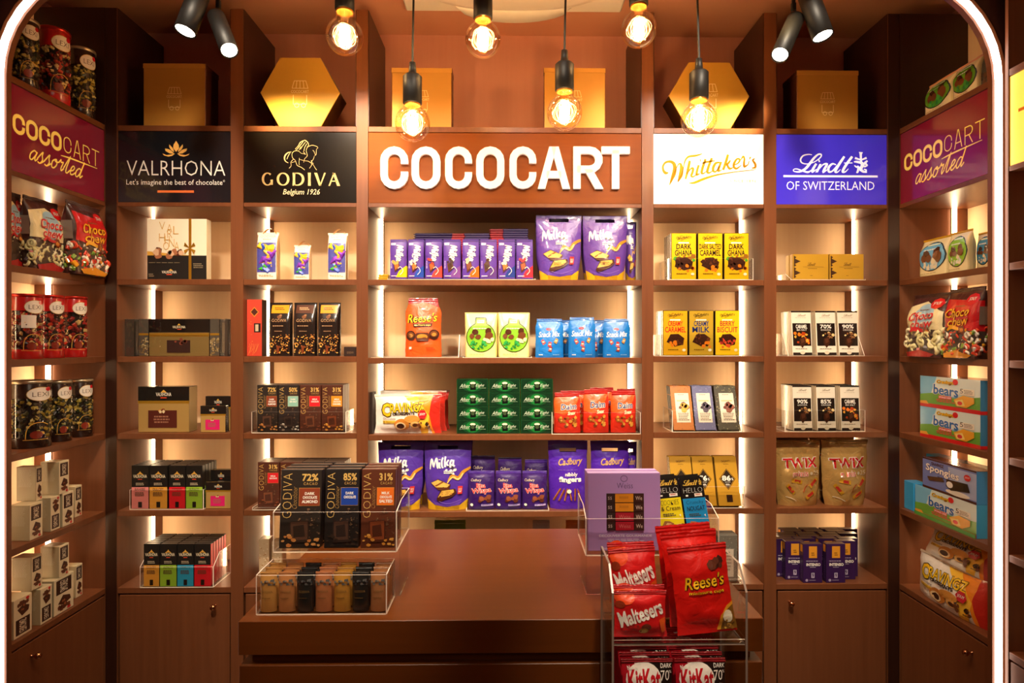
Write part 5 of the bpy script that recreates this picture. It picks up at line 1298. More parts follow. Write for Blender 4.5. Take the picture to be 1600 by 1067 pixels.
for x0, x1, k, nm in ((401.5, 434, '72', 'dark bar box with rust-red square'), (434.5, 467.5, '50', 'dark bar box with pale mint square'), (468, 501.5, '31r', 'brown bar box with red square'), (502, 536, '31o', 'brown bar box with orange square')):
    std(gbar(k), x0, x1, 601.5, z + 1, 1010, nm + ', third shelf of the second bay', 'chocolate', 'bar boxes on the third shelf, second bay', n=3, pitch=10, blabel='brown bar box standing behind the four front ones, third shelf of the second bay', bgroup='bar boxes behind, third shelf of second bay')
z = ROWS[3]
tray('acrylic_tray', 395, 543, 1000.6, 1050, z, 4, 4, 'low clear acrylic tray on the fourth shelf of the second bay')
for x0, x1, k in ((402.5, 436.5, '31r'), (437, 471, '31o'), (471.5, 505, '72'), (505.5, 539, '85')):
    std(gbar(k), x0, x1, 722, z + 1, 1012, {'31r': 'brown bar box with red square, fourth shelf of the second bay', '31o': 'brown bar box half hidden by the counter display, fourth shelf of the second bay', '72': 'bar box mostly hidden behind the counter display, fourth shelf of second bay', '85': 'dark bar box behind the counter display at the right, fourth shelf of second bay'}[k], 'chocolate', 'bar boxes on the fourth shelf, second bay', n=3, pitch=10, blabel='dark bar box with only its top showing, fourth shelf of the second bay', bgroup='bar boxes behind, fourth shelf of second bay')
z = ROWS[4]
for i, x in enumerate((412, 432)):
    std(cartonf('chocolate_box', 20, lambda P: P.blobs(.1, .1, .9, .9, 40, .06, ['#b88a58', '#e8d6b4'], seed=i), '#cdb08a', side='#a8845c'), x - 8, x + 9, 842 + 4 * i, z, 1040, ('speckled tan carton at the left end of the lowest shelf, second bay', 'speckled tan carton half hidden by the counter display, lowest shelf of the second bay')[i], 'carton')

# ---------------------------------------------------------------- centre bay
z = ROWC[0]; PUR = '#5c3a9c'
tray('acrylic_tray', 606.5, 835.5, 1005, 1060, z, 2.2, 2.2, 'low clear tray under the purple bars on the top shelf of the centre bay')
ml = [('#f0c81c', '#b86a2a', '#c8a050'), ('#2c4fb0', '#c8702c', '#efe0c8'), ('#e0483c', '#c05a2c', '#d83a2c'), ('#7a4a94', '#4a2818', '#3c2014'), ('#c8641c', '#7a3c1c', '#e8c890'), ('#5c3a80', '#3c2014', '#4a2a1a'), ('#2c3f8c', '#c8702c', '#efe0c8'), ('#e0303c', '#c0502c', '#d82a34')]
nmz = ['yellow', 'blue stripe', 'orange-red fruit', 'dark plum', 'nut and orange', 'dark chocolate', 'navy', 'strawberry red']
for i, (x0, x1) in enumerate(((608.5, 636), (636.5, 662.5), (663.5, 691), (692, 720), (721.5, 749), (749.5, 777), (777.5, 805.5), (806, 833.5))):
    a = ml[i]; w, h, loc = fit(x0, x1, 374, z + 2, 1010)
    sp = bag('chocolate_bar', w - .8, h, 5, art_milka(a[0], a[1], a[2], i), PUR, kind='stand', crumple=.25, seal=.05, seed=i, sealcol='#4f3390', mat='gloss', nx=8, nz=8)
    make(sp, loc, f'upright purple chocolate bar with {nmz[i]} artwork, top shelf of the centre bay', 'chocolate', 'front row of purple bars')
    for k in range(3): make(sp, loc + Vector((0, (k + 1) * 6.5 * U, 0)), f'{ORD[k+1]} one behind the upright purple bar with {nmz[i]} artwork, top shelf', 'chocolate', 'purple bars behind the front row')
fl = MB('gloss'); fl.box(-31, 31, 0, 26, 0, 3.4, '#33205c', side='#3a2468', bev=1.2); fl.box(-33.5, -31, 1, 25, 1.2, 2.2, '#33205c'); fl.box(31, 33.5, 1, 25, 1.2, 2.2, '#33205c'); fm = fl.mesh('chocolate_bar')
for x, n, yt, red in ((678, 4, 363, 0), (735, 5, 361, 1), (796, 6, 356, 1)):
    d = 1052; top = ZZ(x, yt, d); 
    m2 = fm
    if red: fl2 = MB('gloss'); fl2.box(-31, -10, 0, 26, 0, 3.4, '#a01428', bev=.6); fl2.box(-10, 31, 0, 26, 0, 3.4, '#3a2468', bev=.6); fl2.box(-33, -31, 1, 25, 1.2, 2.2, '#a01428'); m2 = fl2.mesh('chocolate_bar')
    tot = int((top - z) / 3.7); pn_ = 'dark left' if x < 700 else 'red-ended middle' if x < 760 else 'tallest right'
    for k in range(tot):
        make(Spec('chocolate_bar', m2), W(XX(x, d) + random.Random(k + x).uniform(-1, 1), d, z + .1 + k * 3.7), f'topmost flat purple bar of the {pn_} pile behind the upright bars' if k == tot - 1 else f'flat purple bar {ORD[tot - k]} from the top of the {pn_} pile behind the upright bars' if tot - k < 7 else f'flat purple bar hidden low in the {pn_} pile behind the upright bars', 'chocolate', f"{pn_} pile of flat bars", rz_=random.Random(k * 3 + x).uniform(-.03, .03))
for k in range(3):
    o = MB('gloss'); o.box(-8, 8, 0, 26, 0, 3.2, '#d8a028', side='#8a5a20', bev=.8); make(Spec('biscuit_pack', o.mesh('biscuit_pack')), W(XX(599.5, 1020) - 1 + k * .5, 1020, z + .1 + 3.4 * k), ('lowest', 'middle', 'topmost')[k] + ' of the flat yellow packs in the left corner of the centre bay', 'biscuits', 'flat yellow packs in the corner')
def pouch_milka(w, h): return bag('biscuit_pouch', w, h, 24, art_milka_pouch(), '#6b48aa', kind='stand', crumple=.7, seal=.06, seed=int(w * 10) % 17, hole=True, botcol='#d8a41c', extra=None)
def gold_bottom(P):
    art_milka_pouch()(P); P.poly([(0, .84), (.2, .93), (.5, .945), (.8, .93), (1, .84), (1, 1), (0, 1)], '#d8a81c'); P.poly([(.2, .92), (.5, .94), (.8, .92), (.8, .99), (.2, .99)], '#b88a14'); P.poly([(.14, .86), (.5, .93), (.86, .86), (.8, .92), (.5, .95), (.2, .92)], '#5e3c9e')
pm = lambda c, s_, dk=0: (lambda w, h: bag('biscuit_pouch', w, h, 24, gold_bottom, c, kind='stand', crumple=.7, seal=.06, seed=s_, hole=True, tap=.0, botn=.16))
for x0, x1, yt, lab, s_ in ((838, 910, 334, 'left purple biscuit pouch with white lettering, top shelf of the centre bay', 3), (911.5, 982, 335, 'right purple biscuit pouch beside the light strip, top shelf of the centre bay', 5)):
    std(pm('#5e3c9e', s_), x0, x1, yt, z, 1010, lab, 'biscuit pouch', 'purple biscuit pouches', n=1, pitch=30, blabel='purple biscuit pouch hidden behind the front two, top shelf of the centre bay', bgroup='purple pouches behind on the top shelf')
std(pm('#5c3c98', 8), 978, 996.5, 345, z, 1030, 'narrow end of a purple pouch at the right post, top shelf of the centre bay', 'biscuit pouch', 'purple biscuit pouches')
z = ROWC[1]
tray('acrylic_tray', 580, 716, 1003, 1070, z, 1.5, 36, 'clear acrylic divider tray under the orange pouch', sides=(0, 1))
tray('acrylic_tray', 724, 830, 1003, 1070, z, 1.5, 1.5, 'low clear tray under the two green and cream bags')
std(lambda w, h: bag('candy_pouch', w, h, 24, art_reese, '#e8571a', kind='stand', crumple=1.0, seal=.06, seed=4, sealcol='#c8181c', jag=True, tap=.2), 631, 689, 465, z + 1, 1012, 'orange candy pouch with yellow lettering standing alone on the second shelf of the centre bay', 'candy pouch')
for i, (x0, x1) in enumerate(((726, 777), (778, 828))):
    std(lambda w, h: bag('chocolate_bag', w, h, 18, art_green_pouch, '#ecd98e', kind='block', crumple=.35, seal=.03, seed=4 + i, mat='gloss', gussetcol='#d8c070'), x0, x1, 488, z + 1, 1012, ('cream bag with green oval, left of the pair in the centre bay', 'cream bag with green oval, right of the pair in the centre bay')[i], 'chocolate bag', 'cream bags with green ovals', n=1, pitch=22, blabel='cream bag behind the pair with green ovals', bgroup='cream bags behind')
sn = lambda s_: (lambda w, h: bag('candy_bag', w, h, 20, art_snack, '#1272c4', kind='stand', crumple=.9, seal=.07, seed=s_, sealcol='#0f62b4', tap=.12))
for i, (x0, x1, yt) in enumerate(((836.5, 881.5, 498), (888.5, 932, 495.5), (943, 987, 498))):
    std(sn(i + 2), x0, x1, yt, z, 1012 - 3 * (i == 1), ('left', 'middle', 'right')[i] + ' of the three bright blue candy bags in front, centre bay', 'candy bag', 'blue candy bags')
for i, (x0, x1) in enumerate(((850, 896), (908, 952), (953, 984))):
    std(sn(i + 7), x0, x1, 500, z, 1046, ('blue bag in the gap between the left and middle front bags', 'blue bag in the gap between the middle and right front bags', 'blue bag behind the right front bag next to the post')[i], 'candy bag', 'blue candy bags')
z = ROWC[2]
cv = lambda s_: (lambda w, h: bag('croissant_pack', w, h, 20, art_crav, '#f1e8dc', kind='pillow', crumple=.7, seal=.05, seed=s_, mat='foil', sealcol='#e8dccb'))
def pillow_h(name, art, front, s_, T=20):
    """pillow pack with its seals at left and right: built upright, then turned"""
    def f(w, h):
        mbs = bag(name, w, h, T, art, front, kind='stand', crumple=.5, seal=.04, seed=s_)
        return mbs
    return f
for i, (x0, x1, yt, d, lab) in enumerate(((583, 689, 617, 1010, 'white and orange croissant pack in front, third shelf of the centre bay'), (592, 697, 611, 1034, 'croissant pack directly behind the front one, third shelf of the centre bay'), (594, 702, 610, 1058, 'rearmost croissant pack of three, third shelf of the centre bay'))):
    std(cv(i + 3), x0, x1, yt, z, d, lab, 'croissant pack', 'croissant packs in the centre bay')
std(cartonf('carton', 24, None, '#2a1c16'), 577.5, 582.5, 613, z, 1010, 'dark pack end squeezed against the left post, third shelf of the centre bay', 'carton')
for ci, (x0, x1) in enumerate(((713.5, 763), (764, 812.5), (813.5, 864))):
    w, h4, loc = fit(x0, x1, 592, z, 1010); hh = h4 / 4
    sp = carton('mint_box', w - .4, hh - .25, 34, art_after, '#0d3a1c', side='#14602a', top='#0f4a22', mat='gloss', bev=.4)
    for r in range(4):
        make(sp, loc + Vector((0, 0, r * hh * U)), ('left', 'middle', 'right')[ci] + ' stack of dark green mint boxes, ' + ('lowest box', 'second box from below', 'third box from below', 'top box')[r], 'mint box', 'green mint boxes')
da = lambda s_: (lambda w, h: bag('candy_bag', w, h, 17, art_daim, '#d8301c', kind='stand', crumple=1.0, seal=.1, seed=s_, sealcol='#b81c14', tap=.1))
tray('acrylic_tray', 863, 1000, 1002, 1060, z, 34, 34, 'clear acrylic tray in front of the red candy bags, third shelf of centre bay', sides=(1, 1))
for i, (x0, x1, yt) in enumerate(((865.5, 908, 614), (912, 952.5, 609), (955, 995.5, 611))):
    std(da(i + 2), x0, x1, yt, z + 1.2, 1008, ('left', 'middle', 'right')[i] + ' of the three red candy bags in front, third shelf of the centre bay', 'candy bag', 'front red candy bags')
    std(da(i + 6), x0 + 9, x1 + (9 if i < 2 else 0), yt - 3, z + 1.2, 1030, ('left', 'middle', 'right')[i] + ' red candy bag of the row behind the front three, centre bay', 'candy bag', 'red candy bags behind')
z = ROWC[3]
for x0, x1, lab, s_ in ((588.5, 660.5, 'purple biscuit pouch half hidden by the counter display, lower shelf of the centre bay', 2), (661.5, 736, 'purple biscuit pouch beside the small purple bags, lower shelf of the centre bay', 9)):
    std(pm('#4f2f9a', s_), x0, x1, 692, z, 1010, lab, 'biscuit pouch', 'purple biscuit pouches', n=1, pitch=30, blabel='purple pouch hidden behind the front two, lower shelf of the centre bay', bgroup='purple pouches behind on the lower shelf')
wi = lambda s_: (lambda w, h: bag('candy_bag', w, h, 15, art_wispa, '#32145e', kind='stand', crumple=.8, seal=.08, seed=s_, sealcol='#45208a'))
tray('acrylic_tray', 729, 857, 1003, 1060, z, 1.6, 1.6, 'low clear tray under the small purple candy bags')
for i, (x0, x1) in enumerate(((731, 773), (773.5, 815), (815.5, 855.5))):
    std(wi(i), x0, x1, 737, z + 1, 1009, ('left', 'middle', 'right')[i] + ' of the three small dark purple candy bags in front, centre bay', 'candy bag', 'front small purple bags')
    std(wi(i + 5), x0 + 4, x1 + 1, 713 + 3 * i, z + 1, 1034, ('left', 'middle', 'right')[i] + ' of the taller dark purple bags behind the small front ones', 'candy bag', 'small purple bags behind')
ca = lambda s_: (lambda w, h: bag('biscuit_pouch', w, h, 24, art_fingers, '#4c1fa4', kind='stand', crumple=1.0, seal=.09, seed=s_, hole=True, tap=.0, botn=.08))
for x0, x1, yt, d, lab in ((857, 919, 690, 1010, 'glossy violet pouch of finger biscuits left of the lilac box'), (924, 985, 690, 1012, 'glossy violet pouch rising behind the lilac box'), (978, 997, 692, 1025, 'edge of a violet pouch at the right post of the centre bay')):
    std(ca(int(x0)), x0, x1, yt, z, d, lab, 'biscuit pouch', 'violet finger biscuit pouches')
z = ROWC[4]
for x0, x1, c, lab in ((677, 728, '#6f8f2c', 'green pack just showing above the back edge of the counter'), (832, 860, '#b8b0a4', 'silvery pack just showing above the back edge of the counter'), (884, 918, '#e8861c', 'orange pack just showing above the back edge of the counter')):
    std(bagf('candy_pouch', 18, None, c, kind='stand', seed=int(x0), crumple=1), x0, x1, 815, z, 1060, lab, 'candy pouch')

# ---------------------------------------------------------------- bay 4
z = ROWS[0]
tray('acrylic_tray', 1046, 1176, 1003, 1062, z, 34, 34, 'clear acrylic tray before the yellow bars, top shelf of the fourth bay')
wt = lambda *a, **k: (lambda w, h: carton('chocolate_bar', w - .6, h, 8, art_whit(*a, **k), '#2a1c10', side='#3c2c18', top='#e8d9a0', mat='gloss'))
for x0, x1, a, lab, k in ((1048.5, 1088.5, ('DARK', 'GHANA', '#2a1810'), 'left yellow bar with green leaves, top shelf of fourth bay', dict(leaf='#4a9a2c', seed=1)), (1090, 1129.5, ('DARK SALTED', 'CARAMEL', '#2a1810'), 'middle yellow bar without leaves, top shelf of fourth bay', dict(seed=4)), (1131, 1170.5, ('DARK', 'GHANA', '#2a1810'), 'right yellow bar with green leaves, top shelf of fourth bay', dict(leaf='#4a9a2c', seed=1))):
    std(wt(*a, **k), x0, x1, 364, z + 1, 1010, lab, 'chocolate', 'front yellow bars, top shelf of fourth bay', n=4, pitch=10, blabel='yellow bar standing behind the front three, top shelf of the fourth bay', bgroup='yellow bars behind, top shelf of fourth bay')
z = ROWS[1]
tray('acrylic_tray', 1032, 1163, 1001, 1062, z, 34, 34, 'clear acrylic tray before the bars on the second shelf of the fourth bay', sides=(1, 0))
for x0, x1, a, lab, k in ((1035.6, 1075, ('CREAMY', 'CARAMEL', '#c8281c'), 'yellow bar with red lettering and a maroon edge, second shelf of fourth bay', dict(bg='#d8a21a', seed=2)), (1076, 1115.5, ('CREAMY', 'MILK', '#1f2f6a'), 'olive gold bar with navy lettering, second shelf of fourth bay', dict(bg='#b8962a', seed=3)), (1117, 1156, ('BERRY', 'BISCUIT', '#b8402c'), 'bright yellow bar with berries at the right, second shelf of fourth bay', dict(bg='#ecc21a', photo=('#3b1c10', '#c8402c', '#e0582c'), seed=6))):
    std(wt(*a, **k), x0, x1, 485, z + 1, 1010, lab, 'chocolate', 'front yellow bars, second shelf of fourth bay', n=4, pitch=10, blabel='yellow bar standing behind the front three, second shelf of the fourth bay', bgroup='yellow bars behind, second shelf of fourth bay')
z = ROWS[2]
tray('acrylic_tray', 1051, 1160, 1001, 1060, z, 34, 34, 'clear acrylic tray with three leaning bars, third shelf of the fourth bay')
for x0, x1, a, lab in ((1052, 1086, ('#c8741c', '#a8641c', ['#7a4a30', '#e0a82c']), 'leaning ochre bar with cream label, third shelf of fourth bay'), (1086.5, 1120, ('#6a6a94', '#8484a8', ['#2a2030', '#4a3a50']), 'leaning slate-blue bar with cream label, third shelf of fourth bay'), (1122, 1157.5, ('#4a4434', '#8a805c', ['#6b3424', '#8a4a34']), 'leaning olive speckled bar with cream label, third shelf of fourth bay')):
    w, h, loc = fit(x0, x1, 606, z + 1, 1005); sp = carton('chocolate_bar', w - .6, 73, 4.4, art_weave(*a), a[0], side='#2c2018', mat='card')
    for k in range(4): make(sp, W(XX((x0 + x1) / 2, 1004), 1004 + k * 6, z + 1.2 + sp.t * sin(.36)), lab if k == 0 else behind(lab, k), 'chocolate', 'leaning bars, third shelf of fourth bay' if k == 0 else 'leaning bars behind, third shelf of fourth bay', lean=.36)
z = ROWS[3]
tray('acrylic_tray', 1048, 1163, 1001, 1060, z, 34, 34, 'clear acrylic tray with leaning gold bars, fourth shelf of the fourth bay')
for x0, x1, n, lab in ((1051, 1086.5, '86', 'leaning gold bar with black diamond, left of the three, partly behind a yellow bar'), (1087, 1121, '76', 'leaning gold bar with black diamond reading 76'), (1123, 1159, '86', 'leaning gold bar with black diamond, right of the three')):
    w, h, loc = fit(x0, x1, 718, z + 1, 1005); sp = carton('chocolate_bar', w - .6, 78, 4.4, art_gold86(n), '#c8962c', side='#9a7424', mat='gloss')
    for k in range(3): make(sp, W(XX((x0 + x1) / 2, 1004), 1004 + k * 6, z + 1.2 + sp.t * sin(.34)), lab if k == 0 else behind(lab, k), 'chocolate', 'leaning gold bars' if k == 0 else 'leaning gold bars behind', lean=.34)
z = ROWS[4]
tray('acrylic_tray', 1080, 1158, 1001, 1060, z, 8, 8, 'low clear tray on the lowest shelf of the fourth bay')
for x0, x1, lab in ((1084, 1118, 'grey speckled bar hidden behind the red bags, lowest shelf of fourth bay'), (1120, 1153, 'grey speckled bar with pale label, lowest shelf of fourth bay')):
    std(cartonf('chocolate_bar', 5, lambda P: (P.blobs(0, 0, 1, 1, 120, .03, ['#8a8478', '#5c574c'], seed=2, k=4), P.rect(.18, .3, .8, .9, '#c8b8a4'), P.bars(.24, .36, .7, .8, 6, '#8a7a68')), '#6b655a', side='#4c463c'), x0, x1, 836, z + 1, 1010, lab, 'chocolate', 'grey speckled bars', n=3, pitch=7, blabel='grey speckled bar behind others, lowest shelf of the fourth bay', bgroup='grey speckled bars behind')

# ---------------------------------------------------------------- bay 5
z = ROWS[0]
tray('acrylic_tray', 1236, 1352, 1003, 1060, z, 2, 12, 'clear acrylic tray under two flat gold boxes, top shelf of the rightmost bay', sides=(1, 0))
for i, (x0, x1) in enumerate(((1238.5, 1295), (1296, 1350))):
    std(cartonf('chocolate_box', 12, art_lindtgold, '#d0a030', side='#a8802c', mat='goldcard'), x0, x1, 397, z + 1, 1012, ('left gold box with brown notched edge, top shelf of the rightmost bay', 'right gold box with brown notched edge, top shelf of the rightmost bay')[i], 'chocolate box', 'gold boxes in the rightmost bay', n=1, pitch=14, blabel='gold box behind the front pair, top shelf of the rightmost bay', bgroup='gold boxes behind the front pair')
def lx(p, s_, f=False): return lambda w, h: carton('chocolate_bar', w - .6, h, 4.6, art_lindtx(p, s_, f), '#efe4d0', side='#d8c4a4', top='#3a2c20', mat='gloss', bev=.4)
z = ROWS[1]
tray('acrylic_tray', 1232, 1350, 1002, 1060, z, 1.6, 36, 'clear tray with white bars, second shelf of the rightmost bay')
for x0, x1, a, lab, nn in ((1238, 1270, ('CARAMEL', 'SEA SALT', True), 'white bar with orange caramel picture at the left, second shelf of the rightmost bay', 6), (1276, 1308, ('70%', 'COCOA'), 'white bar reading 70%, second shelf of the rightmost bay', 6), (1310.5, 1343, ('90%', 'COCOA'), 'white bar reading 90% at the right, second shelf of the rightmost bay', 3)):
    std(lx(*a), x0, x1, 486, z + 1, 1008, lab, 'chocolate', 'white bars, second shelf of rightmost bay', lean=.09, n=nn, pitch=5.6, blabel='white bar behind the front three, second shelf of the rightmost bay', bgroup='white bars behind, second shelf of rightmost bay')
z = ROWS[2]
tray('acrylic_tray', 1227, 1351, 1002, 1060, z, 34, 34, 'clear tray with white bars, third shelf of the rightmost bay')
for x0, x1, a, lab in ((1239.5, 1270, ('90%', 'COCOA'), 'white bar reading 90% at the left, third shelf of the rightmost bay'), (1276.5, 1307, ('85%', 'COCOA'), 'white bar reading 85%, third shelf of the rightmost bay'), (1314, 1345, ('CARAMEL', 'SEA SALT', True), 'white bar with orange caramel picture at the right, third shelf of the rightmost bay')):
    std(lx(*a), x0, x1, 603, z + 1, 1006, lab, 'chocolate', 'white bars, third shelf of rightmost bay', lean=.06, n=7, pitch=5.6, blabel='white bar behind the front three, third shelf of the rightmost bay', bgroup='white bars behind, third shelf of rightmost bay')
z = ROWS[3]
for i, (x0, x1) in enumerate(((1214.5, 1287.5), (1288.5, 1362))):
    std(lambda w, h: bag('candy_pouch', w, h, 26, art_twix, '#c49a58', kind='stand', crumple=2.0, seal=.07, seed=3 + i * 5, mat='crinkle', sealcol='#b58a48', tap=.02, botn=.14), x0, x1, 689, z, 1010, ('left', 'right')[i] + ' crinkled gold candy pouch with red and white lettering, fourth shelf of the rightmost bay', 'candy pouch', 'gold candy pouches', n=1, pitch=40, blabel='gold candy pouch hidden behind the front pair', bgroup='gold candy pouches behind')
z = ROWS[4]
w, h, loc = fit(1255, 1285, 850, z, 1004); sp = carton('coffee_capsule_box', w, h, 12, art_intenso, '#35184c', side='#2d1440', top='#4a3024', mat='card', bev=.4, side_art=lambda P: (P.rect(.2, .04, .8, .22, '#c8801c'), P.text('INTENSO', .3, .4, .7, .9, '#6a4a84', rot=90)))
k = 0
for r, (d, xs) in enumerate(((1004, (1270, 1306)), (1018, (1242, 1322)), (1031, (1226, 1258, 1294, 1326)), (1044, (1232, 1266, 1300)), (1057, (1230, 1262, 1296, 1326)), (1070, (1240, 1274, 1308)), (1083, (1234, 1266, 1298, 1326)))):
    for i, x in enumerate(xs):
        front = r < 2
        lab = {(0, 0): 'left of the two foremost violet coffee boxes, lowest shelf of the rightmost bay', (0, 1): 'right of the two foremost violet coffee boxes, lowest shelf of the rightmost bay', (1, 0): 'violet coffee box set back to the left of the foremost two', (1, 1): 'violet coffee box set back to the right of the foremost two'}.get((r, i), f'violet coffee box, {ORD[i+1]} from the left in the {ORD[r+1]} row from the front')
        if d > 1040: x = min(x, 1326)
        make(sp, W(XX(x, d), d, z + .12), lab, 'coffee box', 'foremost violet coffee boxes' if front else 'violet coffee boxes behind')

# ================================================================ SIDE CABINETS' GOODS
def fit_side(xa, xb, yt, Xp, z):
    """front face lies in the plane X = Xp; xa/xb screen px of its ends"""
    da, db = Xp / rx(xa) * 1000, Xp / rx(xb) * 1000; dm = (da + db) / 2; xm = CX_at(Xp, dm)
    top = ZZ(xm, yt, dm); return abs(da - db), top - z, W(Xp, dm, z + .12)
def CX_at(X, d):
    r = X / d; th = math.atan(r) - PSI; return CX + F * math.tan(th)
def side(spec_fn, sgn, xa, xb, yt, Xp, z, label, cat, group=None, turn=0.0, n=0, pitch=0, blabel=None, bgroup=None, w=None, h=None):
    a, b, loc = fit_side(xa, xb, yt, Xp, z); sp = spec_fn(w or a, h or b); o = make(sp, loc, label, cat, group, rz_=-sgn * (pi / 2 - turn))
    for i in range(1, n + 1): make(sp, loc + Vector((sgn * i * pitch * U, 0, 0)), blabel, cat, bgroup, rz_=-sgn * (pi / 2 - turn))
    return o
# candy tins
def tin(r, h, c1, candy, seed, twist):
    m = MB('gloss')
    n = 28
    m.lathe([(r - .6, 0), (r, .5), (r, h * .15)], n=n, col=c1)
    m.lathe([(r, h * .74), (r, h * .955), (r - .5, h * .965)], n=n, col=c1)
    m.lathe([(r - 3.4, h * .02), (r - 3.4, h * .95)], n=14, col='#1a0f0a', mat='card')
    g = MB('clear_wrap'); g.lathe([(r - .1, h * .15), (r - .1, h * .74)], n=n, cap=False)
    lid = MB('goldfoil'); lid.lathe([(r - .4, h * .955), (r + .7, h * .957), (r + .8, h * .985), (r + .2, h), (r - 1.4, h), (r - 1.6, h * .985), (.01, h * .985)], n=n, col='#c8b89a' if c1 == '#2c1a14' else '#c83024')
    cd = MB('foil'); rnd = random.Random(seed)
    def rng(q): a = q.random() * 2 * pi; return (cos(a) * (r - 2.9), sin(a) * (r - 2.9), q.uniform(.17, .73) * h), False
    chunks(cd, 260, rng, candy, 4.2, seed)
    P = Print(2 * pi * r, h, 'gloss', eps=.1)
    P.ell(.5, .2, .115, .105, '#c9a050', n=20); P.ell(.5, .2, .11, .098, '#f3eadb', n=20); P.text('LEXI', .43, .17, .57, .235, '#5a4a3c', bold=-.01); P.ell(.565, .13, .028, .032, '#d0202a', n=10)
    P.stroke([(.38, .86), (.39, .72), (.43, .64), (.5, .62), (.56, .66)], .006, '#e8b04a'); P.stroke([(.36, .87), (.56, .875)], .004, '#e8b04a', smooth=False); P.ell(.5, .78, .025, .025, '#d9a03a')
    P.ell(.46, .8, .05, .06, '#7a2a1c', n=12)
    xs = [2 * pi * r * (i / n - .5) for i in range(n + 1)]
    fn = lambda x, z, o: ((r + o) * sin(x / r), -(r + o) * cos(x / r), z)
    Q = Print(2 * pi * r, h, 'gloss', eps=.1); Q.items = P.items[4:]; P.items = P.items[:4]; ys_ = [h * .25, h * .5, h * .8]
    lb = MB('gloss'); P.into(lb, fn, xs[1:-1], ys_); la = MB('gloss'); Q.into(la, fn, xs[1:-1], ys_)
    s = Spec('candy_tin', m.mesh('candy_tin'), [part('clear_cylinder', g), part('lid', lid), part('wrapped_candies', cd), part('label', lb, 'oval white label'), part('gold_artwork', la)], 2 * r, 2 * r, h); return s
DK, RD = '#2c1a14', '#b81c1c'
darkc = ['#1c1a12', '#3a3a1c', '#a08a2c', '#2a1f14', '#c8b45a', '#20301a']; redc = ['#a81c18', '#5a1a12', '#c83a20', '#2a1a14', '#e0c07a', '#7a1c1c']
def put_tin(x0, x1, yt, sgn, off, z, c1, candy, label, group, seed=1, yb=None, twist=.42):
    PLs = PLL if sgn < 0 else PLR; Xp = PLs + sgn * off; xm = (x0 + x1) / 2; d = Xp / rx(xm) * 1000
    r = abs(XX(x1, d) - XX(x0, d)) / 2 * .97; h = ZZ(xm, yt, d) - z
    return make(tin(r, h, c1, candy, seed, twist), W(Xp, d, z + .12), label, 'candy tin', group, rz_=-sgn * (pi / 2 - twist))
for x0, x1, yt, c, cy, lab in ((18, 58, 33, DK, darkc, 'dark candy tin nearest the arch on top of the left cabinet'), (62.5, 107, 49, RD, redc, 'red candy tin on top of the left cabinet'), (109, 147, 79, DK, darkc, 'dark candy tin farthest back on top of the left cabinet')):
    put_tin(x0, x1, yt, -1, 22, ZTOP, c, cy, lab, 'tins on top of the left cabinet', seed=int(x0))
for x0, x1, yt, lab in ((22, 64, 460, 'red candy tin with white paper sticker, left of three on the left cabinet'), (63.5, 98, 461.5, 'red candy tin in the middle of three on the left cabinet'), (98.5, 134, 463.5, 'red candy tin nearest the back wall on the left cabinet')):
    o = put_tin(x0, x1, yt, -1, 20, ROWS[1], RD, redc, lab, 'red tins on the left cabinet', seed=int(x0))
    if x0 == 22:
        m = MB('card'); r = 21.0; z0, z1 = 41, 58
        rr = o.children[0].dimensions.x / U / 2 + .35 if o.children else 21
        n = 8; vs = []
        for i in range(n + 1):
            a = -pi / 2 - 1.05 + i * .95 / n + .15; vs += [(rr * cos(a), rr * sin(a), z0), (rr * cos(a), rr * sin(a), z1)]
        m.add(vs, [(2 * i, 2 * i + 2, 2 * i + 3, 2 * i + 1) for i in range(n)], '#efe6da')
        s_ = obj('price_sticker', m.mesh(), o)
for x0, x1, yt, lab in ((20, 76, 594, 'large dark candy tin nearest the arch, third shelf of the left cabinet'), (77, 110, 594.5, 'dark candy tin in the middle, third shelf of the left cabinet'), (110.5, 143, 592.5, 'dark candy tin nearest the back wall, third shelf of the left cabinet')):
    put_tin(x0, x1, yt, -1, 20 if x0 > 30 else 24, ROWS[2], DK, darkc, lab, 'dark tins on the left cabinet', seed=int(x0))
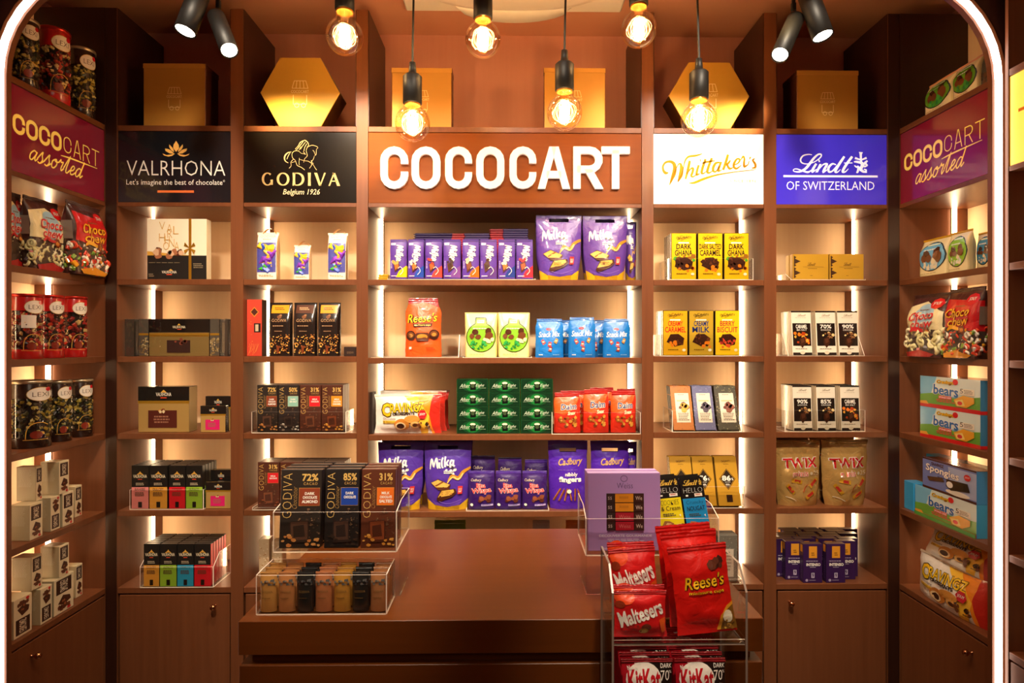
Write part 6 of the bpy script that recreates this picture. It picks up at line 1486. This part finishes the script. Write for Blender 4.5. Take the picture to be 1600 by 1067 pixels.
# candy bags with clear lower half
def chewbag(red, seed):
    def f(w, h):
        T = w * .42
        def art(P):
            P.rect(0, .58, 1, .97, '#4a3a30'); art_choco('#efe2b0', '#f0b020' if red else '#d0202a', None, red)(P); P.poly([(.1, .93), (.5, .88), (.9, .95), (.8, .99), (.12, .99)], '#e0941c' if red else '#b01c1c')
        def extra(fp):
            m = MB('foil'); rnd = random.Random(seed)
            def rng(r):
                if r.random() < .62: x = r.uniform(-.46, .46) * w; z = r.uniform(.06, .4) * h; p = fp(x, z, -1.6); return p, False
                s = 1 if r.random() < .5 else -1; z = r.uniform(.06, .42) * h; return (s * (w / 2 - 1.4), r.uniform(.1, .9) * T, z), True
            if red: chunks(m, 110, rng, ['#d8401c', '#e8a01c', '#efe6d8', '#c82a1c', '#7aa03c', '#e8e0d0', '#5a2a1a'], w * .085, seed)
            rings(m, 16 if red else 60, rng, ['#e8e0a8', '#efe6c0', '#d8cf90', '#e0d8a0'] if not red else ['#f0e8d0', '#e04a2a'], w * .105, seed)
            if not red: chunks(m, 18, rng, ['#5a4a50', '#8a8a90', '#3a2a24', '#c87a7a'], w * .09, seed + 1)
            gps = []
            for s in (-1, 1): g = MB('gloss'); gps.append(('info_panel', g, 'grey info panel on the gusset', [])); g.add([(s * (w / 2 + .9), T * .15, h * .47), (s * (w / 2 + .9), T * .85, h * .47), (s * (w / 2 + .5), T * .7, h * .72), (s * (w / 2 + .5), T * .2, h * .72)], [(0, 1, 2, 3)], '#8a7a6a')
            return [part('wrapped_candies', m)] + [(a, b.mesh(), c, d) for a, b, c, d in gps]
        return bag('candy_bag', w, h, T, art, '#4a1c14', kind='block', crumple=1.1, seal=.05, seed=seed, gussetcol='#40221a', extra=extra, sealcol='#3c1812')
    return f
Z0 = ROWS[0]
side(chewbag(False, 3), -1, 52, 104, 312, PLL - 9, Z0, 'candy bag with red lettering on cream and ring sweets, on the left cabinet', 'candy bag', 'candy bags on the left cabinet')
side(chewbag(True, 5), -1, 120, 171, 320, PLL + 11, Z0, 'candy bag with yellow lettering on red, top shelf of the left cabinet', 'candy bag', 'candy bags on the left cabinet')
side(chewbag(False, 8), -1, 8, 40, 300, PLL - 26, Z0, 'candy bag cut off by the glowing arch tube on the left cabinet', 'candy bag', 'candy bags on the left cabinet')
Z1 = ROWS[1]
side(chewbag(False, 4), 1, 1413, 1468, 459, PLR - 6, Z1, 'candy bag with red lettering on cream, second shelf of the right cabinet', 'candy bag', 'candy bags on the right cabinet')
side(chewbag(True, 6), 1, 1471, 1524, 450, PLR - 4, Z1, 'candy bag with yellow lettering on red, second shelf of the right cabinet', 'candy bag', 'candy bags on the right cabinet')
side(chewbag(True, 9), 1, 1532, 1566, 452, PLR + 20, Z1, 'dark candy bag partly behind the glowing arch tube, second shelf of the right cabinet', 'candy bag', 'candy bags on the right cabinet')
# cream pouches with oval window print
def oval_pouch(c, hat='#d8a820', dark=False):
    def art(P):
        P.ell(.5, .5, .46, .38, '#20303a', n=22); P.ell(.5, .5, .43, .355, c, n=22); P.rect(.3, .17, .7, .21, '#d8e8d0'); P.bars(.25, .3, .75, .36, 1, '#e8f0e8')
        P.blobs(.25, .42, .75, .6, 6, .13, ['#4a2614', '#6b3b20'], seed=4, k=8); P.blobs(.3, .63, .7, .8, 12, .07, ['#d8dcd0', '#e8e0c0'] if c != '#5c9a26' else ['#2f8a3c', '#46a83c'], seed=5, k=4); P.bars(.15, .92, .8, .955, 1, '#c0b080')
    return lambda w, h: bag('chocolate_bag', w, h, w * .34, art, '#eadfae', kind='block', crumple=.5, seal=.05, seed=int(w), gussetcol='#d8cc98', sealcol=hat, mat='gloss')
side(oval_pouch('#6ab4e0'), 1, 1433, 1479, 371, PLR + 8, Z0, 'cream bag with blue oval on the right cabinet', 'chocolate bag', 'cream bags on the right cabinet')
side(oval_pouch('#8cc83a'), 1, 1479, 1512, 361, PLR + 9, Z0, 'cream bag with lime green oval on the right cabinet', 'chocolate bag', 'cream bags on the right cabinet')
side(oval_pouch('#4a9ac8'), 1, 1524, 1550, 362, PLR + 24, Z0, 'cream bag with teal oval close to the arch on the right cabinet', 'chocolate bag', 'cream bags on the right cabinet')
side(oval_pouch('#5c9a26', '#d89a6a'), 1, 1442, 1486, 122, PLR + 6, ZTOP, 'cream bag with leaf-green oval on top of the right cabinet, farther one', 'chocolate bag', 'bags on top of the right cabinet')
side(oval_pouch('#5c9a26', '#d89a6a'), 1, 1486, 1527, 97, PLR + 6, ZTOP, 'cream bag with leaf-green oval on top of the right cabinet, nearer one', 'chocolate bag', 'bags on top of the right cabinet')
side(lambda w, h: bag('chocolate_bag', w, h, w * .4, lambda P: P.blobs(.2, .6, .8, .85, 6, .14, ['#3a2418', '#5a3a24'], seed=3, k=8), '#4a463c', kind='block', seed=2, mat='foil', gussetcol='#3a342c'), 1, 1529, 1546, 84, PLR + 12, ZTOP, 'dark grey bag beside the arch tube on top of the right cabinet', 'chocolate bag', 'bags on top of the right cabinet')
# printed snack cartons on the right cabinet
Z2, Z3, Z4 = ROWS[2], ROWS[3], ROWS[4]
a, b, loc = fit_side(1438, 1532, 590, PLR + 6, Z2); hh = b / 2
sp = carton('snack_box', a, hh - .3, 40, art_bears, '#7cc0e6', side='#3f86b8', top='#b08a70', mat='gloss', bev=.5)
m = MB('gloss'); m.box(-a / 2 - .2, a / 2 + .2, -.2, 40.2, .2, hh * .1, '#cf1f22'); sp.parts.append(part('red_base_band', m))
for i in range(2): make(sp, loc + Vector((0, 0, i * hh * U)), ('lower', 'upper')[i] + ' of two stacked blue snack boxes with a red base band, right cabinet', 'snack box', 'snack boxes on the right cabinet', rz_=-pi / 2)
d1 = (PLR + 4) / rx(1525) * 1000
a, b, loc = fit_side(1430, 1526, 722, PLR + 5, Z3); hh = b / 2
sp = carton('snack_box', a, hh - .3, 44, lambda P: (art_bears(P), P.rect(0, .88, 1, 1, '#4a9a3c')), '#7cc0e6', side='#3a9ad0', top='#3a9ad0', mat='gloss', bev=.5)
make(sp, loc, 'blue snack box at the bottom, under the sponge cake box, right cabinet', 'snack box', 'snack boxes on the right cabinet', rz_=-pi / 2)
bk = carton('snack_box', a + 16, hh * .98, 20, None, '#3aa0d8', side='#3aa0d8', top='#3aa0d8', mat='gloss', bev=.5)
sp2 = carton('snack_box', a * .86, hh - .3, 24, art_spong, '#6f7fc0', side='#3f8ac8', top='#4a2a20', mat='gloss', bev=.5)
make(sp2, loc + Vector((0, -a * .07 * U, hh * U)), 'blue-violet sponge cake box with dark edges, on the blue snack box', 'snack box', 'snack boxes on the right cabinet', rz_=-pi / 2)
make(bk, loc + Vector((24.6 * U, 4 * U, hh * U)), 'plain bright blue box end sticking out behind the sponge cake box', 'snack box', 'snack boxes on the right cabinet', rz_=-pi / 2)
side(lambda w, h: carton('snack_box', w, h, 20, None, '#3aa0d8', side='#3aa0d8', top='#3aa0d8', mat='gloss', bev=.5), 1, 1412, 1427.5, 775, PLR + 8, Z3, 'plain blue box end standing beside the lower snack box, right cabinet', 'snack box', 'snack boxes on the right cabinet', h=hh * .97)
# croissant packs, right cabinet
def cpk(s_):
    return lambda w, h: bag('croissant_pack', w, h, 30, art_crav, '#f1e8dc', kind='stand', crumple=.7, seal=.05, seed=s_, sealcol='#e8d8c0', gussetcol='#b01c18')
w_, h_, loc = fit_side(1422, 1536, 870, PLR + 5, Z4)
sp = cpk(3)(w_, 62); make(sp, loc, 'lower white and orange croissant pack on the right cabinet', 'croissant pack', 'croissant packs on the right cabinet', rz_=-pi / 2)
make(cpk(5)(w_ * .98, 52), loc + Vector((8 * U, 0, 64.5 * U)), 'upper croissant pack tipped back on the lower one, right cabinet', 'croissant pack', 'croissant packs on the right cabinet', rz_=-pi / 2, lean=.42)
# cream marshmallow cartons, left cabinet
def smore(w, h, t, flip): return carton('marshmallow_box', w, h, t, art_smore(flip), '#e8d9b4', side='#a09272', top='#d8c8a0', mat='card', bev=.5, side_art=art_smore_side)  # darker side colour holds the weaker light on the carton sides
def sm_row(z, items, tag_):
    for i, (xa, xb, zo, hgt, flip, lab, tw, dep) in enumerate(items):
        Xp = PLL - 5 - dep; da, db = Xp / rx(xa) * 1000, Xp / rx(xb) * 1000
        make(smore(abs(da - db) * 1.0, hgt, 26, flip), W(Xp, (da + db) / 2, z + .12 + zo), lab, 'carton', tag_, rz_=pi / 2 - tw)
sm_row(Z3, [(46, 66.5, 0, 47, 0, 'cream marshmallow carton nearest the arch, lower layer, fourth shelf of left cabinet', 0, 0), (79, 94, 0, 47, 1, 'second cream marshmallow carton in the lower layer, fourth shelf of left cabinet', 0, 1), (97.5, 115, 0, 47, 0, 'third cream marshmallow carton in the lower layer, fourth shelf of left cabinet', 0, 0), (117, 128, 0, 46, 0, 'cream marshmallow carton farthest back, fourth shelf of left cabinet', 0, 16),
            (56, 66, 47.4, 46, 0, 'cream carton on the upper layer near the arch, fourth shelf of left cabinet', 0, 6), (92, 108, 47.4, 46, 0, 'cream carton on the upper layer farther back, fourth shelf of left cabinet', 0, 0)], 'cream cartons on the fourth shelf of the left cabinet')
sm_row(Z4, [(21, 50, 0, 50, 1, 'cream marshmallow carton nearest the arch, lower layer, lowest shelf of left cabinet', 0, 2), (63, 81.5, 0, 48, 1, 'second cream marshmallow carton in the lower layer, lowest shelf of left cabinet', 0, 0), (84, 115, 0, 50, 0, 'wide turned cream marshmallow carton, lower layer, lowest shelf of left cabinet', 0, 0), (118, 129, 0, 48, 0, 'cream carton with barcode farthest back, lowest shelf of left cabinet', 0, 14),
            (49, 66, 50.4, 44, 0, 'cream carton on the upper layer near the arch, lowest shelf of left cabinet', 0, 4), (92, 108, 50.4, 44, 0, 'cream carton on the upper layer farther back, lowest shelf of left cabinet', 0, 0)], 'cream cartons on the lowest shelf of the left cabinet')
# white bags beyond the arch at the right edge
for i, (d, zz) in enumerate(((762, 0), (735, 0))):
    make(bag('paper_bag', 34, 52 + 10 * i, 20, None, '#d8cdbc', kind='stand', crumple=2.2, seal=.06, seed=3 + i, mat='gloss'), W(PLR + 12, d - 6, ROWS[4] + .12), ('crumpled white bag beyond the arch at the right edge', 'second crumpled white bag farther to the right, beyond the arch')[i], 'bag', 'white bags beyond the arch', rz_=-pi / 2)

# ================================================================ COUNTER DISPLAYS
tray('display_tray', XX(401.5, 604), XX(603, 604), 604, 646, CT, 38 * .98, 38, 'lower acrylic tray of small packs on the counter', back=38, unit=1)
n = 7; xs0 = [402.8, 431.6, 460.6, 489.8, 518.8, 547.8, 576.6]
cmini = ['#c08a48', '#b87a48', '#262422', '#b8744a', '#c08838', '#242220', '#b0764a']
cnm = ['tan', 'brown', 'black', 'brown', 'golden brown', 'black', 'brown']
for i, x0 in enumerate(xs0):
    X0, X1 = XX(x0 + .6, 606), XX(x0 + 27.6, 606); w = X1 - X0
    dk = cmini[i].startswith('#2'); sp = bag('mini_chocolate_pack', w, 36.5, 10, art_minibar(dk), cmini[i], kind='stand', crumple=.5, seal=.04, seed=i, mat='gloss', nx=8, nz=8)
    for k in range(3):
        make(sp, W((X0 + X1) / 2, 606 + k * 12.5, CT + 1.3), (f'{["first", "second", "third", "fourth", "fifth", "sixth", "seventh"][i]} small {cnm[i]} pack from the left, front row of the lower counter tray' if k == 0 else f'small {cnm[i]} pack in the {("middle", "rear")[k-1]} row, {["first", "second", "third", "fourth", "fifth", "sixth", "seventh"][i]} column of the counter tray'), 'chocolate', 'small packs in the lower counter tray')
# riser and upper tray
ZU = -203
t = Thing('display_riser', W(XX(520, 650), 650, CT), 'clear acrylic riser carrying the upper tray behind the small packs', 'display stand')
for s_, xx in ((0, XX(430, 625)), (1, XX(618.5, 625))):
    m = MB('acrylic'); m.box(xx - .6, xx + .6, D(648), D(700), CT + .2, ZU - 1.6); t.part('side_panel', m)
m = MB('acrylic'); m.box(XX(430, 625), XX(618.5, 625), D(647.2), D(648), CT + .2, ZU - 1.6, mat='acrylic'); t.part('front_panel', m)
xa, xb = XX(430, 625), XX(619.5, 625)
tray('display_tray', xa, xb, 622, 700, ZU - 1.2, 39, 44, 'upper acrylic tray with three large chocolate boxes on the counter', back=44, unit=1)
for i, (x0, x1, yt, k, lab) in enumerate(((435, 500, 738, '72', 'large dark chocolate box with rust-brown square, left in the counter tray'), (505.5, 560, 737, '85', 'large dark chocolate box with blue square, middle of the counter tray'), (562.5, 616.5, 737, '31s', 'large brown chocolate box with orange square, right in the counter tray'))):
    d = 626; w, h, loc = fit(x0, x1, yt, ZU, d); sp = gbar(k, 11)(w, h / cos(.1))
    for q in range(3): make(sp, W((XX(x0, d) + XX(x1, d)) / 2, d + q * 13.5, ZU + .3 + 11 * sin(.1)), lab if q == 0 else f'large chocolate box in the {("second", "third")[q-1]} row behind the {("rust-brown", "blue", "orange")[i]} square one on the counter', 'chocolate', 'large chocolate boxes on the counter', lean=.1)
# right display: lilac gift boxes and two tall bars on an identical riser
xa, xb = XX(920, 622), XX(1121, 622)
t = Thing('display_riser', W(XX(1000, 650), 650, CT), 'clear acrylic riser behind the red bags at the right of the counter', 'display stand')
for s_, xx in ((0, xa + .6), (1, xb - .6)):
    m = MB('acrylic'); m.box(xx - .6, xx + .6, D(648), D(700), CT + .2, ZU - 6.4); t.part('side_panel', m)
m = MB('acrylic'); m.box(xa, xb, D(647.2), D(648), CT + .2, ZU - 6.4); t.part('front_panel', m)
tray('display_tray', xa - 2.5, xb, 620, 690, ZU - 5.2, 36, 44, 'upper acrylic tray with lilac box and tall bars at the right of the counter', back=20, unit=1)
w, h, loc = fit(918, 1032, 741, ZU - 4, 628); w2 = w
lw = carton('gift_box', w, h / cos(.05), 11, art_weiss, '#b48ccb', side='#a880c0', top='#c8a4dc', mat='card', bev=.5)
make(lw, W(XX(976, 628), 628, ZU - 3.8 + 11 * sin(.05)), 'lilac gift box with rows of small wrapped chocolates printed on it, front', 'gift box', 'lilac gift boxes', lean=.05)
make(lw, W(XX(972, 641), 641, ZU - 3.8 + 11 * sin(.05)), 'lilac gift box right behind the front lilac one', 'gift box', 'lilac gift boxes', lean=.05)
for i, (x0, x1, a, lab) in enumerate(((1036, 1077, ('#ecd81c', 'COOKIES', '& Cream', ['#9c6a3c', '#e0b47a', '#6b3a1c']), 'tall black and yellow bar beside the lilac box'), (1077.5, 1116, ('#2088c4', 'Crunchy', 'NOUGAT', ['#b8744a', '#8a4c2c', '#c88a5a']), 'tall black and blue bar right of the yellow one'))):
    d = 630; w = (XX(x1, d) - XX(x0, d)) - 1
    sp = carton('chocolate_bar', w, 68, 5, art_hello(*a), a[0], side='#1a1614', top='#d8c020' if i == 0 else '#3aa0d0', mat='gloss', bev=.4)
    for q in range(3): make(sp, W((XX(x0, d) + XX(x1, d)) / 2, d + q * 7, ZU - 2.2 + 5 * sin(.3)), lab if q == 0 else f'{ORD[q]} tall bar behind the black and {("yellow", "blue")[i]} one', 'chocolate', f'tall {("yellow", "blue")[i]} bars', lean=.3, ry2=-.09)

# acrylic floor rack in front of the counter
rx0, rx1 = 84.0, 194.0
t = Thing('acrylic_rack', W(139, 550, ZF), 'clear stepped acrylic rack of red bags in front of the counter', 'display rack')
def sheet(m, x0, x1, y0, y1, z0, z1):
    vs = [(x, y, z_) for z_ in (z0, z1) for y in (y0, y1) for x in (x0, x1)]
    fs = [(0, 1, 5, 4), (3, 2, 6, 7), (2, 0, 4, 6), (1, 3, 7, 5), (4, 5, 7, 6), (2, 3, 1, 0)]; dims = (x1 - x0, y1 - y0, z1 - z0); thin = dims.index(min(dims)); keep = {0: (2, 3), 1: (0, 1), 2: (4, 5)}[thin]
    m.add(vs, [fs[i] for i in keep], '#ffffff', 'acrylic'); m.add(vs, [fs[i] for i in range(6) if i not in keep], '#ffffff', 'smoke_edge')
plain('smoke_edge', '#8f7e72', .25, coat=.5)
for X in (rx0, rx1):
    m = MB('acrylic'); prof = [(D(522), -240), (D(522), -206), (D(540), -188), (D(586), -188), (D(586), ZF + 2), (D(508), ZF + 2), (D(508), -306), (D(522), -296)]
    n = len(prof); vs = [(X - .9, y, z) for y, z in prof] + [(X + .9, y, z) for y, z in prof]
    m.add(vs, [tuple(range(n)), tuple(range(n, 2 * n))[::-1]], '#ffffff', 'acrylic'); m.add(vs, [(i, (i + 1) % n, n + (i + 1) % n, n + i) for i in range(n)], '#ffffff', 'smoke_edge')
    t.part('side_panel', m)
for zz, y0 in ((-248, 524), (-322, 510), (-400, 510)):
    m = MB('acrylic'); sheet(m, rx0 + 1.1, rx1 - 1.1, D(y0), D(585), zz - 1.6, zz); t.part('shelf', m)
    m = MB('acrylic'); sheet(m, rx0 + 1.1, rx1 - 1.1, D(y0 - 1.4), D(y0 - .1), zz - 1.4, zz + 3); t.part('front_lip', m)
m = MB('acrylic'); sheet(m, rx0 + 1.1, rx1 - 1.1, D(585.2), D(586.4), ZF + 2, -190); t.part('back_panel', m)
xm_ = XX(1052, 560); zr = -248
m = MB('acrylic'); sheet(m, 86, 131.5, D(550), D(584), zr + 12.6, zr + 13.6); t.part('inner_step', m)
m = MB('acrylic'); sheet(m, 86, 131.5, D(550), D(551), zr + .1, zr + 12.5); t.part('inner_step', m)
mal = lambda s_, w, h: bag('candy_bag', w, h, 9, art_malt, '#d01a1c', kind='pillow', crumple=1.1, seal=.08, seed=s_, jag=True, sealcol='#b81418')
w = XX(1046, 532) - XX(960, 532)
make(mal(3, 45, 37.5), W(XX(1002, 530), 530, zr + .3 + 9 * sin(.08)), 'front red candy bag with slanted white lettering, on the rack shelf', 'candy bag', 'red bags with slanted white lettering', lean=.08)
make(mal(5, 44, 38), W(XX(1001, 541), 541, zr + .3 + 9 * sin(.1)), 'red candy bag standing right behind the front one on the rack', 'candy bag', 'red bags with slanted white lettering', lean=.1)
make(mal(7, 41, 50), W(110.5, 553, zr + 16.6), 'raised red candy bag at the back of the rack, top tilted left', 'candy bag', 'red bags with slanted white lettering', lean=.12, ry2=-.07)
make(mal(9, 42, 52), W(110, 566, zr + 15.6), 'red candy bag rearmost in the left half of the rack', 'candy bag', 'red bags with slanted white lettering', lean=.12, ry2=-.03)
rs = lambda s_, w, h: bag('candy_bag', w, h, 11, art_reese2, '#d2160f', kind='pillow', crumple=1.0, seal=.07, seed=s_, jag=True, sealcol='#c0120e')
make(rs(4, 50, 72), W(165.5, 529, zr + 2.8 + 11 * sin(.12)), 'large red candy bag with yellow lettering, front right of the rack', 'candy bag', 'red bags with yellow lettering', lean=.12, ry2=-.1)
make(rs(6, 49, 79), W(163, 546, zr + 2.4 + 11 * sin(.12)), 'large red candy bag standing higher behind the front yellow-lettered one', 'candy bag', 'red bags with yellow lettering', lean=.12, ry2=-.09)
make(rs(8, 49, 80), W(162, 564, zr + 2.3 + 11 * sin(.1)), 'rearmost large red candy bag in the right half of the rack', 'candy bag', 'red bags with yellow lettering', lean=.1, ry2=-.08)
kk = lambda s_: bag('wafer_pack', 42, 62, 5, art_kitkat, '#b01424', kind='pillow', crumple=.5, seal=.05, seed=s_, sealcol='#8a1018', jag=True)
for side_, xc in enumerate((1014, 1098)):
    sps = [kk(2 + side_), kk(5 + side_)]
    for i in range(6):
        d = 514 + i * 9
        make(sps[i % 2], W(XX(xc, 514), d, -321.7 + i * .9 + 5 * sin(.1)), (f'front red and black wafer pack in the {("left", "right")[side_]} half of the lower rack tier' if i == 0 else f'red and black wafer pack {["", "second", "third", "fourth", "fifth", "sixth"][i]} from the front, {("left", "right")[side_]} half of the lower tier'), 'wafer pack', 'wafer packs on the lower rack tier', lean=.1)

# ================================================================ LAMPS
def pendant(x, y, r_px, sock_bottom, sock_top, thin_top, cord_x, label, d=850):
    X = XX(x, d); k = d / 1000; cz = ZZ(x, y, d); r = r_px * k
    zb = ZZ(x, sock_bottom, d); zt = ZZ(x, sock_top, d) if sock_top is not None else zb + 40; z2 = ZZ(x, thin_top, d) if thin_top is not None else zt + 16
    t = Thing('pendant_lamp', W(X, d, ZCEIL), label, 'lamp', 'hanging bulbs'); Y = D(d)
    g = MB('bulb_glass'); n = 14; pr = [(r * cos(a), cz + r * sin(a)) for a in [radians(-90 + (90 + 55) * i / n) for i in range(n + 1)]]
    pr[0] = (.01, pr[0][1]); pr += [(r * .47, cz + r * .98), (r * .42, zb - .5)]
    g.lathe(pr, cx=X, cy=Y, n=32, cap=False); gl = t.part('glass_globe', g)
    b = MB('brass'); b.lathe([(r * .43, zb - 2.2), (r * .46, zb - 1.4), (r * .4, zb - .6), (r * .46, zb + .2), (r * .4, zb + .6)], cx=X, cy=Y, n=20); t.part('screw_base', b)
    s = MB('black_metal'); R = 12.6; s.lathe([(R - 1.4, zb + .3), (R, zb + 1), (R, zt - 3), (R - 3, zt), (5.6, zt + 1), (4.8, zt + 8), (4.2, z2), (1.6, z2 + 1)], cx=X, cy=Y, n=24); t.part('socket', s)
    c = MB('black_rubber'); X2 = XX(cord_x, d); pts = [(X, Y, z2), (X + .2, Y, z2 + 6)] + [(X + (X2 - X) * (i / 8), Y, z2 + 6 + (ZCEIL - 3 - z2 - 6) * i / 8) for i in range(1, 9)]; c.tube(pts, 1.5, n=8); t.part('cord', c)
    m = MB('black_metal'); m.lathe([(13, ZCEIL - .2), (13, ZCEIL - 4), (3, ZCEIL - 6)][::-1], cx=X2, cy=Y, n=20); t.part('ceiling_rose', m)
    f = MB('filament'); nf = 9; hr = r * .29; z0, z1 = cz - r * .56, cz + r * .46
    for i in range(nf):
        a0 = 2 * pi * i / nf; a1 = 2 * pi * (i + 1) / nf
        f.tube([(X + hr * .75 * cos(a0), Y + hr * .75 * sin(a0), z0), (X + hr * cos(a0), Y + hr * sin(a0), z1)], .42, n=5, cap=False)
        f.tube([(X + hr * cos(a0), Y + hr * sin(a0), z1), (X + hr * .75 * cos(a1), Y + hr * .75 * sin(a1), z0)], .34, n=5, cap=False)
    t.part('filament', f, 'glowing zigzag filament')
    f2 = MB('filament_reflection')  # glowing loops standing in for the core's reflections in the glass
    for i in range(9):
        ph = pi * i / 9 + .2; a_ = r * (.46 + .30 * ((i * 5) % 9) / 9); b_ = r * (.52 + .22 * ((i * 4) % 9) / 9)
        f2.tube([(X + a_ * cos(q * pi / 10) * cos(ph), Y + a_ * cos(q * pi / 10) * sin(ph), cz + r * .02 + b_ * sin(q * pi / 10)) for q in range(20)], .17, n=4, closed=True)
    t.part('filament', f2, 'thin glowing loops imitating reflections round the bright core')
    st = MB('bulb_glass'); st.lathe([(r * .3, zb - 2), (r * .16, cz + r * .62), (r * .07, cz + r * .4), (r * .06, cz - r * .45), (.01, cz - r * .5)][::-1], cx=X, cy=Y, n=12, cap=False); t.part('glass_stem', st)
    l = bpy.data.lights.new('bulb_light', 'POINT'); l.energy = BULB; l.color = (1, .70, .40); l.shadow_soft_size = .018
    lo = bpy.data.objects.new('bulb_light', l); COL.objects.link(lo); lo.location = W(X, d, cz)
for a in ((538.5, 57, 28.8, 17, None, None, 540, 'hanging bulb nearest the horse sign bay, high and left'), (644.5, 193, 27.5, 163, 117, 98, 648, 'low hanging bulb in front of the left end of the centre sign'), (754.6, 62, 28, 30, None, None, 755, 'hanging bulb in the middle, high before the air conditioner'),
          (882, 176, 27.8, 142, 98, 79, 886, 'low hanging bulb in front of the slim gold box'), (998, 46, 28.2, 9, None, None, 997, 'hanging bulb highest of all, right of centre'), (1092, 186, 28.2, 156, 111, 92, 1087, 'low hanging bulb overlapping the glowing white sign')): pendant(*a)
def spot(top, bot, d0, d1, rad, label, power):
    p0 = W(XX(top[0], d0), d0, ZZ(*top, d0)); p1 = W(XX(bot[0], d1), d1, ZZ(*bot, d1)); ax = (p1 - p0); L = ax.length / U; q = ax.to_track_quat('Z', 'Y')
    t = Thing('track_spotlight', p0, label, 'spotlight', 'black track spotlights')
    F_ = lambda m: m.xf(lambda x, y, z: (q @ Vector((x, y, z))) + (p0 - Vector(ORI)) / U)
    m = MB('black_metal'); m.lathe([(rad * .8, -2), (rad, 0), (rad, L), (rad - 1, L + .2), (rad - 1.4, L - 3)], n=28, cap=False); m.lathe([(.01, -2), (rad * .8, -2)], n=28, cap=False); t.part('housing', F_(m))
    m = MB('lens'); m.lathe([(.01, L - 1.4), (rad - 1.5, L - 1.4)], n=24, cap=False); t.part('lens', F_(m), 'glowing round lens')
    base = (p0 - Vector(ORI)) / U
    m = MB('screw_metal'); m.tube([base + Vector((0, 0, 0)), base + Vector((0, 6, 14))], 2.2, n=8); t.part('joint', m)
    m = MB('black_metal'); m.tube([base + Vector((0, 6, 14)), base + Vector((0, 6, 24))], 3.5, n=20); m.tube([base + Vector((0, 6, 24)), Vector((base.x, base.y + 6, ZCEIL - 7))], 2.6, n=8); t.part('mount', m)
    o = lamp('spot_beam', 'SPOT', p1 + ax.normalized() * .006, p1 + ax.normalized(), power, size=.02, angle=55, color=(1, .8, .56))
spot((311, -8), (289, 49), 836, 822, 13.2, 'black spotlight pointing down left, outer one of the left pair', 4)
spot((338, 26), (358.5, 79), 850, 815, 11.2, 'black spotlight pointing towards the viewer, inner one of the left pair', 4)
spot((1243, 30), (1218.5, 86), 850, 815, 11.2, 'black spotlight pointing towards the viewer, inner one of the right pair', 4)
spot((1263, -8), (1286, 57), 836, 822, 13.2, 'black spotlight pointing down right, outer one of the right pair', 4)
for X, nm in ((XX(325, 805), 'left'), (XX(1254, 805), 'right')):
    t = Thing('lighting_track', W(X, 700, ZCEIL), f'black ceiling track carrying the {nm} pair of spotlights', 'lighting track'); m = MB('black_metal'); m.box(X - 5, X + 5, D(560), D(900), ZCEIL - 7, ZCEIL - .2, bev=.5); t.part('rail', m)
for o in bpy.data.objects:
    if o.parent and o.name.split('.')[0] in ('wrapped_candies', 'wrapped_chocolates'): o['kind'] = 'stuff'
